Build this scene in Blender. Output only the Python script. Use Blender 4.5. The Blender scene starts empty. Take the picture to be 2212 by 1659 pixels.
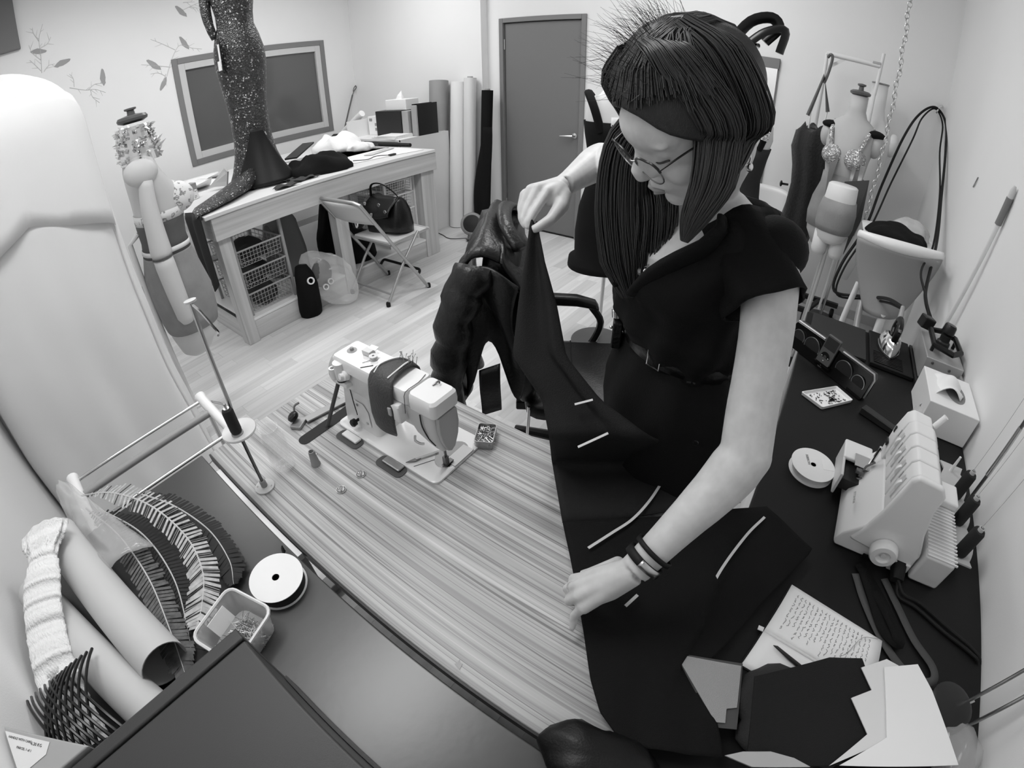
import bpy, bmesh, math, random
from mathutils import Vector, Matrix, Euler, Quaternion, noise
random.seed(7)
SC = bpy.context.scene
COL = SC.collection
# ---------------------------------------------------------------- camera (wide-angle lens, calibrated from the room's lines)
CAM_POS = Vector((0.0, 0.0, 1.569))
cam = bpy.data.cameras.new('camera')
cam.type = 'PANO'
cam.panorama_type = 'FISHEYE_LENS_POLYNOMIAL'
cam.sensor_fit = 'HORIZONTAL'
cam.sensor_width = 36.0
cam.sensor_height = 27.0
cam.fisheye_fov = math.radians(200)
cam.fisheye_polynomial_k0 = 0.0
cam.fisheye_polynomial_k1 = -0.06001283306550754
cam.fisheye_polynomial_k2 = 2.52092872348704e-06
cam.fisheye_polynomial_k3 = 1.45810486841835e-05
cam.fisheye_polynomial_k4 = -1.9753804175158678e-07
cam.clip_start = 0.01
camo = bpy.data.objects.new('camera', cam)
COL.objects.link(camo)
CX = Vector((0.8122887431418301, 0.5831649746912658, -0.010276675454705753))
CY = Vector((-0.34201252547768274, 0.49051269597801633, 0.8015140220237919))
CZ = Vector((0.4724557441511781, -0.6475460658344806, 0.5978876670753822))
camo.matrix_world = Matrix(((CX.x, CY.x, CZ.x, CAM_POS.x), (CX.y, CY.y, CZ.y, CAM_POS.y), (CX.z, CY.z, CZ.z, CAM_POS.z), (0, 0, 0, 1)))
SC.camera = camo
# ---------------------------------------------------------------- world and exposure
W = bpy.data.worlds.new('world'); SC.world = W; W.use_nodes = True
W.node_tree.nodes['Background'].inputs[0].default_value = (1, 1, 1, 1)
W.node_tree.nodes['Background'].inputs[1].default_value = 0.05
SC.view_settings.view_transform = 'Standard'
SC.view_settings.look = 'None'
SC.view_settings.gamma = 1.0
SC.view_settings.use_curve_mapping = False
SC.view_settings.exposure = 0.0
SC.cycles.max_bounces = 8
SC.cycles.diffuse_bounces = 5
SC.cycles.glossy_bounces = 3
SC.cycles.transmission_bounces = 6
SC.cycles.transparent_max_bounces = 12
SC.cycles.caustics_reflective = False
SC.cycles.caustics_refractive = False
SC.cycles.sample_clamp_indirect = 4.0
SC.cycles.use_denoising = True
# ceiling panels of the workroom: (x, y, watts)
CEIL = 3.05
LIGHTS = [(-1.15, 0.42, 21), (-1.15, 2.55, 22), (-3.55, 0.9, 19), (-3.6, 2.6, 20)]
for lx, ly, lw in LIGHTS:
    ld = bpy.data.lights.new('ceiling_panel_light', 'AREA'); ld.shape = 'RECTANGLE'
    ld.size = 0.56; ld.size_y = 1.16; ld.energy = lw
    lo = bpy.data.objects.new('ceiling_panel_light', ld); lo.location = (lx, ly, CEIL - 0.065); COL.objects.link(lo)

# ---------------------------------------------------------------- materials
MATS = {}
def _nt(name):
    m = bpy.data.materials.new(name); m.use_nodes = True
    return m, m.node_tree.nodes, m.node_tree.links, m.node_tree.nodes['Principled BSDF']
def g3(v): return (v, v, v, 1.0)
def mat(name, v, rough=0.6, metal=0.0, spec=0.5, bump=0.0, bscale=60.0, vary=0.0, vscale=6.0, trans=0.0, alpha=1.0, sheen=0.0, coat=0.0, stretch=(1, 1, 1), ior=1.45):
    if name in MATS: return MATS[name]
    m, N, Lk, B = _nt(name)
    B.inputs['Base Color'].default_value = g3(v)
    B.inputs['Roughness'].default_value = rough
    B.inputs['Metallic'].default_value = metal
    B.inputs['Specular IOR Level'].default_value = spec
    B.inputs['IOR'].default_value = ior
    B.inputs['Transmission Weight'].default_value = trans
    B.inputs['Alpha'].default_value = alpha
    B.inputs['Sheen Weight'].default_value = sheen
    B.inputs['Coat Weight'].default_value = coat
    if bump or vary:
        tc = N.new('ShaderNodeTexCoord'); mp = N.new('ShaderNodeMapping'); mp.inputs['Scale'].default_value = stretch
        Lk.new(tc.outputs['Object'], mp.inputs['Vector'])
    if vary:
        n = N.new('ShaderNodeTexNoise'); n.inputs['Scale'].default_value = vscale; n.inputs['Detail'].default_value = 4
        Lk.new(mp.outputs[0], n.inputs['Vector'])
        r = N.new('ShaderNodeMapRange'); r.inputs['From Min'].default_value = 0.3; r.inputs['From Max'].default_value = 0.7
        r.inputs['To Min'].default_value = max(0, v - vary); r.inputs['To Max'].default_value = min(1, v + vary)
        Lk.new(n.outputs['Fac'], r.inputs['Value']); Lk.new(r.outputs[0], B.inputs['Base Color'])
    if bump:
        n2 = N.new('ShaderNodeTexNoise'); n2.inputs['Scale'].default_value = bscale; n2.inputs['Detail'].default_value = 3
        Lk.new(mp.outputs[0], n2.inputs['Vector'])
        b = N.new('ShaderNodeBump'); b.inputs['Strength'].default_value = bump; b.inputs['Distance'].default_value = 0.01
        Lk.new(n2.outputs['Fac'], b.inputs['Height']); Lk.new(b.outputs[0], B.inputs['Normal'])
    MATS[name] = m
    return m
def emit(name, v, s):
    m, N, Lk, B = _nt(name); B.inputs['Base Color'].default_value = g3(v)
    B.inputs['Emission Color'].default_value = g3(v); B.inputs['Emission Strength'].default_value = s
    MATS[name] = m; return m
def ramp(N, stops, interp='LINEAR'):
    r = N.new('ShaderNodeValToRGB'); e = r.color_ramp.elements; r.color_ramp.interpolation = interp
    while len(e) > 1: e.remove(e[0])
    e[0].position = stops[0][0]; e[0].color = g3(stops[0][1])
    for p, v in stops[1:]:
        k = e.new(p); k.color = g3(v)
    return r
def wood(name, axis, lo, hi, fine=55, rough=0.45, rand=None, spec=0.4):
    """straight-grained wood: noise stretched along one axis"""
    m, N, Lk, B = _nt(name)
    tc = N.new('ShaderNodeTexCoord'); mp = N.new('ShaderNodeMapping')
    s = [fine, fine, fine]; s['xyz'.index(axis)] = fine * 0.035
    mp.inputs['Scale'].default_value = s
    src = tc.outputs['Object']
    if rand:
        oi = N.new('ShaderNodeObjectInfo'); ad = N.new('ShaderNodeVectorMath'); ad.operation = 'ADD'
        cm = N.new('ShaderNodeCombineXYZ'); ml = N.new('ShaderNodeMath'); ml.operation = 'MULTIPLY'; ml.inputs[1].default_value = 37.0
        Lk.new(oi.outputs['Random'], ml.inputs[0]); Lk.new(ml.outputs[0], cm.inputs[2]); Lk.new(ml.outputs[0], cm.inputs[0])
        ge = N.new('ShaderNodeNewGeometry')
        Lk.new(ge.outputs['Position'], ad.inputs[0]); Lk.new(cm.outputs[0], ad.inputs[1]); src = ad.outputs[0]
    Lk.new(src, mp.inputs['Vector'])
    n = N.new('ShaderNodeTexNoise'); n.inputs['Scale'].default_value = 1.0; n.inputs['Detail'].default_value = 5; n.inputs['Distortion'].default_value = 0.6
    Lk.new(mp.outputs[0], n.inputs['Vector'])
    r = ramp(N, [(0.3, lo), (0.7, hi)]); Lk.new(n.outputs['Fac'], r.inputs[0])
    out = r.outputs[0]
    if rand:
        mr = N.new('ShaderNodeMapRange'); mr.inputs['To Min'].default_value = rand[0]; mr.inputs['To Max'].default_value = rand[1]
        if rand[2] == 'object': Lk.new(oi.outputs['Random'], mr.inputs['Value'])
        else:
            at = N.new('ShaderNodeAttribute'); at.attribute_name = 'tone'; Lk.new(at.outputs['Fac'], mr.inputs['Value'])
        mx = N.new('ShaderNodeMix'); mx.data_type = 'RGBA'; mx.blend_type = 'MULTIPLY'; mx.inputs[0].default_value = 1.0
        cb = N.new('ShaderNodeCombineColor')
        for k in range(3): Lk.new(mr.outputs[0], cb.inputs[k])
        Lk.new(out, mx.inputs[6]); Lk.new(cb.outputs[0], mx.inputs[7]); out = mx.outputs[2]
    Lk.new(out, B.inputs['Base Color']); B.inputs['Roughness'].default_value = rough; B.inputs['Specular IOR Level'].default_value = spec
    MATS[name] = m; return m

# ---------------------------------------------------------------- geometry helpers
class MB:
    """collects vertices and faces of ONE mesh"""
    G = Matrix.Identity(4)
    def __init__(s): s.v = []; s.f = []; s.M = MB.G.copy()
    def add(s, vs, fs):
        o = len(s.v)
        s.v += [tuple(s.M @ Vector(p)) for p in vs]
        s.f += [tuple(i + o for i in q) for q in fs]
        return s
    def box(s, c, d, rot=None):
        hx, hy, hz = d[0] / 2, d[1] / 2, d[2] / 2
        R = Euler(rot).to_matrix() if rot is not None and not isinstance(rot, Matrix) else (rot or Matrix.Identity(3))
        P = [Vector(c) + R @ Vector((x, y, z)) for x in (-hx, hx) for y in (-hy, hy) for z in (-hz, hz)]
        return s.add(P, [(0, 1, 3, 2), (4, 6, 7, 5), (0, 4, 5, 1), (2, 3, 7, 6), (0, 2, 6, 4), (1, 5, 7, 3)])
    def bbox(s, a, b):
        return s.box([(a[i] + b[i]) / 2 for i in range(3)], [abs(a[i] - b[i]) for i in range(3)])
    def beam(s, a, b, w, h, up=(0, 0, 1)):
        a = Vector(a); b = Vector(b); d = b - a; L = d.length; d.normalize()
        u = Vector(up); x = d.cross(u)
        if x.length < 1e-4: x = d.cross(Vector((1, 0, 0)))
        x.normalize(); z = x.cross(d)
        R = Matrix((x, d, z)).transposed()
        return s.box((a + b) / 2, (w, L, h), R)
    def tube(s, pts, r, n=8, cap=True, closed=False, flat=None):
        pts = [Vector(p) for p in pts]; m = len(pts)
        rs = r if isinstance(r, (list, tuple)) else [r] * m
        T = []
        for i in range(m):
            a = pts[i - 1] if (i > 0 or closed) else pts[i]
            b = pts[(i + 1) % m] if (i < m - 1 or closed) else pts[i]
            t = b - a; T.append(t.normalized() if t.length > 1e-9 else Vector((0, 0, 1)))
        u = T[0].orthogonal().normalized(); vs = []
        for i in range(m):
            if i:
                q = T[i - 1].rotation_difference(T[i]); u = q @ u
            w = T[i].cross(u).normalized(); u = w.cross(T[i]).normalized()
            for k in range(n):
                an = 2 * math.pi * k / n
                vs.append(pts[i] + (u * math.cos(an) + w * math.sin(an) * (flat or 1)) * rs[i])
        fs = []
        for i in range(m if closed else m - 1):
            j = (i + 1) % m
            for k in range(n):
                fs.append((i * n + k, i * n + (k + 1) % n, j * n + (k + 1) % n, j * n + k))
        if cap and not closed:
            fs.append(tuple(range(n - 1, -1, -1))); fs.append(tuple((m - 1) * n + k for k in range(n)))
        return s.add(vs, fs)
    def lathe(s, prof, c=(0, 0, 0), axis=(0, 0, 1), n=24, sx=1.0, sy=1.0, xdir=None):
        """prof: list of (radius, height along axis)"""
        ax = Vector(axis).normalized(); u = Vector(xdir).normalized() if xdir else ax.orthogonal().normalized(); w = ax.cross(u)
        c = Vector(c); vs = []; fs = []; m = len(prof)
        for r, h in prof:
            for k in range(n):
                a = 2 * math.pi * k / n
                vs.append(c + ax * h + u * (r * math.cos(a) * sx) + w * (r * math.sin(a) * sy))
        for i in range(m - 1):
            for k in range(n):
                fs.append((i * n + k, i * n + (k + 1) % n, (i + 1) * n + (k + 1) % n, (i + 1) * n + k))
        if prof[0][0] > 1e-6: fs.append(tuple(range(n - 1, -1, -1)))
        if prof[-1][0] > 1e-6: fs.append(tuple((m - 1) * n + k for k in range(n)))
        return s.add(vs, fs)
    def loft(s, rings, cap=True, closed=True):
        n = len(rings[0]); vs = [p for r in rings for p in r]; fs = []
        for i in range(len(rings) - 1):
            for k in range(n if closed else n - 1):
                fs.append((i * n + k, i * n + (k + 1) % n, (i + 1) * n + (k + 1) % n, (i + 1) * n + k))
        if cap and closed:
            fs.append(tuple(range(n - 1, -1, -1))); fs.append(tuple((len(rings) - 1) * n + k for k in range(n)))
        return s.add(vs, fs)
    def prism(s, poly, a, b=None):
        """poly: 3d points (planar), a: extrusion vector"""
        n = len(poly); e = Vector(a)
        vs = [Vector(p) for p in poly] + [Vector(p) + e for p in poly]
        fs = [tuple(range(n - 1, -1, -1)), tuple(range(n, 2 * n))] + [(k, (k + 1) % n, n + (k + 1) % n, n + k) for k in range(n)]
        return s.add(vs, fs)
    def grid(s, fn, nu, nv, wrap=False):
        vs = [fn(i / (nu - 1 if not wrap else nu), j / (nv - 1)) for j in range(nv) for i in range(nu)]
        fs = []
        for j in range(nv - 1):
            for i in range(nu if wrap else nu - 1):
                fs.append((j * nu + i, j * nu + (i + 1) % nu, (j + 1) * nu + (i + 1) % nu, (j + 1) * nu + i))
        return s.add(vs, fs)
    def ball(s, c, r, n=12, m=8):
        c = Vector(c); rx, ry, rz = r if isinstance(r, (tuple, list)) else (r, r, r)
        vs = [c + Vector((0, 0, rz))]
        for j in range(1, m):
            t = math.pi * j / m
            for k in range(n):
                a = 2 * math.pi * k / n
                vs.append(c + Vector((rx * math.sin(t) * math.cos(a), ry * math.sin(t) * math.sin(a), rz * math.cos(t))))
        vs.append(c - Vector((0, 0, rz))); fs = []
        for k in range(n): fs.append((0, 1 + k, 1 + (k + 1) % n))
        for j in range(m - 2):
            for k in range(n):
                fs.append((1 + j * n + k, 1 + (j + 1) * n + k, 1 + (j + 1) * n + (k + 1) % n, 1 + j * n + (k + 1) % n))
        e = len(vs) - 1
        for k in range(n): fs.append((e, 1 + (m - 2) * n + (k + 1) % n, 1 + (m - 2) * n + k))
        return s.add(vs, fs)
def rect_ring(cx, cy, z, w, d, r, n=5):
    """rounded rectangle outline in the xy plane"""
    out = []
    for sx, sy, a0 in ((1, 1, 0), (-1, 1, 90), (-1, -1, 180), (1, -1, 270)):
        for k in range(n):
            a = math.radians(a0 + 90 * k / (n - 1))
            out.append(Vector((cx + sx * (w / 2 - r) + r * math.cos(a), cy + sy * (d / 2 - r) + r * math.sin(a), z)))
    return out
def ell(c, rx, ry, n=20, ux=(1, 0, 0), uy=(0, 1, 0), a0=0.0):
    c = Vector(c); ux = Vector(ux); uy = Vector(uy)
    return [c + ux * (rx * math.cos(a0 + 2 * math.pi * k / n)) + uy * (ry * math.sin(a0 + 2 * math.pi * k / n)) for k in range(n)]
def bez(pts, n=24):
    """Catmull-Rom through points"""
    P = [Vector(p) for p in pts]; P = [P[0] * 2 - P[1]] + P + [P[-1] * 2 - P[-2]]; out = []
    segs = len(P) - 3; per = max(2, n // segs)
    for i in range(segs):
        a, b, c, d = P[i:i + 4]
        for k in range(per):
            t = k / per
            out.append(0.5 * ((2 * b) + (c - a) * t + (2 * a - 5 * b + 4 * c - d) * t * t + (3 * b - a - 3 * c + d) * t ** 3))
    out.append(P[-2].copy()); return out
def bm_mesh(name, mb, loc=(0, 0, 0)):
    me = bpy.data.meshes.new(name)
    l = Vector(loc)
    me.from_pydata([tuple(Vector(p) - l) for p in mb.v], [], mb.f)
    me.validate(); bm = bmesh.new(); bm.from_mesh(me); bmesh.ops.recalc_face_normals(bm, faces=bm.faces); bm.to_mesh(me); bm.free()
    return me
ORG = {}
def _finish(o, m, smooth, bevel, subsurf, solid):
    me = o.data
    if m is not None: me.materials.append(MATS[m] if isinstance(m, str) else m)
    if smooth:
        me.polygons.foreach_set('use_smooth', [True] * len(me.polygons))
        if smooth != 'all':
            try: me.set_sharp_from_angle(angle=math.radians(smooth if smooth is not True else 40))
            except Exception: pass
    if solid:
        md = o.modifiers.new('solid', 'SOLIDIFY'); md.thickness = solid; md.offset = 0
    if bevel:
        md = o.modifiers.new('bevel', 'BEVEL'); md.width = bevel; md.segments = 2; md.limit_method = 'ANGLE'; md.angle_limit = math.radians(40)
        me.polygons.foreach_set('use_smooth', [True] * len(me.polygons)); md.harden_normals = True
    if subsurf:
        md = o.modifiers.new('sub', 'SUBSURF'); md.levels = subsurf; md.render_levels = subsurf
def thing(name, label, cat, loc=(0, 0, 0), group=None, kind=None):
    """an Empty at the thing's base that parents its parts (parts are given in world coordinates)"""
    o = bpy.data.objects.new(name, None); COL.objects.link(o); o.location = loc; o.empty_display_size = 0.05
    o['label'] = label
    if kind: o['kind'] = kind
    o['category'] = cat
    if group: o['group'] = group
    ORG[o] = Vector(loc); return o
def part(name, mb, m, parent, smooth=True, bevel=0, subsurf=0, solid=0, label=None):
    lo = ORG[parent]
    o = bpy.data.objects.new(name, bm_mesh(name, mb, lo)); COL.objects.link(o); o.parent = parent; ORG[o] = lo
    _finish(o, m, smooth, bevel, subsurf, solid)
    if label: o['label'] = label
    return o
def solo(name, mb, m, label, cat, loc=None, group=None, kind=None, smooth=True, bevel=0, subsurf=0, solid=0):
    """a thing that is one mesh"""
    if loc is None:
        n = len(mb.v); loc = (sum(p[0] for p in mb.v) / n, sum(p[1] for p in mb.v) / n, min(p[2] for p in mb.v))
    o = bpy.data.objects.new(name, bm_mesh(name, mb, loc)); COL.objects.link(o); o.location = loc; ORG[o] = Vector(loc)
    _finish(o, m, smooth, bevel, subsurf, solid)
    o['label'] = label; o['category'] = cat
    if group: o['group'] = group
    if kind: o['kind'] = kind
    return o
def struct(name, mb, m, label=None, smooth=False, bevel=0):
    o = bpy.data.objects.new(name, bm_mesh(name, mb)); COL.objects.link(o); o['kind'] = 'structure'; ORG[o] = Vector((0, 0, 0))
    _finish(o, m, smooth, bevel, 0, 0)
    if label: o['label'] = label
    return o
def dup(o, loc, label=None, group=None, rz=0.0):
    r = o.copy(); COL.objects.link(r); r.location = loc; r.rotation_euler = (0, 0, rz); ORG[r] = Vector(loc)
    if label: r['label'] = label
    if group: r['group'] = group
    for ch in list(o.children):
        c = ch.copy(); COL.objects.link(c); c.parent = r; ORG[c] = ORG[r]
        for q in list(ch.children):
            d = q.copy(); COL.objects.link(d); d.parent = c; ORG[d] = ORG[r]
    return r
def text(name, s, size, M, m, parent, ext=0.0003, align='LEFT'):
    cu = bpy.data.curves.new(name, 'FONT'); cu.body = s; cu.size = size; cu.extrude = ext; cu.align_x = align; cu.align_y = 'CENTER'; cu.resolution_u = 2
    t = bpy.data.objects.new(name, cu); COL.objects.link(t)
    dg = bpy.context.evaluated_depsgraph_get(); me = bpy.data.meshes.new_from_object(t.evaluated_get(dg))
    bpy.data.objects.remove(t)
    me.transform(Matrix.Translation(-ORG[parent]) @ M)
    o = bpy.data.objects.new(name, me); COL.objects.link(o); o.parent = parent; ORG[o] = ORG[parent]; me.materials.clear(); me.materials.append(MATS[m]); return o
def frame3(o, x, y):
    """matrix with origin o, local x and y directions"""
    x = Vector(x).normalized(); z = x.cross(Vector(y)).normalized(); y = z.cross(x)
    return Matrix(((x.x, y.x, z.x, o[0]), (x.y, y.y, z.y, o[1]), (x.z, y.z, z.z, o[2]), (0, 0, 0, 1)))
def nz(p, s=1.0, a=1.0): return noise.noise(Vector(p) * s) * a
# ================================================================ materials used around the room
mat('wall_paint', 0.80, 0.75, bump=0.04, bscale=250, vary=0.008, vscale=2)
mat('wall_paint_grey', 0.60, 0.75, bump=0.04, bscale=250)
mat('door_grey', 0.17, 0.5, bump=0.02, bscale=300)
mat('frame_grey', 0.19, 0.45)
mat('chrome', 0.78, 0.12, metal=1.0)
mat('steel', 0.55, 0.3, metal=1.0)
mat('dark_steel', 0.18, 0.35, metal=1.0)
mat('white_plastic', 0.80, 0.35)
mat('white_paint', 0.76, 0.4)
mat('grey_plastic', 0.30, 0.4)
mat('dark_plastic', 0.016, 0.4, spec=0.4)
mat('black_plastic', 0.006, 0.3, spec=0.4)
mat('black_rubber', 0.008, 0.6, spec=0.3)
mat('glass_dark', 0.05, 0.06, spec=0.6)
mat('paper', 0.82, 0.7)
mat('paper_shade', 0.70, 0.7)
mat('black_cloth', 0.006, 0.85, bump=0.25, bscale=500, spec=0.2)
mat('satin_black', 0.005, 0.42, bump=0.1, bscale=300, spec=0.35)
mat('white_cloth', 0.80, 0.85, bump=0.15, bscale=90)
mat('skin_form', 0.62, 0.5)
mat('glass', 0.9, 0.03, alpha=0.16, spec=1.0)
mat('clear_film', 0.85, 0.12, alpha=0.28, spec=0.8)
wood('pine_y', 'y', 0.42, 0.62, fine=26)
wood('pine_x', 'x', 0.42, 0.62, fine=26)
wood('pine_z', 'z', 0.42, 0.62, fine=26)
wood('plank', 'y', 0.58, 0.70, fine=30, rough=0.42, rand=(0.84, 1.10, 'object'))
wood('plank_far', 'y', 0.58, 0.70, fine=30, rough=0.42, rand=(0.84, 1.10, 'attr'))
# ================================================================ room shell
XL, XR, YB, YF = -5.15, 0.735, 3.99, -0.46
YB2, XJ = 3.895, -3.15
mb = MB().bbox((XL - .3, YF - .3, -0.12), (XR + .3, YB + .3, -0.014)); floor = struct('floor', mb, mat('floor_joint', 0.30, 0.7), 'pale wood strip flooring')
struct('ceiling', MB().bbox((XL - .3, YF - .3, CEIL), (XR + .3, YB + .3, CEIL + .1)), 'wall_paint')
# back wall with the door opening, thicker stretch to the west of the jog
mb = MB()
mb.bbox((XJ, YB, 0), (-2.995, YB + .2, CEIL)); mb.bbox((-2.09, YB, 0), (XR + .2, YB + .2, CEIL)); mb.bbox((-2.995, YB, 2.085), (-2.09, YB + .2, CEIL))
struct('wall_back', mb, 'wall_paint')
struct('wall_back_left', MB().bbox((XL - .2, YB2, 0), (XJ, YB + .2, CEIL)), 'wall_paint')
# window wall
WY0, WY1, WZ0, WZ1 = 1.705, 3.495, 1.03, 2.115
mb = MB()
mb.bbox((XL - .2, YF - .2, 0), (XL, WY0 + .04, CEIL)); mb.bbox((XL - .2, WY1 - .04, 0), (XL, YB2, CEIL))
mb.bbox((XL - .2, WY0 + .04, 0), (XL, WY1 - .04, WZ0 + .04)); mb.bbox((XL - .2, WY0 + .04, WZ1 - .04), (XL, WY1 - .04, CEIL))
struct('wall_left', mb, 'wall_paint')
struct('wall_right', MB().bbox((XR, YF - .2, 0), (XR + .2, YB, CEIL)), 'wall_paint')
struct('wall_front', MB().bbox((XL - .2, YF - .2, 0), (XR + .2, YF, CEIL)), 'wall_paint')
# skirtings
mb = MB().bbox((-2.08, YB - .012, 0), (XR, YB, .075)); struct('baseboard_back', mb, mat('skirting', 0.5, 0.5), smooth=False, bevel=0.003)
mb = MB().bbox((XL, YB2 - .012, 0), (XJ + .012, YB2, .075)); struct('baseboard_back_left', mb, 'skirting')
mb = MB().bbox((XR - .012, YF, 0), (XR, YB - .012, .075)); struct('baseboard_right', mb, 'skirting')
mb = MB().bbox((XL, YF, 0), (XL + .012, YB2, .075)); struct('baseboard_left', mb, 'skirting')
# window
win = bpy.data.objects.new('window_1', None); COL.objects.link(win); win.location = (XL, WY0, WZ0); win['kind'] = 'structure'; win['label'] = 'wide internal window with dark glass and grey frame'; ORG[win] = Vector((XL, WY0, WZ0))
def yz_frame(mb, x0, x1, y0, y1, z0, z1, w):
    mb.bbox((x0, y0, z0), (x1, y0 + w, z1)); mb.bbox((x0, y1 - w, z0), (x1, y1, z1))
    mb.bbox((x0, y0 + w, z0), (x1, y1 - w, z0 + w)); mb.bbox((x0, y0 + w, z1 - w), (x1, y1 - w, z1))
    return mb
part('window_frame', yz_frame(MB(), XL - .06, XL + .012, WY0, WY1, WZ0, WZ1, .058), 'frame_grey', win, smooth=False, bevel=.003)
part('window_trim', yz_frame(MB(), XL - .1, XL + .006, WY0 + .058, WY1 - .058, WZ0 + .058, WZ1 - .058, .068), mat('window_trim_light', 0.55, 0.5), win, smooth=False, bevel=.003)
part('window_pane', MB().bbox((XL - .03, WY0 + .12, WZ0 + .12), (XL - .022, WY1 - .12, WZ1 - .12)), mat('window_pane_dark', 0.10, 0.12, spec=0.6), win, smooth=False)
# door
dr = bpy.data.objects.new('door_1', None); COL.objects.link(dr); dr.location = (-2.54, YB, 0); dr['kind'] = 'structure'; dr['label'] = 'flat grey door in grey frame with lever handle'; ORG[dr] = Vector((-2.54, YB, 0))
mb = MB(); mb.bbox((-3.0, YB - .018, 0), (-2.955, YB + .1, 2.09)); mb.bbox((-2.13, YB - .018, 0), (-2.084, YB + .1, 2.09)); mb.bbox((-2.955, YB - .018, 2.045), (-2.13, YB + .1, 2.09))
part('door_frame', mb, 'frame_grey', dr, smooth=False, bevel=.004)
part('door_leaf', MB().bbox((-2.948, YB + .012, .012), (-2.136, YB + .052, 2.038)), 'door_grey', dr, smooth=False, bevel=.003)
for z in (1.84, .24):
    part('hinge', MB().tube([(-2.952, YB + .006, z - .05), (-2.952, YB + .006, z + .05)], .007), 'steel', dr)
h = MB().lathe([(.026, 0), (.026, .008), (.012, .012), (.011, .045)], (-2.18, YB + .012, 1.0), (0, -1, 0), 16)
h.tube([(-2.18, YB - .03, 1.0), (-2.22, YB - .036, .998), (-2.31, YB - .034, .99)], [.012, .011, .008])
part('door_handle', h, 'steel', dr)
# dark bulkhead cover high on the window wall
solo('wall_vent_cover', MB().bbox((XL, -.42, 2.52), (XL + .05, .375, CEIL - .02)), mat('vent_grey', 0.16, 0.6), 'dark grey panel high on the window wall near the ceiling', 'panel', smooth=False, bevel=.004)
# floor strips: each strip its own board; beyond the count limit the hidden ones are joined
PW = 0.092
unit = bm_mesh('plank', MB().bbox((-.5, -.5, -.014), (.5, .5, 0)))
unit.materials.append(MATS['plank'])
cells = []
x = XL; col = 0
while x < XR - .001:
    y = YF - random.random() * .4
    while y < YB:
        ln = random.choice((.42, .5, .58, .66, .74, .82))
        y0, y1 = max(y, YF), min(y + ln, YB)
        if y1 - y0 > .02: cells.append((x, min(x + PW, XR), y0, y1))
        y += ln
    x += PW
def shows(c):
    cx, cy = (c[0] + c[1]) / 2, (c[2] + c[3]) / 2
    if cy < 0.85 or cx > 0.05: return 99
    if cx < -2.95 and cy < 3.0: return 90
    if -1.2 < cx < .1 and cy < 1.25: return 80
    if cx < -2.3 and cy < .95: return 60
    if cx < -3.6: return 70
    if cx > -0.9 and cy > 1.2 and cx > -0.35 - 0.25 * (cy - 1): return 50
    return math.hypot(cx, cy)
cells.sort(key=shows)
for c in cells[:298]:
    o = bpy.data.objects.new('plank', unit); COL.objects.link(o); o.parent = floor
    o.location = ((c[0] + c[1]) / 2, (c[2] + c[3]) / 2, 0); o.scale = (c[1] - c[0] - .0003, c[3] - c[2] - .0003, 1)
mb = MB(); tones = []
for c in cells[298:]:
    mb.bbox((c[0] + .0004, c[2] + .0005, -.014), (c[1] - .0004, c[3] - .0005, 0)); tones.append(random.random())
o = part('plank_remainder', mb, 'plank_far', floor, smooth=False); o['kind'] = 'stuff'
at = o.data.attributes.new('tone', 'FLOAT', 'FACE'); at.data.foreach_set('value', [tones[i // 6] for i in range(len(o.data.polygons))])
# ceiling panels (fixtures of the area lights above)
for i, (lx, ly, lw) in enumerate(LIGHTS):
    t = thing('ceiling_light', ['flush ceiling light panel above the sewing table', 'flush ceiling light panel between door and work table', 'flush ceiling light panel above the covered rack', 'flush ceiling light panel above the cutting table'][i], 'lamp', (lx, ly, CEIL), 'ceiling light panels')
    part('housing', MB().bbox((lx - .3, ly - .6, CEIL - .05), (lx + .3, ly + .6, CEIL)), 'white_paint', t, smooth=False, bevel=.004)
    part('diffuser', MB().bbox((lx - .28, ly - .58, CEIL - .056), (lx + .28, ly + .58, CEIL - .05)), MATS.get('lamp_glow') or emit('lamp_glow', 1.0, 3.0), t, smooth=False)
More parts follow.
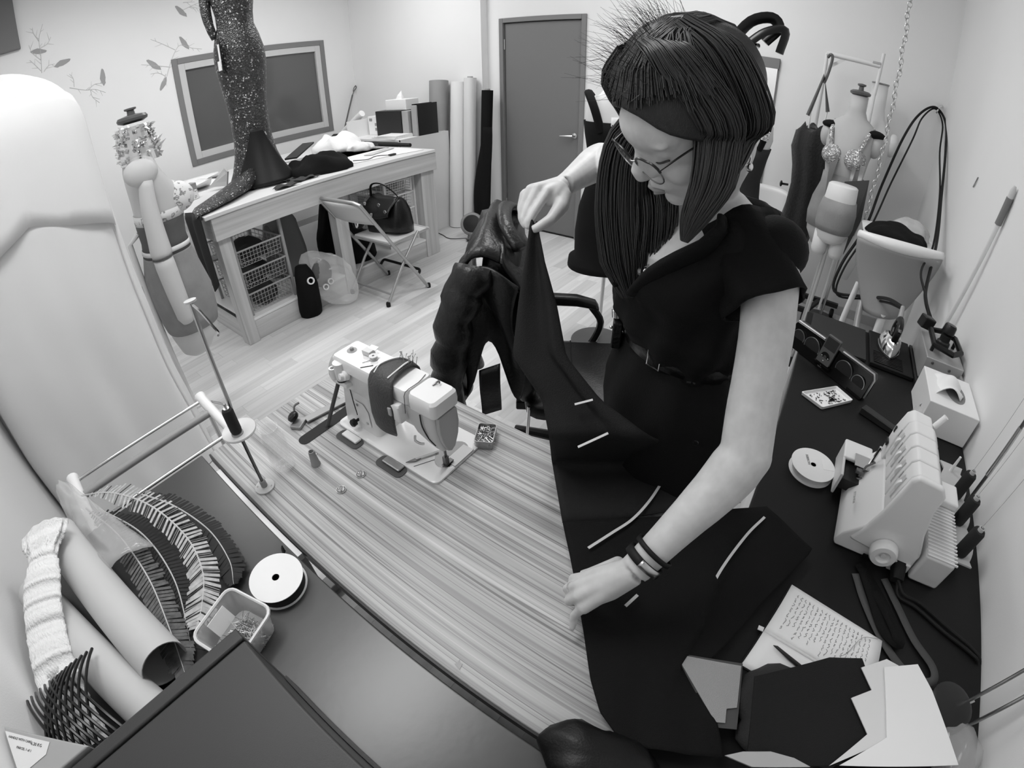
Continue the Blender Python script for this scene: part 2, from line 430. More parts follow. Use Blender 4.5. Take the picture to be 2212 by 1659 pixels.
# ================================================================ fixed furniture: sewing table, desk, bench, cutting table
def zebra():
    m, N, Lk, B = _nt('zebra_laminate')
    tc = N.new('ShaderNodeTexCoord')
    def layer(sx, sy, det, dist):
        mp = N.new('ShaderNodeMapping'); mp.inputs['Scale'].default_value = (sx, sy, 1); Lk.new(tc.outputs['Object'], mp.inputs['Vector'])
        n = N.new('ShaderNodeTexNoise'); n.inputs['Scale'].default_value = 1; n.inputs['Detail'].default_value = det; n.inputs['Distortion'].default_value = dist
        Lk.new(mp.outputs[0], n.inputs['Vector']); return n
    a = layer(.5, 34, 2, .1); b = layer(1.0, 150, 3, .1); c = layer(.35, 70, 1, .05)
    r1 = ramp(N, [(.25, .17), (.42, .30), (.5, .43), (.58, .36), (.75, .55)]); Lk.new(a.outputs['Fac'], r1.inputs[0])
    r2 = ramp(N, [(.3, .62), (.45, .95), (.6, 1.0), (.75, 1.15)]); Lk.new(b.outputs['Fac'], r2.inputs[0])
    r3 = ramp(N, [(.0, 1.0), (.455, 1.0), (.475, .42), (.49, .5), (.505, 1.0), (.60, 1.0), (.615, 1.25), (.64, 1.0), (1, 1)]); Lk.new(c.outputs['Fac'], r3.inputs[0])
    m1 = N.new('ShaderNodeMix'); m1.data_type = 'RGBA'; m1.blend_type = 'MULTIPLY'; m1.inputs[0].default_value = 1; Lk.new(r1.outputs[0], m1.inputs[6]); Lk.new(r2.outputs[0], m1.inputs[7])
    m2 = N.new('ShaderNodeMix'); m2.data_type = 'RGBA'; m2.blend_type = 'MULTIPLY'; m2.inputs[0].default_value = 1; Lk.new(m1.outputs[2], m2.inputs[6]); Lk.new(r3.outputs[0], m2.inputs[7])
    Lk.new(m2.outputs[2], B.inputs['Base Color']); B.inputs['Roughness'].default_value = .42; B.inputs['Specular IOR Level'].default_value = .5
    MATS['zebra_laminate'] = m
zebra()
ST = .74
t = thing('sewing_table', 'sewing machine table with striped wood-grain laminate top', 'table', (-.54, .455, 0))
part('tabletop', MB().bbox((-1.15, .166, ST - .03), (.062, .747, ST)), 'zebra_laminate', t, smooth=False, bevel=.003)
part('edge_band', MB().bbox((-1.15, .162, ST - .03), (.062, .166, ST - .003)), 'dark_plastic', t, smooth=False)
for sx in (-1.05, -.05):
    for sy in (.23, .68):
        part('leg', MB().bbox((sx - .025, sy - .02, .04), (sx + .025, sy + .02, ST - .03)), 'grey_plastic', t, smooth=False, bevel=.004)
    part('foot_rail', MB().bbox((sx - .03, .17, 0), (sx + .03, .74, .04)), 'grey_plastic', t, smooth=False, bevel=.006)
part('stretcher', MB().bbox((-1.05, .44, .2), (-.05, .47, .26)), 'grey_plastic', t, smooth=False)
# black desk along the east wall
DZ = .70
mat('desk_black', 0.006, 0.5, bump=0.03, bscale=400, spec=0.28)
t = thing('desk', 'long black desk standing along the white wall', 'desk', (.4, 1.1, 0))
part('desktop', MB().bbox((.074, -.2, DZ - .03), (.725, 2.13, DZ)), 'desk_black', t, smooth=False, bevel=.004)
for p in ((.1, 2.1), (.7, 2.1), (.1, .9), (.7, .9), (.7, -.17), (.1, -.17)):
    part('leg', MB().tube([(p[0], p[1], 0), (p[0], p[1], DZ - .03)], .022, 12), 'steel', t)
part('cable_tray', MB().bbox((.1, .95, DZ - .09), (.3, 2.0, DZ - .075)), 'steel', t, smooth=False)
# dark bench along the front wall
mat('bench_dark', 0.030, 0.33, bump=0.015, bscale=60, vary=0.004, vscale=5, spec=0.9)
t = thing('bench', 'low-sheen charcoal worktop bench against the front wall', 'table', (-.5, -.15, 0))
part('worktop', MB().bbox((-1.165, YF + .005, ST - .035), (.06, .146, ST)), 'bench_dark', t, smooth=False, bevel=.004)
for p in ((-1.12, -.4), (-1.12, .1), (0, -.4), (0, .1)):
    part('leg', MB().bbox((p[0] - .025, p[1] - .025, 0), (p[0] + .025, p[1] + .025, ST - .035)), 'dark_plastic', t, smooth=False)
# pine cutting table
CT = .95
t = thing('cutting_table', 'large pine cutting table with thick legs and deep apron', 'table', (-3.55, 1.98, 0))
part('tabletop', MB().bbox((-4.7, .965, CT - .025), (-2.945, 2.985, CT)), mat('cutting_top', 0.68, 0.5, vary=.03, vscale=3), t, smooth=False, bevel=.004)
part('apron', MB().bbox((-2.985, 1.005, .775), (-2.955, 2.995, CT - .025)), 'pine_y', t, smooth=False, bevel=.003)
part('apron', MB().bbox((-4.66, 1.005, .775), (-2.985, 1.035, CT - .025)), 'pine_x', t, smooth=False, bevel=.003)
part('apron', MB().bbox((-4.66, 2.95, .775), (-2.985, 2.98, CT - .025)), 'pine_x', t, smooth=False, bevel=.003)
for y0, y1 in ((1.022, 1.112), (1.93, 2.04), (2.835, 2.99)):
    part('leg', MB().bbox((-3.08, y0, 0), (-2.988, y1, .80)), 'pine_z', t, smooth=False, bevel=.004)
for y0, y1 in ((1.022, 1.112), (2.85, 2.95)):
    part('leg', MB().bbox((-4.62, y0, 0), (-4.53, y1, .80)), 'pine_z', t, smooth=False, bevel=.004)
part('floor_rail', MB().bbox((-3.04, 1.112, 0), (-3.005, 2.85, .15)), 'pine_y', t, smooth=False, bevel=.003)
part('floor_rail', MB().bbox((-4.55, 1.045, 0), (-3.08, 1.075, .13)), 'pine_x', t, smooth=False, bevel=.003)
part('lower_shelf', MB().bbox((-4.6, 1.08, .15), (-3.0, 2.9, .168)), 'white_paint', t, smooth=False, bevel=.002)
# ================================================================ west side of the room
mat('sheet', 0.78, 0.8, bump=0.12, bscale=18, sheen=0.1)
mat('form_dark', 0.10, 0.7, bump=0.1, bscale=200)
mat('form_mid', 0.27, 0.75, bump=0.1, bscale=120, vary=.03, vscale=10)
mat('dark_wood', 0.10, 0.35)
mat('silver_foil', 0.75, 0.22, metal=1.0)
mat('tape_white', 0.75, 0.5)
mat('chair_grey', 0.42, 0.35, metal=0.6)
mat('chair_seat', 0.6, 0.4)
mat('leather_black', 0.006, 0.28, bump=0.15, bscale=120, spec=0.4)
mat('cardboard', 0.36, 0.7, vary=.02, vscale=8)
mat('roll_white', 0.78, 0.6)
mat('decal_grey', 0.33, 0.7)
mat('decal_pale', 0.60, 0.7)
mat('wire_white', 0.72, 0.4)
mat('wire_grey', 0.30, 0.45)
def glitter(name, lo, hi, scale, amount, rough=.3):
    m, N, Lk, B = _nt(name)
    tc = N.new('ShaderNodeTexCoord'); vo = N.new('ShaderNodeTexVoronoi'); vo.inputs['Scale'].default_value = scale
    Lk.new(tc.outputs['Object'], vo.inputs['Vector'])
    sp = N.new('ShaderNodeSeparateColor'); Lk.new(vo.outputs['Color'], sp.inputs[0])
    r = ramp(N, [(0.0, lo), (1 - amount * 2.5, lo * 1.8 + .02), (1 - amount, hi * .3), (1 - amount * .5, hi)]); Lk.new(sp.outputs[0], r.inputs[0]); Lk.new(r.outputs[0], B.inputs['Base Color'])
    b = N.new('ShaderNodeBump'); b.inputs['Strength'].default_value = .6; b.inputs['Distance'].default_value = .01; Lk.new(vo.outputs['Distance'], b.inputs['Height']); Lk.new(b.outputs[0], B.inputs['Normal'])
    B.inputs['Metallic'].default_value = .4; B.inputs['Roughness'].default_value = rough; MATS[name] = m
glitter('sequins', .022, .6, 120, .05)
glitter('jewels', .25, 1.0, 140, .3, .15)
def floral():
    m, N, Lk, B = _nt('floral_print')
    tc = N.new('ShaderNodeTexCoord'); n = N.new('ShaderNodeTexNoise'); n.inputs['Scale'].default_value = 38; n.inputs['Detail'].default_value = 3; Lk.new(tc.outputs['Object'], n.inputs['Vector'])
    r = ramp(N, [(.0, .78), (.56, .74), (.6, .2), (.66, .35), (.7, .7)]); Lk.new(n.outputs['Fac'], r.inputs[0]); Lk.new(r.outputs[0], B.inputs['Base Color']); B.inputs['Roughness'].default_value = .7; MATS['floral_print'] = m
floral()
def formloft(mb, secs, base, ang, n=32, grow=1.0, zr=None, pw=2.4, cap=True):
    """torso-like loft: secs = (z, forward offset, half width, half depth)"""
    f = Vector((math.cos(ang), math.sin(ang), 0)); rt = Vector((math.sin(ang), -math.cos(ang), 0)); rings = []
    S = secs
    if zr:
        zs = [zr[0]] + [s[0] for s in secs if zr[0] < s[0] < zr[1]] + [zr[1]]
        def at(z):
            for a, b in zip(secs, secs[1:]):
                if a[0] <= z <= b[0]:
                    t = (z - a[0]) / (b[0] - a[0]); return tuple(a[i] + (b[i] - a[i]) * t for i in range(4))
            return secs[0] if z < secs[0][0] else secs[-1]
        S = [at(z)[:0] + (z,) + at(z)[1:] for z in zs]
    for z, o, w, d in S:
        ring = []
        for k in range(n):
            a = 2 * math.pi * k / n; c, s_ = math.cos(a), math.sin(a)
            q = (abs(c) ** pw + abs(s_) ** pw) ** (-1 / pw)
            ring.append(Vector((base[0], base[1], z)) + rt * (w * grow * c * q) + f * (o + d * grow * s_ * q))
        rings.append(ring)
    return mb.loft(rings, cap=cap)
# ---- garment rack hidden under a white sheet
def sheet_pt(u, v):
    a = 2 * math.pi * u
    c, s = math.cos(a), math.sin(a)
    pw = 3.2; q = (abs(c) ** pw + abs(s) ** pw) ** (-1 / pw)
    z = 1.62 * min(1, v / .72)
    k = 1.0
    if v > .72:
        t = (v - .72) / .28; k = math.cos(t * math.pi / 2) ** .75; z = 1.62 + .30 * math.sin(t * math.pi / 2)
    low = max(0, 1 - v / .72)
    fold = (math.sin(a * 9 + 1.3 + .8 * math.sin(v * 5)) * .022 + math.sin(a * 17 + v * 3) * .010 + nz((c * 3, s * 3, v * 3.5), 1, .035)) * (.25 + 1.1 * low)
    cre = nz((c * 2.2 + 5, s * 2.2, v * 7), 1, .02)
    R = k * (1 + .10 * low) + fold + cre
    return Vector((-2.37 + .29 * R * c * q, -.03 + .385 * R * s * q - .02 * low, z + nz((c * 4, s * 4, 3), 1, .03) * (1 if v > .6 else 0) + .004))
t = thing('rack_cover', 'large white dust sheet draped over a clothes rack', 'dust sheet', (-2.37, -.03, 0))
part('sheet', MB().grid(sheet_pt, 140, 60, wrap=True), 'sheet', t, smooth='all')
# overlay flap folded over the shoulder of the rack
def flap(u, v):
    p = sheet_pt(.93 + .22 * u, .60 + .26 * v - .10 * abs(u - .4)); c = Vector((-2.37, -.03, p.z)); d = (p - c).normalized()
    return p + d * (.012 + .012 * math.sin(u * 9)) + Vector((0, 0, .004))
part('folded_flap', MB().grid(flap, 24, 10), 'sheet', t, smooth='all', solid=.002)
part('hem', MB().tube([sheet_pt(.155, k / 24 * .6) + Vector((.006, .006, 0)) for k in range(25)], .006, 6), 'sheet', t)
# ---- chrome rail rack at the bench end
t = thing('rail_rack', 'white-ended rack with chrome rails beside the white sheet', 'rack', (-1.28, .02, 0))
for x, z, r, m in ((-1.405, .745, .006, 'chrome'), (-1.335, .735, .012, 'wire_grey'), (-1.185, .735, .006, 'chrome')):
    part('rail', MB().tube([(x, -.205, z), (x, .262, z)], r, 10), m, t)
for y in (-.21, .262):
    part('end_bar', MB().tube([(-1.425, y, .75), (-1.40, y, .745), (-1.17, y, .725)], [.02, .017, .013], 12), 'white_plastic', t)
    for x in (-1.40, -1.19):
        part('leg', MB().tube([(x, y, 0), (x, y, .735)], .008, 8), 'white_plastic', t)
part('wire_bracket', MB().tube(bez([(-1.38, .28, .74), (-1.33, .30, .74), (-1.28, .30, .735), (-1.2, .285, .73), (-1.17, .262, .73)], 12), .0035, 6), 'steel', t)
# ---- dress form with foil collar and floral bra
B0 = (-2.62, .615)
FS = [(.33, -.03, .06, .05), (.36, -.03, .10, .085), (.45, -.005, .135, .13), (.56, 0, .155, .15), (.70, .0, .168, .158), (.82, -.01, .16, .145), (.92, -.005, .135, .122), (1.0, .0, .122, .112), (1.08, .005, .128, .118), (1.16, .02, .14, .128), (1.22, .02, .148, .125), (1.30, -.005, .168, .098), (1.36, -.02, .172, .08), (1.41, -.02, .13, .07), (1.45, -.01, .075, .062), (1.50, 0, .055, .052), (1.575, .005, .052, .05)]
t = thing('dress_form', 'dress form wearing spiky silver foil collar and floral bra', 'mannequin', (B0[0], B0[1], 0))
part('torso', formloft(MB(), FS, B0, math.pi / 2), 'skin_form', t, smooth='all')
part('bodice', formloft(MB(), FS, B0, math.pi / 2, grow=1.03, zr=(.92, 1.13), cap=False), 'form_dark', t, smooth='all', solid=.003)
part('skirt', formloft(MB(), FS, B0, math.pi / 2, grow=1.04, zr=(.50, .93), cap=False), 'form_mid', t, smooth='all', solid=.003)
part('waist_tape', formloft(MB(), FS, B0, math.pi / 2, grow=1.07, zr=(.945, .968), cap=False), 'tape_white', t, smooth='all', solid=.002)
bra = MB()
bra.ball((B0[0] + .075, B0[1] + .115, 1.185), (.075, .085, .078), 16, 10); bra.ball((B0[0] - .075, B0[1] + .115, 1.185), (.075, .085, .078), 16, 10)
part('bra_cups', bra, 'floral_print', t, smooth='all')
part('bra_band', formloft(MB(), FS, B0, math.pi / 2, grow=1.045, zr=(1.10, 1.15), cap=False), 'floral_print', t, smooth='all', solid=.002)
part('bra_strap', MB().tube([(B0[0] + .09, B0[1] + .09, 1.25), (B0[0] + .10, B0[1] + .06, 1.33), (B0[0] + .10, B0[1] - .02, 1.42)], .006, 6), 'white_cloth', t)
part('shoulder_cap', MB().ball((B0[0] + .155, B0[1] - .055, 1.36), (.05, .085, .065), 18, 12), 'skin_form', t, smooth='all')
arm = part('arm', MB().tube(bez([(-2.455, .57, 1.32), (-2.452, .552, 1.2), (-2.45, .545, 1.05), (-2.448, .54, .95)], 12), [.034, .036, .038, .04, .042, .044, .046, .048, .05, .052, .054, .055, .05][:13], 16), 'skin_form', t, smooth='all')
part('forearm', MB().tube([(-2.449, .54, .955), (-2.448, .541, .9), (-2.447, .546, .75), (-2.446, .55, .62), (-2.445, .552, .585)], [.05, .052, .05, .046, .03], 16), 'skin_form', arm, smooth='all')
part('elbow_joint', MB().lathe([(.054, 0), (.0545, .008)], (-2.449, .54, .945), (0, 0, 1), 18), 'form_dark', arm)
cap_ = part('neck_cap', MB().lathe([(.0, 1.59), (.05, 1.59), (.074, 1.60), (.078, 1.612), (.070, 1.624), (.02, 1.632), (.018, 1.65), (.03, 1.654), (.03, 1.662), (.0, 1.664)], (B0[0], B0[1] + .005, 0), (0, 0, 1), 24), 'dark_wood', t)
col = MB(); random.seed(3)
col.lathe([(.105, 1.40), (.10, 1.44), (.088, 1.49), (.085, 1.56), (.075, 1.575)], (B0[0], B0[1], 0), (0, 0, 1), 28)
for k in range(170):
    a = random.random() * 6.283; z = random.uniform(1.41, 1.57); r = .088 + (1.57 - z) * .10
    d = Vector((math.cos(a), math.sin(a), random.uniform(-.5, .9))).normalized(); o = Vector((B0[0] + r * math.cos(a), B0[1] + r * math.sin(a), z))
    L = random.choice((.012, .018, .022, .05 if random.random() < .25 else .02)); col.tube([o - d * .004, o + d * L * .3, o + d * L], [.007, .009, .0006], 4)
part('collar', col, 'silver_foil', t, smooth=False)
part('stand_pole', MB().tube([(-2.66, .445, .012), (-2.66, .445, 1.02), (-2.65, .50, 1.06)], .014, 10), 'wire_white', t)
part('stand_base', MB().bbox((-2.70, .39, 0), (-2.62, .50, .012)).bbox((-3.0, .42, 0), (-2.66, .47, .010)), 'wire_white', t, smooth=False)
# ---- sequinned fishtail gown on a form standing on the cutting table
G0 = (-3.46, 1.635)
GS = [(.952, 0, .25, .23), (1.0, 0, .225, .21), (1.07, 0, .19, .18), (1.17, 0, .158, .15), (1.28, 0, .14, .135), (1.42, 0, .137, .13), (1.55, 0, .145, .135), (1.70, -.01, .165, .145), (1.82, -.01, .18, .155), (1.92, -.005, .178, .148), (2.02, 0, .155, .125), (2.1, 0, .128, .105), (2.18, .0, .13, .105), (2.3, .01, .15, .12), (2.4, .02, .17, .12), (2.5, 0, .16, .09), (2.56, 0, .06, .05), (2.66, 0, .05, .05)]
ga = math.radians(-35)
t = thing('gown_form', 'tall dark sequinned fishtail gown on a form standing on the cutting table', 'mannequin', (G0[0], G0[1], CT))
part('gown', formloft(MB(), GS, G0, ga, n=40), 'sequins', t, smooth='all')
tr = MB(); rings = []
for (cx, cy, cz, w, h) in ((-3.45, 1.56, 1.05, .20, .10), (-3.36, 1.42, 1.0, .21, .05), (-3.26, 1.27, .985, .20, .034), (-3.17, 1.10, .972, .17, .024), (-3.10, .98, .968, .13, .02), (-3.08, .95, .955, .12, .018)):
    rings.append([Vector((cx + w * math.cos(a) * .95, cy - w * math.cos(a) * .22, max(CT + .003, cz + h * math.sin(a)))) for a in [2 * math.pi * k / 20 for k in range(20)]])
part('train', tr.loft(rings), 'sequins', t, smooth='all')
dp = MB()
def drop(u, v):
    w = .12 * (1 - .35 * v); return Vector((-3.08 + w * (2 * u - 1) + .03 * v, .945 - .012 * math.sin(u * 9 + 2) - .012 * (v > .05), .97 - .46 * v - .06 * math.sin(u * 3.1) * v))
part('train_end', dp.grid(drop, 16, 14), mat('net_black', .02, .8, bump=.2, bscale=300), t, smooth='all', solid=.006)
def tulle(u, v):
    z = 1.36 - .40 * v; a = math.radians(-20 + (u - .5) * (30 + 95 * v))
    r = .14 + .012 + .115 * v ** 1.7
    return Vector((G0[0] + r * 1.05 * math.cos(a), G0[1] + r * 1.0 * math.sin(a), z + .004))
part('tulle_panel', MB().grid(lambda u, v: tulle(u, v) + Vector((.010, .012, 0)), 20, 16), 'satin_black', t, smooth='all', solid=.003)
part('arm', MB().tube(bez([(-3.52, 1.50, 2.50), (-3.535, 1.475, 2.36), (-3.53, 1.462, 2.24), (-3.51, 1.468, 2.12), (-3.50, 1.49, 2.03)], 12), [.04, .042, .043, .043, .042, .04, .038, .036, .034, .03, .03, .028, .025], 12), 'sequins', t, smooth='all')
part('side_slit', MB().grid(lambda u, v: Vector((G0[0] + .03 + .05 * u, G0[1] - .158 + .008 * v - .022 * math.sin(v * 3.1), 2.02 - .24 * v)), 4, 10), 'satin_black', t, smooth='all', solid=.004)
part('paper_tag', MB().box((G0[0] + .085, G0[1] - .183, 1.90), (.022, .004, .15)).box((G0[0] + .072, G0[1] - .186, 1.83), (.05, .005, .065)), 'paper', t, smooth=False)
# ---- wall stickers: twigs and birds on the window wall
def decal_pt(px): return px
def twig(name, strokes, label):
    mb = MB()
    for st in strokes:
        q = bez(st, max(4, 3 * len(st))); mb.tube([Vector((XL + .0016, p[1], p[2])) for p in q], [.005 - .003 * i / len(q) for i in range(len(q))], 4, flat=.3)
        for i in range(2, len(q) - 1, 2):
            d = (q[i] - q[i - 1]).normalized(); n = Vector((0, -d.z, d.y)) * random.choice((-1, 1)); e = q[i] + (d + n).normalized() * random.uniform(.03, .08)
            mb.tube([Vector((XL + .0016, q[i].y, q[i].z)), Vector((XL + .0016, e.y, e.z))], [.003, .001], 4, flat=.3)
    return solo(name, mb, 'decal_pale', label, 'wall sticker', group='twig and bird wall stickers')
def bird(c, ang, s, label, m='decal_grey'):
    # body, head, tail outline in the wall plane
    out = []
    prof = [(-.06, .0), (-.05, .012), (-.02, .02), (.01, .024), (.035, .02), (.05, .022), (.062, .014), (.074, .006), (.062, .0), (.045, -.01), (.015, -.02), (-.015, -.014), (-.05, -.006)]
    ca, sa = math.cos(ang), math.sin(ang)
    for x, y in prof: out.append(Vector((XL + .0008, c[1] + s * (x * ca - y * sa), c[2] + s * (x * sa + y * ca))))
    return solo('bird_sticker', MB().prism(out, (.002, 0, 0)), m, label, 'wall sticker', group='twig and bird wall stickers', smooth=False)
random.seed(11)
twig('twig_sticker', [[(-5.1500, 0.5093, 2.2703), (-5.1500, 0.5325, 2.4207), (-5.1500, 0.5434, 2.5622), (-5.1500, 0.5979, 2.6849)], [(-5.1500, 0.5363, 2.4816), (-5.1500, 0.6065, 2.5045), (-5.1500, 0.6490, 2.5560)], [(-5.1500, 0.5246, 2.3816), (-5.1500, 0.4663, 2.4595), (-5.1500, 0.4483, 2.5342)], [(-5.1500, 0.5314, 2.2764), (-5.1500, 0.5815, 2.3162), (-5.1500, 0.6360, 2.3180)], [(-5.1500, 0.5119, 2.2820), (-5.1500, 0.4658, 2.3569), (-5.1500, 0.4313, 2.4078)], [(-5.1500, 0.5398, 2.5425), (-5.1500, 0.5061, 2.6255), (-5.1500, 0.5067, 2.6747)]], 'upright pale twig sticker on wall above the white sheet')
twig('twig_sticker', [[(-5.1500, 0.7190, 2.0772), (-5.1500, 0.8562, 2.0180), (-5.1500, 0.9401, 2.0040), (-5.1500, 1.0293, 1.9502)], [(-5.1500, 0.8766, 2.0124), (-5.1500, 0.9499, 2.0487), (-5.1500, 1.0472, 2.0323)], [(-5.1500, 0.7610, 2.0739), (-5.1500, 0.7688, 2.1479), (-5.1500, 0.7452, 2.1964)], [(-5.1500, 0.8980, 2.0109), (-5.1500, 0.9039, 1.9406), (-5.1500, 0.9547, 1.8749)]], 'low spreading twig sticker just above the foil-collared dress form')
twig('twig_sticker', [[(-5.1500, 1.6352, 1.9645), (-5.1500, 1.7095, 2.1101), (-5.1500, 1.8017, 2.2318), (-5.1500, 1.8732, 2.2295)], [(-5.1500, 1.7634, 2.2015), (-5.1500, 1.6453, 2.2812), (-5.1500, 1.5408, 2.3447)], [(-5.1500, 1.8498, 2.2333), (-5.1500, 1.9395, 2.1911), (-5.1500, 2.0386, 2.1665)], [(-5.1500, 1.6746, 2.0481), (-5.1500, 1.5414, 2.0880), (-5.1500, 1.4103, 2.1240)], [(-5.1500, 1.6261, 1.9664), (-5.1500, 1.5596, 2.0120), (-5.1500, 1.4820, 2.0193)], [(-5.1500, 1.6303, 1.9884), (-5.1500, 1.5877, 1.9152)]], 'branching twig sticker beside the upper window corner')
twig('twig_sticker', [[(-5.1500, 1.9019, 2.5782), (-5.1500, 2.0272, 2.6199), (-5.1500, 2.1280, 2.6474)], [(-5.1500, 1.9767, 2.6020), (-5.1500, 2.0700, 2.5775)], [(-5.1500, 1.9119, 2.6514), (-5.1500, 2.0309, 2.6477)]], 'short twig sticker near the top beside the gown')
for c, an, s, lb in (((-5.1500, 0.5286, 2.4630), 2.9, 1.1, 'pale bird sticker perched on the upright twig'), ((-5.1500, 0.7107, 2.3148), 3.3, 1.2, 'dark bird sticker beside the upright twig'), ((-5.1500, 1.0310, 2.1013), -1.7, 1.2, 'thin bird sticker on the spreading twig above the dress form'), ((-5.1500, 1.8727, 2.5725), -.9, 1.2, 'bird sticker on the short twig near the ceiling'), ((-5.1500, 1.8589, 2.2596), -1.1, 1.2, 'bird sticker atop the branching twig by the window'), ((-5.1500, 1.5207, 2.1012), -.8, 1.3, 'pale bird sticker at the tip of the branching twig'), ((-5.1500, 1.5879, 1.8924), .9, 1.1, 'dark bird sticker hanging below the branching twig')):
    bird(c, an, s, lb)
# ---- things on the cutting table
def heap(name, c, rx, ry, h, m, label, cat, seed=0, group=None, amp=.28, n=36, k=14, rot=0.0):
    mb = MB(); ca, sa = math.cos(rot), math.sin(rot)
    def fn(u, v):
        a = 2 * math.pi * u; r = math.sin(min(1, v * 1.02) * math.pi / 2)
        q = 1 + nz((math.cos(a) * 1.6 + seed, math.sin(a) * 1.6, v * 1.2), 1, amp) + nz((math.cos(a) * 5 + seed, math.sin(a) * 5, v * 4), 1, amp * .3)
        x, y = rx * r * q * math.cos(a), ry * r * q * math.sin(a)
        z = h * math.cos(min(1, v) * math.pi / 2) ** .8 * (1 + nz((x * 9 + seed, y * 9, 0), 1, .5))
        return Vector((c[0] + x * ca - y * sa, c[1] + x * sa + y * ca, c[2] + max(.002, z)))
    mb.grid(fn, n, k, wrap=True)
    mb.f.append(tuple(range(len(mb.v) - n, len(mb.v))))
    return solo(name, mb, m, label, cat, loc=c, group=group, smooth='all')
heap('black_fabric', (-3.25, 2.02, CT), .22, .25, .13, 'black_cloth', 'heap of black cloth on the cutting table behind the gown', 'fabric', 2)
mb = MB().beam((-3.36, 1.86, 1.08), (-3.62, 2.19, 1.13), .10, .012).beam((-3.78, 1.75, .975), (-3.62, 2.19, .972), .07, .008)
solo('fabric_strip', mb, mat('dark_cloth', .035, .8, bump=.2, bscale=300), 'folded dark cloth strip lying over the black heap', 'fabric', smooth=False)
heap('white_cloth', (-4.05, 2.78, CT), .26, .22, .14, 'white_cloth', 'crumpled white cloth on the far corner of the cutting table', 'fabric', 5, amp=.4)
heap('white_cloth', (-3.72, 2.80, CT), .16, .12, .075, 'white_cloth', 'small folded white cloth beside the crumpled white cloth', 'fabric', 8, amp=.4)
solo('pattern_sheet', MB().prism([(-3.62, 2.12, CT + .002), (-3.15, 2.30, CT + .002), (-3.02, 2.92, CT + .002), (-3.40, 2.96, CT + .002), (-3.9, 2.7, CT + .002)], (0, 0, .002)), 'paper', 'large white paper sheet spread on the cutting table', 'paper', smooth=False)
solo('cutting_mat', MB().bbox((-4.1, 2.2, CT + .001), (-3.5, 2.95, CT + .004)), mat('mat_grey', .30, .6), 'grey cutting mat lying under the white cloths', 'mat', smooth=False)
solo('clear_ruler', MB().box((-3.36, 2.72, CT + .010), (.08, .34, .004), (0, 0, .25)), mat('ruler_pale', .62, .3), 'pale wide ruler on the cutting table', 'ruler', smooth=False)
mb = MB().tube(bez([(-3.25, 2.35, CT + .008), (-3.15, 2.42, CT + .008), (-3.2, 2.55, CT + .008), (-3.1, 2.62, CT + .008)], 16), .003, 5); mb.box((-3.09, 2.63, CT + .01), (.03, .06, .012))
solo('charging_lead', mb, 'dark_plastic', 'thin dark lead curled on the white paper', 'cable')
for k, (x, y, a) in enumerate(((-4.4, 1.3, .2), (-4.15, 1.38, .5), (-4.5, 1.5, -.3), (-4.1, 1.25, -.2))):
    solo('paper_sheet', MB().grid(lambda u, v: Vector((x + (u - .5) * .30 * math.cos(a) - (v - .5) * .42 * math.sin(a), y + (u - .5) * .30 * math.sin(a) + (v - .5) * .42 * math.cos(a), CT + .004 + k * .006 + .05 * (u * v) ** 2 + .02 * math.sin(u * 4 + k))), 8, 8), 'paper', ['flat paper sheet under the others by the window wall', 'curled paper sheet by the window wall nearest the gown', 'paper sheet furthest back on the paper pile', 'paper sheet on top of the pile beside the dress form'][k], 'paper', group='loose papers by the window wall', solid=.001)
solo('grey_folder', MB().prism([(-3.82, 1.35, CT + .03), (-3.62, 1.42, CT + .03), (-3.62, 1.45, CT + .13), (-3.72, 1.47, CT + .15)], (.0, .012, 0)), mat('folder_grey', .38, .6), 'grey card standing between the gown and papers', 'card', smooth=False)
t = thing('pin_box', 'small grey box with patterned wrap beside the floral bra', 'box', (-3.72, 1.17, CT))
part('box_body', MB().box((-3.72, 1.17, CT + .06), (.09, .07, .12), (0, 0, .2)), 'form_mid', t, smooth=False, bevel=.004)
part('box_wrap', MB().box((-3.715, 1.155, CT + .035), (.12, .085, .07), (0, 0, .2)), 'floral_print', t, smooth=False, bevel=.008)
# flat dark scraps near the edge
for k, (x, y, w, d, r) in enumerate(((-3.02, 1.60, .10, .16, .3), (-3.10, 1.78, .14, .20, .1), (-3.2, 1.74, .1, .12, .9))):
    solo('leather_scrap', MB().grid(lambda u, v: Vector((x + (u - .5) * w, y + (v - .5) * d + .02 * math.sin(u * 7), CT + .004 + .018 * abs(math.sin(u * 4 + v * 5 + k)))), 8, 8), 'dark_cloth', ['dark scrap at the cutting table edge nearest the gown hem', 'dark scrap at the cutting table edge before the black heap', 'dark scrap between gown and black heap'][k], 'fabric', group='dark scraps by the gown', solid=.003, smooth='all')
# stick leaning on the wall corner
mb = MB().tube([(-4.98, 3.5, .952), (-5.10, 3.80, 1.42)], .010, 8); mb.tube(bez([(-5.10, 3.80, 1.42), (-5.11, 3.84, 1.47), (-5.12, 3.88, 1.50), (-5.11, 3.87, 1.53), (-5.10, 3.83, 1.50), (-5.105, 3.82, 1.46)], 14), .006, 6)
mb.tube([(-4.98, 3.5, .952), (-4.80, 3.10, .3)], .010, 8); mb.tube([(-4.80, 3.10, .3), (-4.74, 3.02, .0)], .010, 8)
solo('hooked_rod', mb, 'dark_steel', 'thin dark hooked rod leaning in the wall corner', 'rod')
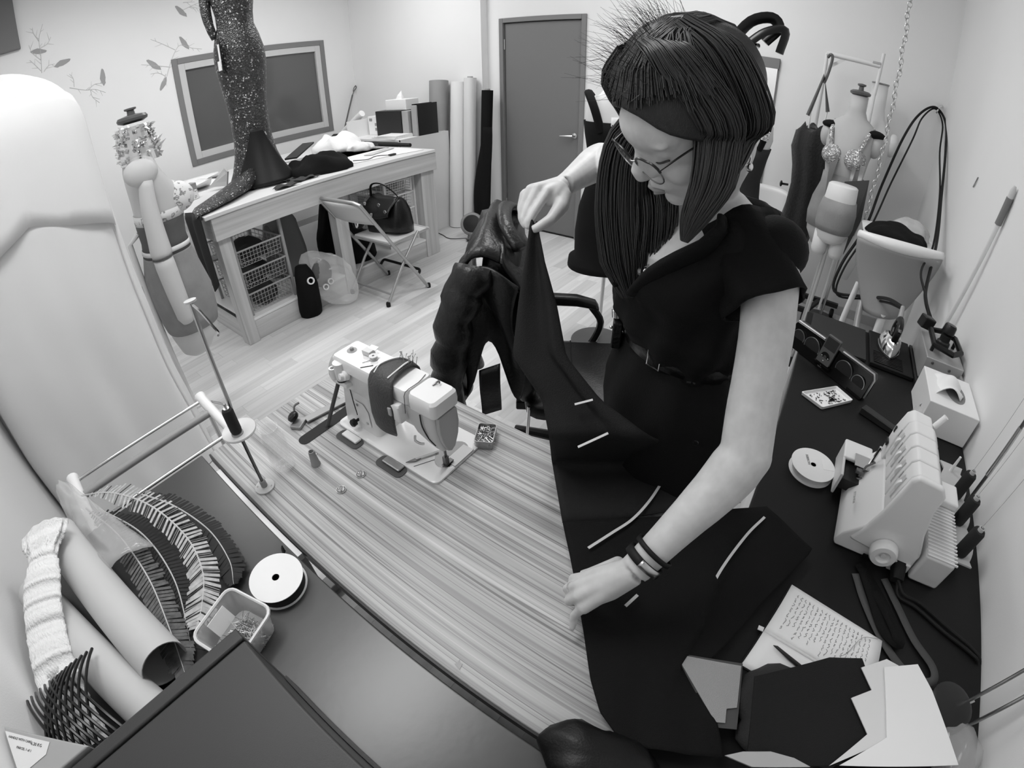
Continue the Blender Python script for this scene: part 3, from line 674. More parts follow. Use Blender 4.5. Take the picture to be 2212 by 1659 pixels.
# ---- white shelf unit with boxes behind the cutting table
t = thing('shelf_unit', 'white shelf unit behind the end of the cutting table', 'shelf', (-3.85, 3.4, 0))
part('side_panel', MB().bbox((-3.47, 3.05, 0), (-3.45, 3.7, 1.0)), 'white_paint', t, smooth=False)
part('side_panel', MB().bbox((-4.25, 3.05, 0), (-4.23, 3.7, 1.18)), 'white_paint', t, smooth=False)
for z in (.4, .985):
    part('shelf_board', MB().bbox((-4.23, 3.05, z), (-3.45, 3.7, z + .02)), 'white_paint', t, smooth=False)
part('shelf_board', MB().bbox((-4.75, 3.2, .99), (-4.25, 3.65, 1.006)), 'white_paint', t, smooth=False)
part('side_panel', MB().bbox((-4.75, 3.2, 0), (-4.735, 3.65, .99)), 'white_paint', t, smooth=False)
t = thing('box_file', 'black storage box with grey end on the white shelf', 'box', (-3.8, 3.38, 1.005))
part('box_body', MB().bbox((-4.02, 3.25, 1.005), (-3.64, 3.5, 1.255)), 'dark_plastic', t, smooth=False, bevel=.006)
part('box_end', MB().bbox((-3.638, 3.26, 1.01), (-3.55, 3.49, 1.25)), 'cardboard', t, smooth=False, bevel=.004)
t = thing('tissue_box', 'white tissue box on top of the black storage box', 'tissue box', (-3.78, 3.42, 1.256))
part('carton', MB().bbox((-3.92, 3.31, 1.256), (-3.62, 3.48, 1.36)), 'white_plastic', t, smooth=False, bevel=.004)
part('tissue', MB().tube([(-3.8, 3.4, 1.35), (-3.79, 3.4, 1.39), (-3.78, 3.41, 1.44)], [.04, .03, .002], 6), 'paper', t, smooth=False)
t = thing('ring_binder', 'grey ring binder standing upright at the shelf end', 'binder', (-3.49, 3.4, 1.005))
part('spine', MB().bbox((-3.525, 3.28, 1.005), (-3.455, 3.30, 1.30)), 'cardboard', t, smooth=False, bevel=.006)
part('cover', MB().bbox((-3.53, 3.30, 1.005), (-3.522, 3.56, 1.31)).bbox((-3.46, 3.30, 1.005), (-3.452, 3.56, 1.31)), 'dark_plastic', t, smooth=False)
part('pages', MB().bbox((-3.52, 3.31, 1.01), (-3.47, 3.52, 1.26)), 'paper', t, smooth=False)
for k in range(4):
    solo('paper_stack', MB().box((-3.72 + .02 * k, 3.17, 1.008 + .008 * k), (.42 - .05 * k, .22, .006), (0, 0, .05 * k - .1)), 'paper', ['lowest', 'second', 'third', 'topmost'][k] + ' sheet bundle on the white shelf before the black box', 'paper', group='paper bundles on the white shelf', smooth=False)
solo('paper_roll', MB().tube([(-4.62, 3.27, 1.045), (-4.26, 3.27, 1.24)], .035, 14), 'roll_white', 'white paper roll lying slanted beside the storage box', 'roll')
t = thing('product_carton', 'white printed carton left of the black storage box', 'box', (-4.12, 3.4, 1.005))
part('carton', MB().bbox((-4.21, 3.3, 1.006), (-4.035, 3.5, 1.2)), 'white_plastic', t, smooth=False, bevel=.003)
for q in ((-4.165, 1.165), (-4.08, 1.115), (-4.08, 1.065)): part('printed_block', MB().box((q[0], 3.298, q[1]), (.045, .002, .03)), 'form_mid', t, smooth=False)
heap('plastic_wrap', (-4.46, 3.50, 1.007), .14, .09, .10, mat('wrap_pale', .62, .35), 'crumpled pale plastic wrap on the low shelf', 'wrap', 21, amp=.5)
solo('small_clamp', MB().box((-4.5, 3.1, 1.0), (.12, .05, .1), (.3, 0, .4)).box((-4.35, 3.08, .975), (.2, .08, .05)), 'black_plastic', 'small black clamp tool behind the white cloth', 'tool', smooth=False, bevel=.006)
solo('black_sleeve', MB().tube([(-3.72, 3.02, .965), (-3.30, 3.03, .965)], .018, 10), 'dark_plastic', 'black tube lying at the cutting table end', 'tube')
# ---- wire basket units under the cutting table
def basket(y0, y1, x0, x1, ztop, zbot, m, label, group, nw, nh, parent_name='wire_basket'):
    t = thing('wire_basket', label, 'basket', ((x0 + x1) / 2, (y0 + y1) / 2, zbot), group)
    part('rim', MB().tube([(x0, y0, ztop), (x0, y1, ztop), (x1, y1, ztop), (x1, y0, ztop)], .007, 6, closed=True), m, t, smooth=False)
    w = MB(); i = .012
    for k in range(nw + 1):
        y = y0 + i + (y1 - y0 - 2 * i) * k / nw
        w.tube([(x0, y, ztop), (x0 - i, y, zbot), (x1 + i, y, zbot), (x1, y, ztop)], .0022, 4)
    for k in range(1, nh + 1):
        z = ztop - (ztop - zbot) * k / nh; w.tube([(x0 - i * k / nh, y0 + i, z), (x0 - i * k / nh, y1 - i, z), (x1 + i, y1 - i, z), (x1 + i, y0 + i, z)], .0022, 4, closed=True)
    nx = 8
    for k in range(nx + 1):
        x = x1 + i + (x0 - x1 - 2 * i) * k / nx
        w.tube([(x, y0 + i * .5, ztop), (x, y0 + i, zbot), (x, y1 - i, zbot), (x, y1 - i * .5, ztop)], .0022, 4)
    o = part('wire_mesh', w, m, t, smooth=False)
    return t
t = thing('basket_stand', 'pale metal frame holding dark wire baskets under the cutting table', 'frame', (-3.3, 1.31, .17))
for x in (-3.05, -3.6):
    for y in (1.135, 1.503):
        part('post', MB().bbox((x - .01, y - .01, .168), (x + .01, y + .01, .765)), 'wire_grey', t, smooth=False)
for k, (zt, zb) in enumerate(((.632, .52), (.478, .36), (.322, .19))):
    basket(1.15, 1.49, -3.045, -3.59, zt, zb, 'wire_grey', ['upper', 'middle', 'lower'][k] + ' wire basket in the frame beside the first pine leg', 'wire baskets near the gown end', 12, 4)
    heap('basket_cloth', (-3.32, 1.32, zb + .006), .2, .13, .10 + .02 * k, 'dark_cloth', 'dark cloth heaped in the ' + ['upper', 'middle', 'lower'][k] + ' wire basket beside the first pine leg', 'fabric', 30 + k, 'cloth in the wire baskets', n=20, k=8)
t = thing('basket_stand', 'white metal basket frame under the far end of the cutting table', 'frame', (-3.3, 2.66, .17))
for x in (-3.09, -3.6):
    for y in (2.50, 2.83):
        part('post', MB().bbox((x - .01, y - .01, .168), (x + .01, y + .01, .77)), 'wire_white', t, smooth=False)
for k, (zt, zb) in enumerate(((.73, .64), (.607, .50), (.464, .36), (.296, .19))):
    basket(2.515, 2.815, -3.09, -3.59, zt, zb, 'wire_white', ['top', 'second', 'third', 'lowest'][k] + ' white wire basket under the far table end', 'white wire baskets under the far table end', 11, 4)
    heap('basket_cloth', (-3.34, 2.665, zb + .006), .2, .115, .09, 'white_cloth' if k != 0 else 'form_mid', ['grey', 'white', 'white', 'white'][k] + ' cloth filling the ' + ['top', 'second', 'third', 'lowest'][k] + ' white wire basket', 'fabric', 40 + k, 'cloth in the wire baskets', n=20, k=8)
# bags and rolls under the middle bay
heap('dark_bundle', (-3.52, 2.27, .169), .19, .17, .42, 'black_cloth', 'large dark cloth bundle under the middle of the cutting table', 'fabric', 51, n=24, k=12)
heap('grey_bundle', (-3.55, 1.75, .169), .18, .18, .5, mat('grey_cloth', .20, .8, bump=.2, bscale=200), 'tall grey cloth bundle under the cutting table', 'fabric', 53, n=24, k=12)
heap('black_bag', (-3.14, 2.22, .169), .085, .15, .30, 'black_cloth', 'black cloth bag behind the folding chair legs', 'bag', 57, n=24, k=12)
t = thing('black_sack', 'black cloth sack with a white cardboard core sticking out', 'bag', (-2.96, 1.555, 0))
sk = MB(); rings = []
for z, cx, cy, rx, ry in ((.003, -2.99, 1.56, .085, .085), (.05, -2.99, 1.56, .095, .09), (.14, -2.97, 1.56, .09, .085), (.24, -2.96, 1.565, .085, .08), (.32, -2.98, 1.57, .07, .07), (.38, -3.0, 1.57, .04, .045)):
    rings.append([Vector((cx + rx * math.cos(a) * (1 + nz((math.cos(a), math.sin(a), z * 6), 2, .12)), cy + ry * math.sin(a), z)) for a in [6.2832 * k / 20 for k in range(20)]])
part('sack', sk.loft(rings), 'black_cloth', t, smooth='all')
part('roll_core', MB().lathe([(.018, 0), (.027, 0), (.027, .03), (.018, .03), (.018, 0)], (-2.90, 1.565, .285), (.85, -.25, .35), 16), 'white_plastic', t)
t = thing('plastic_bag', 'clear plastic bag of grey cloth leaning against the table leg', 'bag', (-2.88, 1.80, 0))
def film(u, v):
    a = 6.2832 * u; r = math.sin(v * math.pi) ** .6
    q = 1 + .16 * nz((math.cos(a) * 2, math.sin(a) * 2, v * 5), 1.6) + .05 * math.sin(a * 7 + v * 9)
    base = Vector((-3.05, 1.62, .44)).lerp(Vector((-2.80, 1.86, .03)), v)
    return base + Vector((.055 * r * q * math.cos(a) + .03 * r * math.sin(a), .13 * r * q * math.sin(a), .10 * r * q * math.sin(a + .6)))
part('film', MB().grid(film, 40, 26, wrap=True), 'clear_film', t, smooth=False)
cb_ = MB(); cb_.ball((-2.95, 1.70, .28), (.04, .085, .11), 14, 10)
part('contents', cb_, 'form_dark', t, smooth='all')
tp = MB()
for y, z in ((1.665, .20), (1.715, .225)):
    tp.lathe([(.014, 0), (.024, 0), (.024, .02), (.014, .02), (.014, 0)], (-2.88, y, z), (.9, -.2, .3), 14)
part('tape_roll', tp, 'wrap_pale', t)
# ---- folding chair with handbag
t = thing('folding_chair', 'light grey metal folding chair beside the cutting table', 'chair', (-2.76, 2.15, 0))
xr, xl = -2.52, -3.0
fr = [(xr, 2.36, .012), (xr, 2.10, .44), (xr, 1.90, .74), (xr, 1.83, .80), (xr - .05, 1.81, .815), (xl + .05, 1.81, .815), (xl, 1.83, .80), (xl, 1.90, .74), (xl, 2.10, .44), (xl, 2.36, .012)]
fr = [(x, 2.36 - (z / .815) * .545, z) for x, y, z in [(a, b, c) for a, b, c in fr]]
part('back_frame', MB().tube(fr, .0125, 10), 'chair_grey', t)
for x in (xr + .02, xl - .02):
    pass
for x in (xr - .022, xl + .022):
    part('leg', MB().tube([(x, 1.955, .012), (x, 2.13, .25), (x, 2.33, .47)], .011, 10), 'chair_grey', t)
part('backrest', MB().grid(lambda u, v: Vector((xl + .015 + (xr - xl - .03) * u, 1.815 + .11 * v - .03 * math.sin(u * math.pi) + .012, .80 - .165 * v)), 12, 6), 'chair_seat', t, smooth='all', solid=.012)
part('seat', MB().bbox((xl + .03, 2.06, .445), (xr - .03, 2.46, .462)), 'chair_seat', t, smooth=False, bevel=.006)
part('seat_rail', MB().tube([(xl + .03, 2.06, .44), (xr - .03, 2.06, .44), (xr - .03, 2.44, .455), (xl + .03, 2.44, .455)], .010, 8, closed=True), 'chair_grey', t)
part('stretcher', MB().tube(bez([(xr - .02, 2.28, .13), (xr - .03, 2.31, .16), (xr - .1, 2.31, .165), (xl + .1, 2.31, .165), (xl + .03, 2.31, .16), (xl + .02, 2.28, .13)], 20), .011, 8), 'black_rubber', t)
part('stretcher', MB().tube([(xl + .022, 2.0, .08), (xr - .022, 2.0, .08)], .008, 8), 'chair_grey', t)
for x, y in ((xr, 2.36), (xl, 2.36), (xr - .022, 1.955), (xl + .022, 1.955)):
    part('foot_cap', MB().lathe([(.016, 0), (.017, .02), (.014, .035)], (x, y, 0), (0, 0, 1), 12), 'black_rubber', t)
t = thing('handbag', 'glossy black handbag on the folding chair seat', 'bag', (-2.76, 2.27, .463))
hb = MB(); rings = []
for z, w, d in ((.466, .18, .10), (.48, .20, .12), (.54, .205, .12), (.62, .19, .10), (.69, .16, .065), (.72, .14, .03)):
    rings.append([Vector((-2.77 + w * math.cos(a) * (1 if abs(math.cos(a)) < .9 else .97) + .03 * (z - .46), 2.26 + d * math.sin(a) + .02 * math.sin(3 * a), z + .02 * math.sin(2 * a + z * 20))) for a in [6.2832 * k / 24 for k in range(24)]])
part('bag_body', hb.loft(rings), 'leather_black', t, smooth='all')
part('flap', MB().grid(lambda u, v: Vector((-2.92 + .30 * u, 2.26 - .13 * math.sin(v * 1.6) - .005, .735 - .15 * v * (1 - .5 * abs(u - .5)))), 14, 8), 'leather_black', t, smooth='all', solid=.006)
part('strap', MB().tube(bez([(-2.93, 2.24, .70), (-2.86, 2.2, .82), (-2.76, 2.22, .83), (-2.66, 2.26, .75), (-2.6, 2.26, .66)], 20), .009, 6, flat=.5), 'leather_black', t)
for x, z in ((-2.86, .70), (-2.70, .705), (-2.64, .66), (-2.80, .62)): part('buckle', MB().lathe([(.009, -.003), (.014, -.003), (.014, .003), (.009, .003), (.009, -.003)], (x, 2.12, z), (0, 1, .1), 12), 'chrome', t)
part('charm', MB().lathe([(.0, 0), (.055, 0), (.057, .008), (.05, .014), (0, .014)], (-2.93, 2.09, .56), (.35, -.9, .2), 20), 'black_plastic', t)
part('charm_badge', MB().tube(bez([(-2.935, 2.072, .60), (-2.915, 2.066, .55), (-2.935, 2.068, .52), (-2.95, 2.072, .57), (-2.93, 2.07, .61)], 16), .007, 6), 'white_plastic', t)
# ---- cloth and paper rolls leaning on the back wall
def roll(p0, p1, r, m, label, core=True, n=20):
    t = thing('fabric_roll', label, 'roll', p0, 'rolls leaning on the back wall')
    part('roll_body', MB().tube([p0, p1], r, n), m, t)
    if core:
        d = (Vector(p1) - Vector(p0)).normalized(); part('core', MB().lathe([(r * .35, 0), (r * .45, 0), (r * .45, .015), (r * .35, .015), (r * .35, 0)], p1, d, 14), 'cardboard', t)
    return t
roll((-3.56, 3.60, .002), (-3.62, 3.78, 1.51), .098, mat('roll_grey', .30, .6, vary=.01), 'tall grey cardboard-coloured roll leaning beside the white shelf', False)
roll((-3.37, 3.66, .002), (-3.37, 3.795, 1.49), .075, 'roll_white', 'thick white roll leaning next to the grey roll', False)
roll((-3.235, 3.71, .002), (-3.235, 3.815, 1.525), .062, mat('roll_white2', .70, .55, bump=.3, bscale=14), 'crinkled white roll between white and black rolls')
t = roll((-3.04, 3.72, .002), (-3.05, 3.845, 1.40), .056, 'black_cloth', 'black cloth roll leaning beside the grey door')
def drape(u, v):
    a = -2.6 + 2.2 * u; r = .062 + .018 * math.sin(v * 5 + u * 3) + .05 * (1 - v) * v
    return Vector((-3.04 + r * math.cos(a) * (1.1 + .5 * (1 - v)), 3.72 + .1 * v + r * math.sin(a), .05 + 1.0 * v))
part('loose_end', MB().grid(drape, 14, 14), 'black_cloth', t, smooth='all', solid=.003)
solo('black_tube', MB().tube([(-3.49, 3.50, .002), (-3.49, 3.53, .36)], .022, 10), 'dark_plastic', 'short black tube standing between shelf and grey roll', 'tube')
# ---- round fan heater on the floor
t = thing('fan_heater', 'small round grey fan heater on the floor by the rolls', 'heater', (-2.93, 3.40, 0))
hd = Vector((.45, -.75, .35)).normalized(); hc = Vector((-2.95, 3.42, .155))
part('housing', MB().lathe([(.0, -.07), (.07, -.07), (.105, -.04), (.115, 0), (.108, .025), (.09, .035), (.085, .03), (.085, .02), (0, .02)], hc, hd, 30), 'form_mid', t)
part('grille', MB().lathe([(.0, .022), (.083, .022), (.083, .028), (0, .03)], hc, hd, 30), 'black_plastic', t)
part('stand', MB().tube([hc + Vector((.0, -.02, -.09)), (-2.92, 3.37, .02), (-2.92, 3.36, .004)], [.03, .045, .06], 12), 'form_dark', t)
part('dial', MB().lathe([(.0, 0), (.022, 0), (.022, .012), (.012, .014), (0, .014)], hc + hd * .02 + Vector((.03, -.02, -.12)), hd, 14), 'white_plastic', t)
part('cord', MB().tube(bez([(-2.98, 3.36, .02), (-3.15, 3.30, .006), (-3.3, 3.35, .006), (-3.5, 3.40, .006)], 16), .004, 6), 'dark_plastic', t)
# ================================================================ on the sewing table
mat('machine_white', 0.74, 0.32, coat=.2)
mat('machine_grey', 0.40, 0.4)
mat('machine_shade', 0.58, 0.35)
mat('thread_black', 0.012, 0.75, bump=.4, bscale=900, stretch=(1, 1, 3))
mat('thread_white', 0.78, 0.7, bump=.4, bscale=900)
mat('cork', 0.45, 0.7)
mat('felt_grey', 0.07, 0.9)
t = thing('sewing_machine', 'white electric sewing machine with grey faceplate on the striped table', 'sewing machine', (-.75, .56, ST))
def rr(x0, x1, y0, y1, z, r, n=5): return rect_ring((x0 + x1) / 2, (y0 + y1) / 2, z, x1 - x0, y1 - y0, r, n)
part('bed', MB().loft([rr(-.94, -.567, .476, .660, ST + .0005, .018), rr(-.94, -.567, .476, .660, ST + .006, .018), rr(-.936, -.571, .480, .656, ST + .008, .016)]), 'machine_white', t)
part('bed_seam', MB().box((-.625, .53, ST + .0085), (.0012, .10, .0008), (0, 0, -.5)), 'dark_plastic', t, smooth=False)
bz = ST + .008
part('column', MB().loft([rr(-.934, -.792, .503, .588, bz, .012), rr(-.930, -.795, .504, .588, bz + .04, .014), rr(-.915, -.80, .505, .585, .86, .014), rr(-.90, -.79, .502, .58, .90, .012), rr(-.885, -.775, .50, .575, .925, .01)]), 'machine_white', t)
part('arm', MB().loft([rr(-.885, -.615, .503, .565, .872, .012), rr(-.886, -.61, .498, .568, .888, .012), rr(-.886, -.60, .494, .568, .945, .008)]), 'machine_white', t, smooth=30)
part('top_cover', MB().loft([rr(-.892, -.63, .487, .570, .945, .008), rr(-.892, -.63, .487, .570, .972, .008), rr(-.888, -.632, .490, .567, .978, .008)]), 'machine_white', t, smooth=30)
part('head_lid', MB().loft([rr(-.628, -.552, .488, .566, .940, .010), rr(-.628, -.550, .486, .567, .955, .012), rr(-.628, -.552, .488, .566, .972, .012), rr(-.626, -.558, .492, .562, .978, .010)]), 'machine_white', t, smooth=30)
part('head', MB().loft([rr(-.655, -.563, .492, .562, .938, .012), rr(-.65, -.560, .494, .562, .90, .014), rr(-.635, -.563, .50, .558, .862, .012), rr(-.615, -.567, .512, .552, .832, .008), rr(-.60, -.572, .52, .546, .815, .006)]), 'machine_shade', t)
part('faceplate', MB().prism([(-.5495, .4985, .936), (-.5495, .5545, .936), (-.548, .556, .90), (-.5515, .554, .862), (-.558, .547, .824), (-.560, .535, .814), (-.558, .523, .824), (-.5515, .505, .865), (-.548, .497, .90)], (-.012, 0, 0)), 'machine_grey', t, smooth=False, bevel=.003)
part('front_panel', MB().loft([rr(-.735, -.645, .474, .50, .895, .004), rr(-.735, -.645, .472, .50, .90, .004), rr(-.735, -.645, .472, .50, .938, .004), rr(-.733, -.647, .474, .50, .942, .004)]), 'machine_white', t, smooth=30)
part('panel_knob', MB().box((-.672, .470, .920), (.010, .006, .022)), 'machine_grey', t, smooth=False, bevel=.002)
text('brand_lettering', 'BERNINA', .014, frame3((-.735, .4715, .918), (1, 0, 0), (0, 0, 1)), 'black_plastic', t)
text('model_lettering', '217', .010, frame3((-.7915, .53, .80), (0, 1, 0), (0, 0, 1)), 'dark_plastic', t)
part('access_plate', MB().prism([(-.862, .5025, .775), (-.812, .5025, .775), (-.812, .5025, .825), (-.828, .5025, .845), (-.862, .5025, .845)], (0, -.002, 0)), 'machine_white', t, smooth=False, bevel=.001)
for x, z in ((-.850, .835), (-.825, .785)): part('plate_screw', MB().lathe([(0, 0), (.004, 0), (.004, .002), (0, .002)], (x, .5005, z), (0, -1, 0), 10), 'steel', t)
part('stitch_knob', MB().lathe([(0, 0), (.004, 0), (.004, .012), (.010, .012), (.011, .022), (.008, .026), (0, .026)], (-.868, .504, .775), (0, -1, 0), 14), 'black_plastic', t)
part('front_groove', MB().tube([(-.868, .503, .79), (-.872, .5035, .83), (-.872, .5035, .875)], .0012, 4), 'dark_plastic', t)
part('handwheel', MB().lathe([(0, 0), (.05, 0), (.055, .005), (.055, .022), (.05, .028), (.02, .032), (0, .032)], (-.892, .535, .915), (-1, 0, 0), 24), 'machine_grey', t)
part('spool_bracket', MB().bbox((-.905, .478, .900), (-.842, .498, .912)), 'machine_white', t, smooth=False, bevel=.003)
part('bobbin_pin', MB().lathe([(.006, 0), (.010, 0), (.010, .03), (.006, .03), (.006, 0)], (-.893, .482, .912), (0, 0, 1), 14), 'machine_white', t)
part('dial_screw', MB().lathe([(0, 0), (.013, 0), (.013, .012), (.008, .014), (.008, .022), (0, .022)], (-.845, .492, .935), (-.2, -1, .2), 14), 'white_plastic', t)
part('stitch_dial', MB().lathe([(.013, 0), (.013, .001), (.005, .001), (.005, .008), (0, .009)], (-.862, .53, .978), (0, 0, 1), 16), 'grey_plastic', t)
part('slide_slot', MB().box((-.775, .505, .9785), (.03, .003, .001), (0, 0, .9)), 'dark_plastic', t, smooth=False)
part('top_hook', MB().tube(bez([(-.60, .54, .979), (-.597, .55, .982), (-.592, .553, .986), (-.588, .549, .984)], 8), .0022, 5), 'dark_steel', t)
part('thread', MB().tube(bez([(-.64, .56, .9795), (-.632, .53, .9795), (-.632, .49, .978), (-.633, .484, .95), (-.634, .482, .925)], 14), .0007, 4), 'black_plastic', t)
part('take_up_groove', MB().tube(bez([(-.596, .489, .935), (-.597, .491, .90), (-.592, .500, .86), (-.585, .51, .835)], 12), .0016, 4), 'dark_plastic', t)
part('thread_guide', MB().tube(bez([(-.625, .49, .86), (-.622, .485, .85), (-.61, .488, .845), (-.605, .495, .842)], 8), .0028, 6), 'steel', t)
part('needle_plate', MB().prism([Vector((-.602, .572, bz)) + Vector((.034 * math.cos(a), .05 * math.sin(a), 0)) for a in [6.2832 * k / 24 for k in range(24)]], (0, 0, .0012)), 'chrome', t, smooth=False)
part('slide_plate', MB().bbox((-.60, .545, bz + .0005), (-.568, .615, bz + .0018)), 'steel', t, smooth=False)
pf = MB(); pf.tube([(-.588, .537, .82), (-.588, .54, .765)], .0035, 8); pf.tube([(-.593, .545, .82), (-.593, .545, bz + .002)], .0016, 6)
part('needle_bar', pf, 'dark_steel', t)
part('presser_foot', MB().box((-.588, .542, bz + .005), (.012, .03, .003)).box((-.588, .537, bz + .018), (.010, .012, .024)), 'dark_steel', t, smooth=False)
part('edge_guide', MB().beam((-.66, .505, bz + .003), (-.632, .558, bz + .003), .006, .004), 'chrome', t, smooth=False)
part('guide_blade', MB().prism([(-.672, .482, bz + .002), (-.664, .505, bz + .002), (-.650, .52, bz + .002), (-.655, .50, bz + .002)], (0, 0, .002)), 'dark_steel', t, smooth=False)
for k, x in enumerate((-.862, -.70)):
    part('hinge_pad', MB().loft([rr(x - .045, x + .045, .438, .476, ST + .0005, .014), rr(x - .045, x + .045, .438, .476, ST + .002, .014)]), 'felt_grey', t)
    part('hinge', MB().bbox((x - .028, .452, ST + .002), (x + .032, .474, ST + .010)), 'machine_white' if k == 0 else 'steel', t, smooth=False, bevel=.003)
part('belt', MB().tube([(-.905, .505, .90), (-.955, .452, ST + .001)], .0055, 8), 'felt_grey', t)
# pincushion band buckled around the arm
t = thing('pincushion_band', 'dark pincushion band with pale piping wrapped over the machine arm', 'pincushion', (-.70, .53, .98))
def band(u, v):
    path = [(.478, .84), (.472, .88), (.474, .93), (.480, .968), (.49, .984), (.51, .990), (.54, .991), (.562, .987), (.575, .975), (.577, .94), (.577, .90)]
    k = v * (len(path) - 1); i = min(int(k), len(path) - 2); f = k - i
    y = path[i][0] + (path[i + 1][0] - path[i][0]) * f; z = path[i][1] + (path[i + 1][1] - path[i][1]) * f
    w = .028 + .006 * math.sin(v * 6) + .008 * (1 - v)
    return Vector((-.712 + w * (2 * u - 1) + .006 * math.sin(v * 8) + .016 * v, y - .006 * math.sin(u * math.pi) * (1 if v < .4 else 0), z + .006 * math.sin(u * math.pi) * (1 if v > .4 else 0)))
part('band', MB().grid(band, 14, 30), mat('band_cloth', .045, .5, bump=.3, bscale=200), t, smooth='all', solid=.004)
part('piping', MB().tube(bez([band(.18, .40) + Vector((0, 0, .005)), band(.12, .52) + Vector((0, 0, .005)), band(.35, .66) + Vector((0, 0, .006)), band(.75, .72) + Vector((0, 0, .006)), band(.9, .6) + Vector((0, 0, .005)), band(.8, .42) + Vector((0, -.003, .003))], 28), .0018, 6), 'white_plastic', t)
pins = MB(); random.seed(5)
for k in range(14):
    o = band(random.uniform(.3, .95), random.uniform(.66, .78)); d = Vector((random.uniform(-.5, .5), random.uniform(-.1, .6), 1)).normalized(); L = random.uniform(.012, .026)
    pins.tube([o, o + d * L], .0006, 4); pins.ball(o + d * L, .0016, 6, 4)
o = part('pin_cluster', pins, 'steel', t); o['kind'] = 'stuff'
part('needle', MB().tube([band(.9, .72), band(.9, .72) + Vector((.002, .006, .036))], .0005, 4), 'steel', t)
# white spool on the machine's pin and bits on its top
t = thing('thread_spool', 'white thread spool standing on the machine spool pin', 'thread spool', (-.868, .487, .913))
part('thread_wrap', MB().lathe([(0, .004), (.0125, .004), (.0135, .01), (.0135, .044), (.0125, .05), (0, .05)], (-.868, .487, .913), (0.05, -.02, 1), 18), 'thread_white', t)
part('spool_flange', MB().lathe([(0, 0), (.013, 0), (.013, .004), (0, .004)], (-.868, .487, .913), (0.05, -.02, 1), 18), 'dark_plastic', t)
part('spool_flange', MB().lathe([(0, .05), (.0145, .05), (.0145, .054), (0, .055)], (-.868, .487, .913), (0.05, -.02, 1), 18), 'white_plastic', t)
t = thing('bobbin_case', 'tiny square white box on the machine top', 'box', (-.81, .545, .979))
part('box_body', MB().box((-.812, .543, .985), (.026, .020, .012), (0, 0, .1)), 'machine_shade', t, smooth=False, bevel=.001)
part('box_lid', MB().box((-.806, .555, .9915), (.024, .014, .0015), (.2, 0, .1)), 'white_plastic', t, smooth=False)
t = thing('bobbin', 'small round metal bobbin beside the tiny box on the machine', 'bobbin', (-.785, .535, .979))
part('bobbin_rim', MB().lathe([(.003, 0), (.0105, 0), (.0105, .0012), (.007, .0015), (.007, .0075), (.0105, .008), (.0105, .0092), (.003, .0092), (.003, 0)], (-.785, .535, .979), (0, 0, 1), 18), 'machine_shade', t)
part('thread_tail', MB().tube([(-.787, .526, .9795), (-.795, .508, .9795)], .0008, 4), 'grey_plastic', t)
solo('thread_snippet', MB().ball((-.735, .54, .984), (.016, .012, .004), 10, 6), 'white_cloth', 'wisp of white lint on the machine beside the pincushion band', 'lint')
# table hardware
solo('belt_slot_trim', MB().loft([rr(-.982, -.944, .362, .62, ST + .0003, .018), rr(-.982, -.944, .362, .62, ST + .0016, .018)]), mat('slot_black', .006, .7), 'black belt slot cut in the striped table', 'slot', smooth=False)
t = thing('bobbin_winder', 'steel bobbin winder arm lying on the table by the belt slot', 'bobbin winder', (-1.03, .45, ST))
part('arm', MB().beam((-1.022, .425, ST + .008), (-.995, .575, ST + .008), .026, .006), mat('winder_grey', .30, .4, metal=.5), t, smooth=False, bevel=.002)
part('foot', MB().box((-1.03, .405, ST + .006), (.034, .045, .011), (0, 0, .5)), 'winder_grey', t, smooth=False, bevel=.003)
part('wheel', MB().lathe([(0, 0), (.014, 0), (.017, .004), (.017, .012), (.012, .016), (.006, .016), (0, .014)], (-1.043, .405, ST + .018), (-.3, -.4, .85), 20), 'black_plastic', t)
part('lever', MB().tube(bez([(-1.048, .41, ST + .03), (-1.055, .42, ST + .045), (-1.05, .435, ST + .05)], 8), .003, 6), 'dark_steel', t)
# pin tin
t = thing('pin_tin', 'small open metal tin full of pins on the striped table', 'tin', (-.57, .667, ST))
cx, cy, ra = -.570, .6665, math.radians(28)
def tinring(z, w, d): return [Vector((cx + p.x * math.cos(ra) - p.y * math.sin(ra), cy + p.x * math.sin(ra) + p.y * math.cos(ra), z)) for p in rect_ring(0, 0, 0, w, d, .006, 4)]
part('tin_body', MB().loft([tinring(ST + .001, .044, .066), tinring(ST + .027, .048, .07), tinring(ST + .027, .044, .066), tinring(ST + .006, .042, .064)]), mat('tin_metal', .42, .35, metal=.8), t)
def pinheap(name, c, w, d, h, n, ang, parent, L=(.018, .03), m='steel', seed=1):
    mb = MB(); random.seed(seed)
    for k in range(n):
        x, y, z = random.uniform(-w, w) * .8, random.uniform(-d, d) * .8, random.uniform(0, h)
        a = random.random() * 6.28; l = random.uniform(*L) / 2; e = random.uniform(-.25, .25)
        o = Vector((c[0] + x * math.cos(ang) - y * math.sin(ang), c[1] + x * math.sin(ang) + y * math.cos(ang), c[2] + z)); v = Vector((math.cos(a), math.sin(a), e)) * l
        mb.tube([o - v, o + v], .0006, 3, cap=False)
    o = part(name, mb, m, parent, smooth=False); o['kind'] = 'stuff'; return o
pinheap('pin_pile', (cx, cy, ST + .008), .021, .032, .014, 260, ra, t)
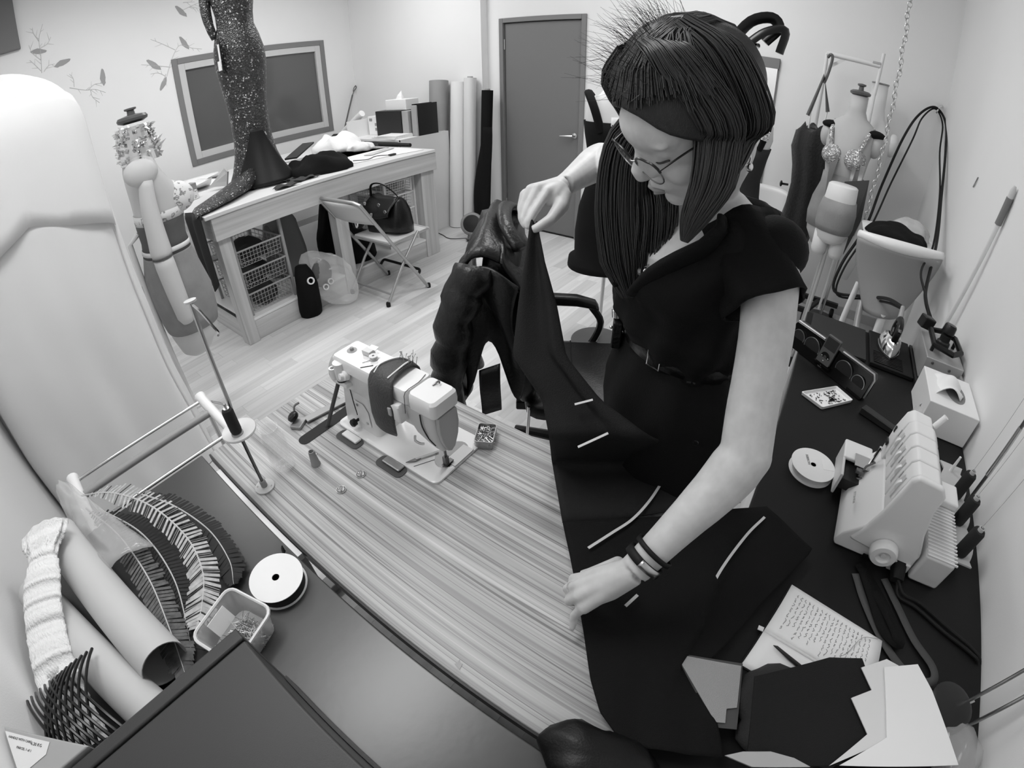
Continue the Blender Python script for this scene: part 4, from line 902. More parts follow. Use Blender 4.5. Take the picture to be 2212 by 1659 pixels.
# thread stand
t = thing('thread_stand', 'thread stand with round tray and tall guide tube on the table corner', 'thread stand', (-.905, .21, ST))
part('base_plate', MB().lathe([(0, 0), (.0255, 0), (.0255, .003), (.024, .004), (0, .004)], (-.905, .21, ST + .0005), (0, 0, 1), 28), 'machine_shade', t)
for dx, dy in ((-.012, -.014), (.014, .012)): part('base_screw', MB().lathe([(0, 0), (.003, 0), (.0025, .0015), (0, .002)], (-.905 + dx, .21 + dy, ST + .0045), (0, 0, 1), 10), 'chrome', t)
part('socket', MB().lathe([(.0075, .004), (.0085, .006), (.008, .022), (.006, .024), (0, .024)], (-.905, .21, ST), (0, 0, 1), 18), 'grey_plastic', t)
part('pole', MB().tube([(-.905, .21, ST + .02), (-.905, .211, .918)], .0042, 10), 'dark_steel', t)
part('tray', MB().lathe([(0, -.003), (.036, -.003), (.040, -.001), (.0415, .002), (.0405, .005), (.037, .004), (0, .003)], (-.908, .214, .92), (0, 0, 1), 36), mat('tray_plastic', .62, .4), t)
part('guide_tube', MB().tube([(-.918, .216, .92), (-.913, .221, 1.0), (-.908, .222, 1.24)], .0045, 10), 'steel', t)
part('guide_cap', MB().lathe([(0, 0), (.013, 0), (.013, .004), (0, .005)], (-.907, .222, 1.238), (-.1, 0, 1), 22), 'machine_shade', t)
part('guide_eye', MB().tube(bez([(-.907, .222, 1.235), (-.898, .232, 1.215), (-.888, .243, 1.18), (-.884, .248, 1.165), (-.888, .246, 1.158)], 10), .003, 6), 'chrome', t)
t = thing('black_thread_spool', 'black thread spool standing on the thread stand tray', 'thread spool', (-.898, .205, .9235))
part('thread_wrap', MB().lathe([(0, .006), (.0125, .006), (.0135, .012), (.0135, .062), (.0115, .068), (0, .068)], (-.899, .206, .9235), (0, 0, 1), 20), 'thread_black', t)
part('spool_foot', MB().lathe([(0, 0), (.0145, 0), (.0145, .003), (.009, .006), (0, .006)], (-.899, .206, .9235), (0, 0, 1), 20), 'grey_plastic', t)
part('spool_pin', MB().lathe([(.0, .068), (.007, .068), (.007, .072), (.003, .072), (.003, .084), (0, .085)], (-.899, .206, .9235), (0, 0, 1), 12), 'steel', t)
# jar
t = thing('glass_jar', 'empty clear glass jar beside the thread stand', 'jar', (-.925, .285, ST))
part('glass_body', MB().lathe([(0, .002), (.024, .001), (.030, .006), (.0305, .02), (.0305, .098), (.028, .108), (.0235, .115), (.0235, .128), (.025, .129), (.025, .132), (.0225, .132), (.0215, .116), (.026, .106), (.028, .096), (.028, .012), (.022, .007), (0, .006)], (-.925, .285, ST), (0, 0, 1), 32), 'glass', t, smooth='all')
# cone, crystals
t = thing('thread_cone', 'small grey thread cone on the striped table', 'cone', (-.862, .343, ST))
part('cone_body', MB().lathe([(0, 0), (.0125, 0), (.0125, .003), (.0115, .006), (.008, .045), (.0065, .045), (.005, .03), (0, .03)], (-.862, .343, ST + .0005), (0, 0, 1), 20), 'felt_mid' if 'felt_mid' in MATS else mat('felt_mid', .30, .7), t)
part('steel_ring', MB().lathe([(.003, -.001), (.0045, -.001), (.0045, .001), (.003, .001), (.003, -.001)], (-.850, .35, ST + .038), (.3, .9, .3), 12), 'chrome', t)
def crystal(x, y, label):
    t = thing('crystal', label, 'gemstone', (x, y, ST), 'loose crystals on the striped table')
    part('facets', MB().lathe([(0, .0005), (.008, .001), (.0115, .003), (.0105, .005), (.006, .0068), (0, .007)], (x, y, ST), (0, 0, 1), 8), 'jewels', t, smooth=False)
    part('setting', MB().lathe([(.0112, .0005), (.0125, .0005), (.0125, .003), (.0112, .003), (.0112, .0005)], (x, y, ST), (0, 0, 1), 20), 'steel', t)
crystal(-.741, .330, 'round clear crystal nearer the bench edge'); crystal(-.741, .393, 'round clear crystal nearer the sewing machine')
solo('chipped_patch', MB().prism([(-0.2640, 0.1828, 0.7405), (-0.2618, 0.1878, 0.7405), (-0.2624, 0.1962, 0.7405), (-0.2586, 0.1903, 0.7405), (-0.2531, 0.1912, 0.7405), (-0.2499, 0.1795, 0.7405), (-0.2563, 0.1811, 0.7405)], (0, 0, .0004)), 'grey_plastic', 'small torn grey patch on the striped table edge', 'patch', smooth=False)
# paper chips showing in the gap
for k, (a, b) in enumerate((((470, 1010), (503, 1047)), ((509, 1056), (530, 1078)), ((585, 1130), (645, 1197)), ((674, 1222), (687, 1232)))):
    pass
solo('gap_strip', MB().bbox((-1.08, .147, ST - .03), (-.68, .160, ST - .012)), 'white_plastic', 'pale strip showing in the gap between table and bench', 'strip', smooth=False)
# ================================================================ on the bench along the front wall
t = thing('storage_cabinet', 'charcoal box cabinet with side panel standing on the bench corner', 'cabinet', (-.25, -.25, ST))
mat('cabinet_dark', .035, .45, bump=.05, bscale=500)
part('carcass', MB().bbox((-.449, -.455, ST + .001), (.0, -.037, .948)), 'cabinet_dark', t, smooth=False, bevel=.004)
part('side_panel', MB().bbox((-.474, -.455, ST + .001), (-.4505, -.036, .950)), 'cabinet_dark', t, smooth=False, bevel=.004)
part('base_skirt', MB().bbox((-.445, -.036, ST + .001), (-.01, -.031, .80)), 'dark_plastic', t, smooth=False)
# parcel standing beside the cabinet
t = thing('parcel', 'grey padded parcel with printed address label against the cabinet', 'parcel', (-.55, -.38, ST))
pd = (Vector((-.478, -.315, 0)) - Vector((-.612, -.452, 0))).normalized(); pn = Vector((pd.y, -pd.x, 0))
A0 = Vector((-.612, -.450, 0)); 
part('parcel_body', MB().prism([(-.612, -.452, ST + .001), (-.480, -.320, ST + .001), (-.480, -.454, ST + .001)], (0, 0, .212)), 'cardboard', t, smooth=False, bevel=.003)
pz = ST + .2135
part('label', MB().prism([(-.600, -.450, pz), (-.528, -.378, pz), (-.515, -.392, pz), (-.515, -.450, pz)], (0, 0, .0006)), 'paper_shade', t, smooth=False)
for k, (s_, q, sz) in enumerate((('HANDLE WITH CARE', (-.586, -.446), .0055), ('6.20 KG', (-.548, -.410), .007), ('PARCEL 1 of 1', (-.560, -.438), .0055))):
    text('printed_line', s_, sz, frame3((q[0], q[1], pz + .001), (.7, .7, 0), (-.7, .7, 0)), 'dark_plastic', t, .0001)
# paper rolls
def paper_roll(p0, p1, r, label):
    t = thing('kraft_roll', label, 'roll', (p0[0], p0[1], ST), 'paper rolls on the bench')
    a, b = Vector(p0), Vector(p1); d = (b - a); L = d.length
    part('paper_tube', MB().lathe([(0, 0), (r * .7, 0), (r, .012), (r, L), (r - .002, L), (r - .002, L * .5), (0, L * .5)], a, d, 28), mat('kraft_pale', .52, .6), t)
    return t
paper_roll((-1.15, -.285, ST + .062), (-.635, -.195, ST + .052), .050, 'pale paper roll with open end on the bench')
paper_roll((-1.05, -.400, ST + .046), (-.505, -.245, ST + .046), .0445, 'pale paper roll against the wall under the smocked sleeve')
# smocked sleeve
def sleeve(u, v):
    P0 = bez([(-1.10, -.285, ST + .135), (-1.0, -.315, ST + .125), (-.9, -.355, ST + .105), (-.78, -.39, ST + .075), (-.66, -.405, ST + .05), (-.60, -.41, ST + .04)], 40)
    k = min(len(P0) - 1, int(v * (len(P0) - 1))); c = P0[k]; d = (P0[min(k + 1, len(P0) - 1)] - P0[max(k - 1, 0)]).normalized(); s = Vector((0, 0, 1)).cross(d).normalized()
    w = (.050 + .012 * math.exp(-((v - .05) / .08) ** 2) - .012 * math.exp(-((v - .2) / .06) ** 2)) * (1 if v > .02 else .7)
    a = 2 * math.pi * u; pl = 1 + (.10 * math.sin(a * 8 + 3) if v < .2 else .03 * math.sin(v * 160))
    return c + s * (w * math.cos(a) * pl) + Vector((0, 0, 1)) * (.014 * math.sin(a) * pl + .012 * math.sin(v * 3))
mat('smocking', .80, .8, bump=.5, bscale=260, stretch=(.4, 1, 1))
solo('smocked_sleeve', MB().grid(sleeve, 48, 70, wrap=True), 'smocking', 'white smocked sleeve lying across the paper rolls', 'sleeve', loc=(-.85, -.36, ST), smooth='all')
# black wire basket lying over the sleeve end
t = thing('wire_bowl', 'black lattice wire bowl behind the parcel', 'bowl', (-.58, -.40, ST))
wb = MB()
ctr = Vector((-.62, -.375, ST + .10))
for s_ in (1, -1):
    for k in range(9):
        off = -.09 + .0225 * k; pts = []
        for i in range(13):
            tt = -1 + 2 * i / 12; pts.append(ctr + Vector((tt * .105 + .0, off * .55 + s_ * tt * .035, .05 * (1 - .8 * tt * tt) * (1 - (off / .12) ** 2 * .5))))
        wb.tube(pts, .0032, 6)
part('wire_lattice', wb, 'black_plastic', t)
# feathers
def feather(name, pts, wmax, label, mlight, mdark, bars, seed, group, z=0.0):
    P0 = bez(pts, 64); n = len(P0); random.seed(seed)
    t = thing(name, label, 'feather', (P0[n // 2][0], P0[n // 2][1], ST), group)
    part('quill', MB().tube(P0, [.0022 * (1 - .7 * i / n) + .0006 for i in range(n)], 6), 'kraft_pale', t)
    A, Bk = MB(), MB()
    for i in range(3, n - 1):
        d = (P0[i] - P0[i - 1]).normalized(); s = Vector((0, 0, 1)).cross(d).normalized(); f = i / n
        w = wmax * min(1, f * 5) * min(1, (1 - f) * 4 + .25)
        for sg in (1, -1):
            ww = w * random.uniform(.85, 1.05)
            tgt = Bk if (bars and i % 4 == 0) or not bars else A
            root = P0[i] + Vector((0, 0, .001)); tip = root + s * sg * ww + d * ww * .55 + Vector((0, 0, random.uniform(-.002, .004)))
            e = d * (.0065 if tgt is A or not bars else .0035)
            tgt.add([root - e * .6, tip - e * .55, tip + e * .55, root + e * .6], [(0, 1, 2, 3)])
            if bars and tgt is Bk: A.add([root - e - Vector((0, 0, .0006)), tip - e - Vector((0, 0, .0006)), tip + e - Vector((0, 0, .0006)), root + e - Vector((0, 0, .0006))], [(0, 1, 2, 3)])
    if A.v: o = part('vane', A, mlight, t, smooth=False); o['kind'] = 'stuff'
    if Bk.v: o = part('bar' if bars else 'vane', Bk, mdark, t, smooth=False); o['kind'] = 'stuff'
    return t
mat('feather_pale', .42, .8, vary=.10, vscale=60); mat('feather_dark', .012, .7); mat('feather_brown', .10, .7, vary=.05, vscale=50)
feather('pheasant_feather', [(-1.30, -.20, ST + .02), (-1.18, -.115, ST + .05), (-1.03, -.045, ST + .06), (-.88, -.015, ST + .05), (-.77, -.03, ST + .04), (-.70, -.075, ST + .035), (-.665, -.11, ST + .035)], .036, 'curved black-and-cream barred pheasant feather on the bench', 'feather_pale', 'feather_dark', True, 4, 'feathers on the bench')
feather('black_feather', [(-1.16, -.06, ST + .02), (-1.02, .0, ST + .03), (-.88, .035, ST + .025), (-.77, .03, ST + .02), (-.71, .005, ST + .015)], .030, 'glossy black feather curving beyond the barred feather', 'feather_dark', 'feather_dark', False, 6, 'feathers on the bench')
feather('black_feather', [(-1.20, -.17, ST + .02), (-1.0, -.10, ST + .03), (-.82, -.09, ST + .03), (-.68, -.13, ST + .02), (-.60, -.17, ST + .015)], .042, 'wide black feather between barred feather and paper roll', 'feather_dark', 'feather_dark', False, 8, 'feathers on the bench')
feather('brown_feather', [(-1.22, -.20, ST + .03), (-1.03, -.15, ST + .045), (-.85, -.135, ST + .045), (-.70, -.155, ST + .035), (-.585, -.185, ST + .02)], .036, 'grey-brown feather lying beside the open paper roll', 'feather_brown', 'feather_brown', False, 9, 'feathers on the bench')
def pl(u, v): return Vector((-1.33 + .42 * v, -.235 + .075 * v + (u - .5) * (.05 + .10 * v), ST + .052 + .03 * math.sin(u * math.pi) + .012 * nz((u * 6, v * 9, 2), 1, 1)))
solo('plastic_sleeve', MB().grid(pl, 18, 26), mat('film_grey', .6, .12, alpha=.38, spec=.9), 'crinkled clear plastic sleeve holding the feather ends', 'plastic sleeve', smooth='all', solid=.001)
# tub of pins
t = thing('pin_tub', 'translucent plastic tub half full of pins on the bench', 'tub', (-.60, -.045, ST))
tc_, ta = Vector((-.600, -.047, 0)), math.radians(18)
def tub(z, w, d, r=.02): return [Vector((tc_.x + p.x * math.cos(ta) - p.y * math.sin(ta), tc_.y + p.x * math.sin(ta) + p.y * math.cos(ta), z)) for p in rect_ring(0, 0, 0, w, d, r, 5)]
mat('tub_plastic', .75, .25, alpha=.42)
part('tub_wall', MB().loft([tub(ST + .001, .095, .105), tub(ST + .06, .112, .122), tub(ST + .058, .108, .118), tub(ST + .004, .091, .101)]), 'tub_plastic', t)
part('rim', MB().tube(tub(ST + .061, .114, .124), .0035, 6, closed=True), mat('rim_plastic', .7, .3), t)
pinheap('pin_pile', (-.585, -.047, ST + .006), .036, .048, .03, 420, ta, t, (.022, .034), seed=12)
part('tub_label', MB().box((-.632, -.06, ST + .045), (.002, .05, .035), (0, -.5, ta)), 'paper', t, smooth=False)
# white reel with black ribbon
def reel(c, r, h, m1, m2, label, tail=None, r2=.75, tilt=(0, 0, 1)):
    t = thing('ribbon_reel', label, 'reel', (c[0], c[1], c[2]))
    part('flange', MB().lathe([(.006, 0), (r, 0), (r, .0015), (.006, .0015), (.006, 0)], c, tilt, 48), m1, t)
    part('flange', MB().lathe([(.008, h - .0015), (r, h - .0015), (r, h), (.008, h), (.008, h - .0015)], c, tilt, 48), m1, t)
    part('ribbon', MB().lathe([(.02, .0015), (r * r2, .0015), (r * r2, h - .0015), (.02, h - .0015)], c, tilt, 40), m2, t)
    part('hub', MB().lathe([(.0085, .0005), (.010, .0005), (.010, h - .0005), (.0085, h - .0005), (.0085, .0005)], c, tilt, 20), 'machine_shade', t)
    return t
t = reel((-.642, .078, ST + .0005), .058, .030, 'white_plastic', 'thread_black', 'white reel of black ribbon lying flat on the bench', r2=.93)
part('ribbon_tail', MB().grid(lambda u, v: Vector((-.655 - .045 * math.sin(u * 1.6) , .115 + .02 * u, ST + .004 + .022 * v)), 10, 3), 'thread_black', t, solid=.001)
# ================================================================ on the black desk
mat('dock_black', .006, .12, spec=.7)
mat('grille_black', .012, .8)
mat('ipod_grey', .10, .35, metal=.4)
mat('screen_dark', .03, .1)
mat('serger_white', .76, .35, coat=.15)
mat('serger_shade', .62, .4)
mat('spool_grey', .48, .5)
mat('clear_grey', .45, .3)
# speaker dock
d0, d1 = Vector((.018, 1.752, DZ)), Vector((.328, 1.528, DZ)); dd = (d1 - d0).normalized(); dn = Vector((dd.y, -dd.x, 0))
t = thing('speaker_dock', 'black desktop speaker dock with four round speakers and silver edge', 'speaker', ((d0.x + d1.x) / 2, (d0.y + d1.y) / 2, DZ))
LD = (d1 - d0).length; up = (Vector((0, 0, 1)) - dn * .28).normalized(); HD = .098
def dk(s, h, o): return d0 + dd * s + up * h + dn * o + Vector((0, 0, .001))
mb = MB()
mb.loft([[dk(s, h, o) for s, h in ((0, .012), (.006, 0), (LD - .006, 0), (LD, .012), (LD, HD - .014), (LD - .008, HD), (.008, HD), (0, HD - .014))] for o in (0, -.035)])
part('cabinet', mb, 'dock_black', t, smooth=False, bevel=.002)
mb = MB(); mb.tube([dk(.006, HD + .001, -.01), dk(LD * .37, HD + .001, -.01)], .0045, 8)
part('silver_edge', mb, 'steel', t); part('silver_edge', MB().tube([dk(LD * .60, HD + .001, -.01), dk(LD - .01, HD + .001, -.01), dk(LD + .001, HD - .016, -.01), dk(LD + .001, .012, -.01)], .0045, 8), 'steel', t)
for s, r, h in ((.042, .026, .053), (.112, .035, .05), (LD - .112, .035, .05), (LD - .042, .026, .047)):
    g_ = part('speaker_cone', MB().lathe([(0, .002), (r * .9, .0015), (r, .0025), (0, .003)], dk(s, h, 0), dn, 28), 'grille_black', t)
    part('ring', MB().lathe([(r, 0), (r + .0022, 0), (r + .0022, .003), (r, .003), (r, 0)], dk(s, h, 0), dn, 32), 'steel', g_)
part('emblem', MB().lathe([(0, 0), (.004, 0), (.003, .001), (0, .001)], dk(LD * .47, .017, .001), dn, 14), 'white_plastic', t)
text('brand_lettering', 'logitech', .006, frame3(dk(LD * .47 - .011, .0085, .0008), dd, up), 'steel', t, .0002)
part('dock_shelf', MB().box(dk(LD * .49, .026, .008), (.075, .02, .004), Matrix((dd, dn, up)).transposed()), 'dock_black', t, smooth=False)
part('rear_stand', MB().prism([dk(.1, .0, -.035), dk(LD - .1, .0, -.035), dk(LD - .1, .06, -.04), dk(.1, .06, -.04)], -dn * .03), 'dark_plastic', t, smooth=False)
t = thing('music_player', 'silver-grey click wheel music player docked in the speaker', 'music player', dk(LD * .49, .03, .006))
def ip(s, h, o=0.0): return dk(LD * .49 + s, .03 + h, .006 + o)
part('player_body', MB().loft([[ip(s, h, o) for s, h in ((-.0305, .003), (-.027, 0), (.027, 0), (.0305, .003), (.0305, .10), (.027, .1035), (-.027, .1035), (-.0305, .10))] for o in (0, .010)]), 'ipod_grey', t, smooth=False, bevel=.0015)
part('screen', MB().prism([ip(-.026, .056, .0105), ip(.026, .056, .0105), ip(.026, .097, .0105), ip(-.026, .097, .0105)], dn * .0006), 'screen_dark', t, smooth=False)
cw = part('click_wheel', MB().lathe([(.007, .0105), (.019, .0105), (.019, .0112), (.007, .0112), (.007, .0105)], ip(0, .027, 0), dn, 28), 'black_plastic', t)
part('centre_button', MB().lathe([(0, .0108), (.0065, .0108), (.0065, .0114), (0, .0114)], ip(0, .027, 0), dn, 20), 'ipod_grey', t)
for a in (0, 90, 180, 270):
    part('wheel_mark', MB().box(ip(.0145 * math.cos(math.radians(a)), .027 + .0145 * math.sin(math.radians(a)), .0116), (.004, .0004, .0022), Matrix((dd, dn, up)).transposed()), 'white_plastic', cw, smooth=False)
# white tray of dark clippings
t = thing('notions_tray', 'white plastic tray with dark clippings in front of the speaker', 'tray', (.215, 1.468, DZ))
tcx, tcy = .212, 1.468
q4 = [Vector((.118, 1.432, 0)), Vector((.198, 1.388, 0)), Vector((.300, 1.502, 0)), Vector((.236, 1.552, 0))]
def qr(z, k):
    c = sum(q4, Vector((0, 0, 0))) / 4; out = []
    for i in range(4):
        p = c + (q4[i] - c) * k; a = c + (q4[i - 1] - c) * k; b = c + (q4[(i + 1) % 4] - c) * k
        for f in ((.1, 'a'), (.03, 'a'), (.03, 'b'), (.1, 'b')): out.append(p.lerp(a if f[1] == 'a' else b, f[0]) + Vector((0, 0, z)))
    return out
part('tray_body', MB().loft([qr(DZ + .001, .97), qr(DZ + .013, 1.0), qr(DZ + .013, .94), qr(DZ + .004, .91)]), 'white_plastic', t, smooth=30, bevel=.001)
cl = MB(); random.seed(9)
for k in range(70):
    u, v = random.random() ** .7, random.random(); p = (q4[0].lerp(q4[3], .12 + .76 * u)).lerp(q4[1].lerp(q4[2], .12 + .76 * u), .15 + .7 * v); a = random.random() * 3.14; l = random.uniform(.001, .005)
    cl.box((p.x, p.y, DZ + .006), (l * 2, .0014, .002), (0, 0, a))
for k in range(16):
    p = q4[0].lerp(q4[2], .5) + Vector((random.gauss(.02, .006), random.gauss(0, .006), 0)); cl.box((p.x, p.y, DZ + .007), (.006, .003, .003), (0, 0, random.random() * 3))
o = part('clippings', cl, 'dark_plastic', t, smooth=False); o['kind'] = 'stuff'
# white ribbon reel
t = reel((.200, 1.083, DZ + .0005), .064, .024, 'white_plastic', 'paper_shade', 'white reel of white ribbon lying on the black desk', r2=.86)
part('sticker', MB().box((.238, 1.103, DZ + .0248), (.030, .042, .0004), (0, 0, .35)), 'paper', t, smooth=False)
text('printed_mark', 'RIBBON', .011, frame3((.175, 1.112, DZ + .0252), (.35, -.94, 0), (.94, .35, 0)), 'grey_plastic', t, .0002)
# low dark glasses case
solo('spectacle_case', MB().loft([[Vector((.325, 1.452, DZ + .001)), Vector((.465, 1.392, DZ + .001)), Vector((.478, 1.425, DZ + .001)), Vector((.34, 1.486, DZ + .001))], [Vector((.327, 1.455, DZ + .026)), Vector((.465, 1.396, DZ + .02)), Vector((.476, 1.423, DZ + .02)), Vector((.341, 1.483, DZ + .026))]]), mat('case_black', .012, .4), 'low black case lying behind the white reel on the desk', 'case', smooth=False, bevel=.004)
# tissue box
t = thing('desk_tissue_box', 'white tissue box with tissue pulled out on the desk', 'tissue box', (.625, 1.61, DZ))
part('carton', MB().bbox((.535, 1.495, DZ + .001), (.722, 1.735, DZ + .118)), 'white_plastic', t, smooth=False, bevel=.003)
part('opening', MB().prism([Vector((.645 + .038 * math.cos(a), 1.615 + .07 * math.sin(a), DZ + .1183)) for a in [6.2832 * k / 24 for k in range(24)]], (0, 0, .0006)), mat('slot_shade', .22, .8), t, smooth=False)
def tis(u, v): return Vector((.655 - .125 * v + .02 * math.sin(u * 3), 1.565 + .12 * u + .03 * v * (u - .3), DZ + .118 + .055 * math.sin(v * 2.2) - .10 * v * v + .010 * math.sin(u * 9 + v * 4)))
part('tissue', MB().grid(tis, 16, 14), 'paper', t, smooth='all', solid=.001)
part('wrapper', MB().grid(lambda u, v: Vector((.50 + .10 * u - .04 * v, 1.50 - .05 * v + .04 * u, DZ + .004 + .075 * (1 - v) + .02 * nz((u * 5, v * 5, 1), 1, 1))), 12, 12), 'clear_film', t, smooth='all')
# overlocker
t = thing('overlocker', 'white four-thread overlocker with handwheel and thread rack', 'overlocker', (.43, 1.0, DZ))
y0, y1 = .862, 1.12
def prof(pts, a, b): return MB().loft([[Vector((x, a, z)) for x, z in pts], [Vector((x, b, z)) for x, z in pts]])
part('lower_body', prof([(.298, .701), (.292, .715), (.30, .745), (.335, .79), (.36, .83), (.47, .83), (.495, .775), (.50, .701)], y0, y1 + .015), 'serger_white', t, smooth=False, bevel=.006)
part('end_face', prof([(.318, .742), (.337, .79), (.35, .85), (.362, .955), (.375, .972), (.435, .968), (.452, .945), (.452, .90), (.47, .83), (.495, .77), (.49, .72)], y0 - .006, y0 + .012), 'serger_white', t, smooth=False, bevel=.008)
for k in range(4):
    a = y0 + .014 + k * .0515
    part('tension_lobe', prof([(.355, .84), (.358, .90), (.366, .952), (.378, .966), (.43, .962), (.446, .945), (.45, .90), (.455, .84)], a, a + .0500), 'serger_white', t, smooth=False, bevel=.005)
    s = part('dial_slot', MB().box((.3585, a + .020, .905), (.004, .012, .062), (0, .13, 0)), 'serger_shade', t, smooth=False)
    part('tension_dial', MB().lathe([(0, -.004), (.018, -.004), (.018, .004), (0, .004)], (.368, a + .020, .905), (0, 1, 0), 18), 'white_plastic', t)
    part('scale_mark', MB().box((.3545, a + .033, .925), (.001, .005, .020), (0, .10, 0)), 'grey_plastic', t, smooth=False)
part('tower_end', prof([(.352, .78), (.356, .90), (.366, .948), (.38, .962), (.43, .958), (.445, .93), (.455, .84), (.46, .78)], y0 + .22, y1 + .015), 'serger_white', t, smooth=False, bevel=.006)
part('guide_post', MB().tube([(.44, y1 - .01, .95), (.455, y1 - .008, .985)], .008, 12), 'white_plastic', t)
part('slide_switch', MB().box((.3555, y1 - .005, .90), (.004, .008, .016)), 'dark_plastic', t, smooth=False)
part('slide_switch', MB().box((.3505, y1 - .008, .86), (.004, .022, .012)), 'dark_plastic', t, smooth=False)
part('cloth_plate', MB().bbox((.262, 1.085, .775), (.345, 1.165, .787)), 'serger_white', t, smooth=False, bevel=.005)
part('plate_skirt', MB().bbox((.262, 1.015, .715), (.270, 1.16, .783)), 'serger_shade', t, smooth=False, bevel=.003)
part('looper_bay', MB().bbox((.272, 1.02, .735), (.345, 1.10, .768)), 'dark_plastic', t, smooth=False)
part('needle_plate', MB().box((.318, 1.085, .790), (.05, .05, .003)), 'steel', t, smooth=False)
lp = MB(); lp.tube([(.315, 1.05, .77), (.322, 1.06, .80), (.34, 1.07, .815)], .003, 6); lp.tube([(.30, 1.045, .76), (.33, 1.04, .775)], .0035, 6); lp.box((.31, 1.05, .785), (.02, .012, .010))
part('looper', lp, 'dark_steel', t)
part('presser_shank', MB().tube([(.335, 1.075, .86), (.332, 1.075, .80)], .005, 8), 'chrome', t)
hw = part('handwheel', MB().lathe([(0, 0), (.031, 0), (.034, .004), (.034, .022), (.030, .028), (.018, .029), (.016, .024), (.009, .022), (0, .022)], (.405, y0 - .007, .757), (0, -1, 0), 30), 'serger_white', t)
part('wheel_hub', MB().lathe([(0, 0), (.008, 0), (.006, .002), (0, .002)], (.405, y0 - .030, .757), (0, -1, 0), 14), 'serger_shade', hw)
part('power_switch', MB().box((.384, y0 - .007, .711), (.024, .003, .015)), 'black_plastic', t, smooth=False, bevel=.001)
part('socket', MB().box((.465, y0 - .005, .722), (.05, .012, .035)), 'serger_shade', t, smooth=False, bevel=.002)
text('brand_lettering', 'BERNETTE', .009, frame3((.304, .93, .783), (0, 1, 0), (.5, 0, .8)), 'grey_plastic', t, .0003)
rb = part('motor_cover', MB().bbox((.501, .85, .701), (.583, 1.075, .792)), 'serger_shade', t, smooth=False, bevel=.008)
for k in range(16):
    part('rib', MB().bbox((.5025, .853 + k * .0115, .79), (.5855, .857 + k * .0115, .7945)), 'serger_white', rb, smooth=False)
part('cover_top', MB().bbox((.50, 1.035, .79), (.59, 1.115, .812)), 'serger_white', t, smooth=False, bevel=.006)
sr = []
for k in range(60):
    v = k / 59 * 2; 
outl = []
for k in range(25):
    yy = .925 + .385 * k / 24; outl.append(Vector((.592 - .016 * abs(math.sin((yy - .94) / .1133 * math.pi)) ** 1 + .012, yy, .738)))
for k in range(25):
    yy = 1.31 - .385 * k / 24; outl.append(Vector((.672 + .016 * abs(math.sin((yy - .94) / .1133 * math.pi)) ** 1 - .012, yy, .738)))
part('spool_tray', MB().prism(outl, (0, 0, .006)), 'spool_grey', t, smooth=False, bevel=.001)
part('tray_support', MB().bbox((.58, 1.0, .701), (.64, 1.1, .738)), 'serger_shade', t, smooth=False)
part('spool_pin', MB().tube([(.625, 1.275, .744), (.627, 1.275, .80)], [.0055, .0035], 10), 'white_plastic', t)
part('thread_pole', MB().tube([(.66, 1.145, .735), (.66, 1.145, 1.24)], .005, 10), 'dark_steel', t)
part('pole_sleeve', MB().tube([(.6595, 1.1445, .86), (.6595, 1.1445, 1.02)], .0065, 10), 'steel', t)
part('thread_guide_bar', MB().tube([(.655, .96, 1.235), (.66, 1.32, 1.235)], .004, 8), 'steel', t)
for k, y in enumerate((.955, 1.065, 1.165)):
    s = thing('overlock_thread_spool', ['black thread spool nearest the power plug on the overlocker rack', 'middle black thread spool on the overlocker rack', 'black thread spool beside the empty pin on the overlocker rack'][k], 'thread spool', (.628, y, .7445), 'black spools on the overlocker')
    part('thread_wrap', MB().lathe([(0, .002), (.017, .002), (.0185, .006), (.0180, .082), (.015, .088), (0, .088)], (.628, y, .7445), (.02, 0, 1), 22), 'thread_black', s)
    part('spool_core', MB().lathe([(.004, .086), (.008, .086), (.008, .098), (.005, .098), (.004, .086)], (.628, y, .7445), (.02, 0, 1), 16), 'spool_grey', s)
    part('pin_tip', MB().lathe([(0, .086), (.0035, .086), (.0035, .103), (0, .105)], (.628, y, .7445), (.02, 0, 1), 12), 'chrome', s)
    part('thread_strand', MB().tube([(.628, y, .85), (.657, .98 + k * .11, 1.232)], .0005, 4), 'grey_plastic', s)
# power lead and strap
t = thing('power_lead', 'black power lead plugged into the overlocker', 'cable', (.6, .8, DZ))
part('plug', MB().loft([[Vector((.446 + dx, .858, .714 + dz)) for dx, dz in ((0, 0), (.036, 0), (.036, .022), (.03, .027), (.006, .027), (0, .022))], [Vector((.452 + dx * .8, .815, .708 + dz * .8)) for dx, dz in ((0, 0), (.036, 0), (.036, .022), (.03, .027), (.006, .027), (0, .022))]]), 'black_rubber', t, smooth=False, bevel=.003)
part('cable', MB().tube(bez([(.468, .818, .72), (.49, .79, .712), (.54, .79, .706), (.62, .755, .706), (.69, .725, .707), (.718, .705, .70), (.7295, .69, .65), (.7295, .68, .45)], 40), .0045, 8), 'black_rubber', t)
part('cable', MB().tube(bez([(.47, .815, .715), (.48, .785, .706), (.53, .775, .705), (.61, .74, .705), (.68, .715, .706), (.712, .698, .70), (.728, .684, .63), (.729, .675, .45)], 40), .0045, 8), 'black_rubber', t)
mb = MB()
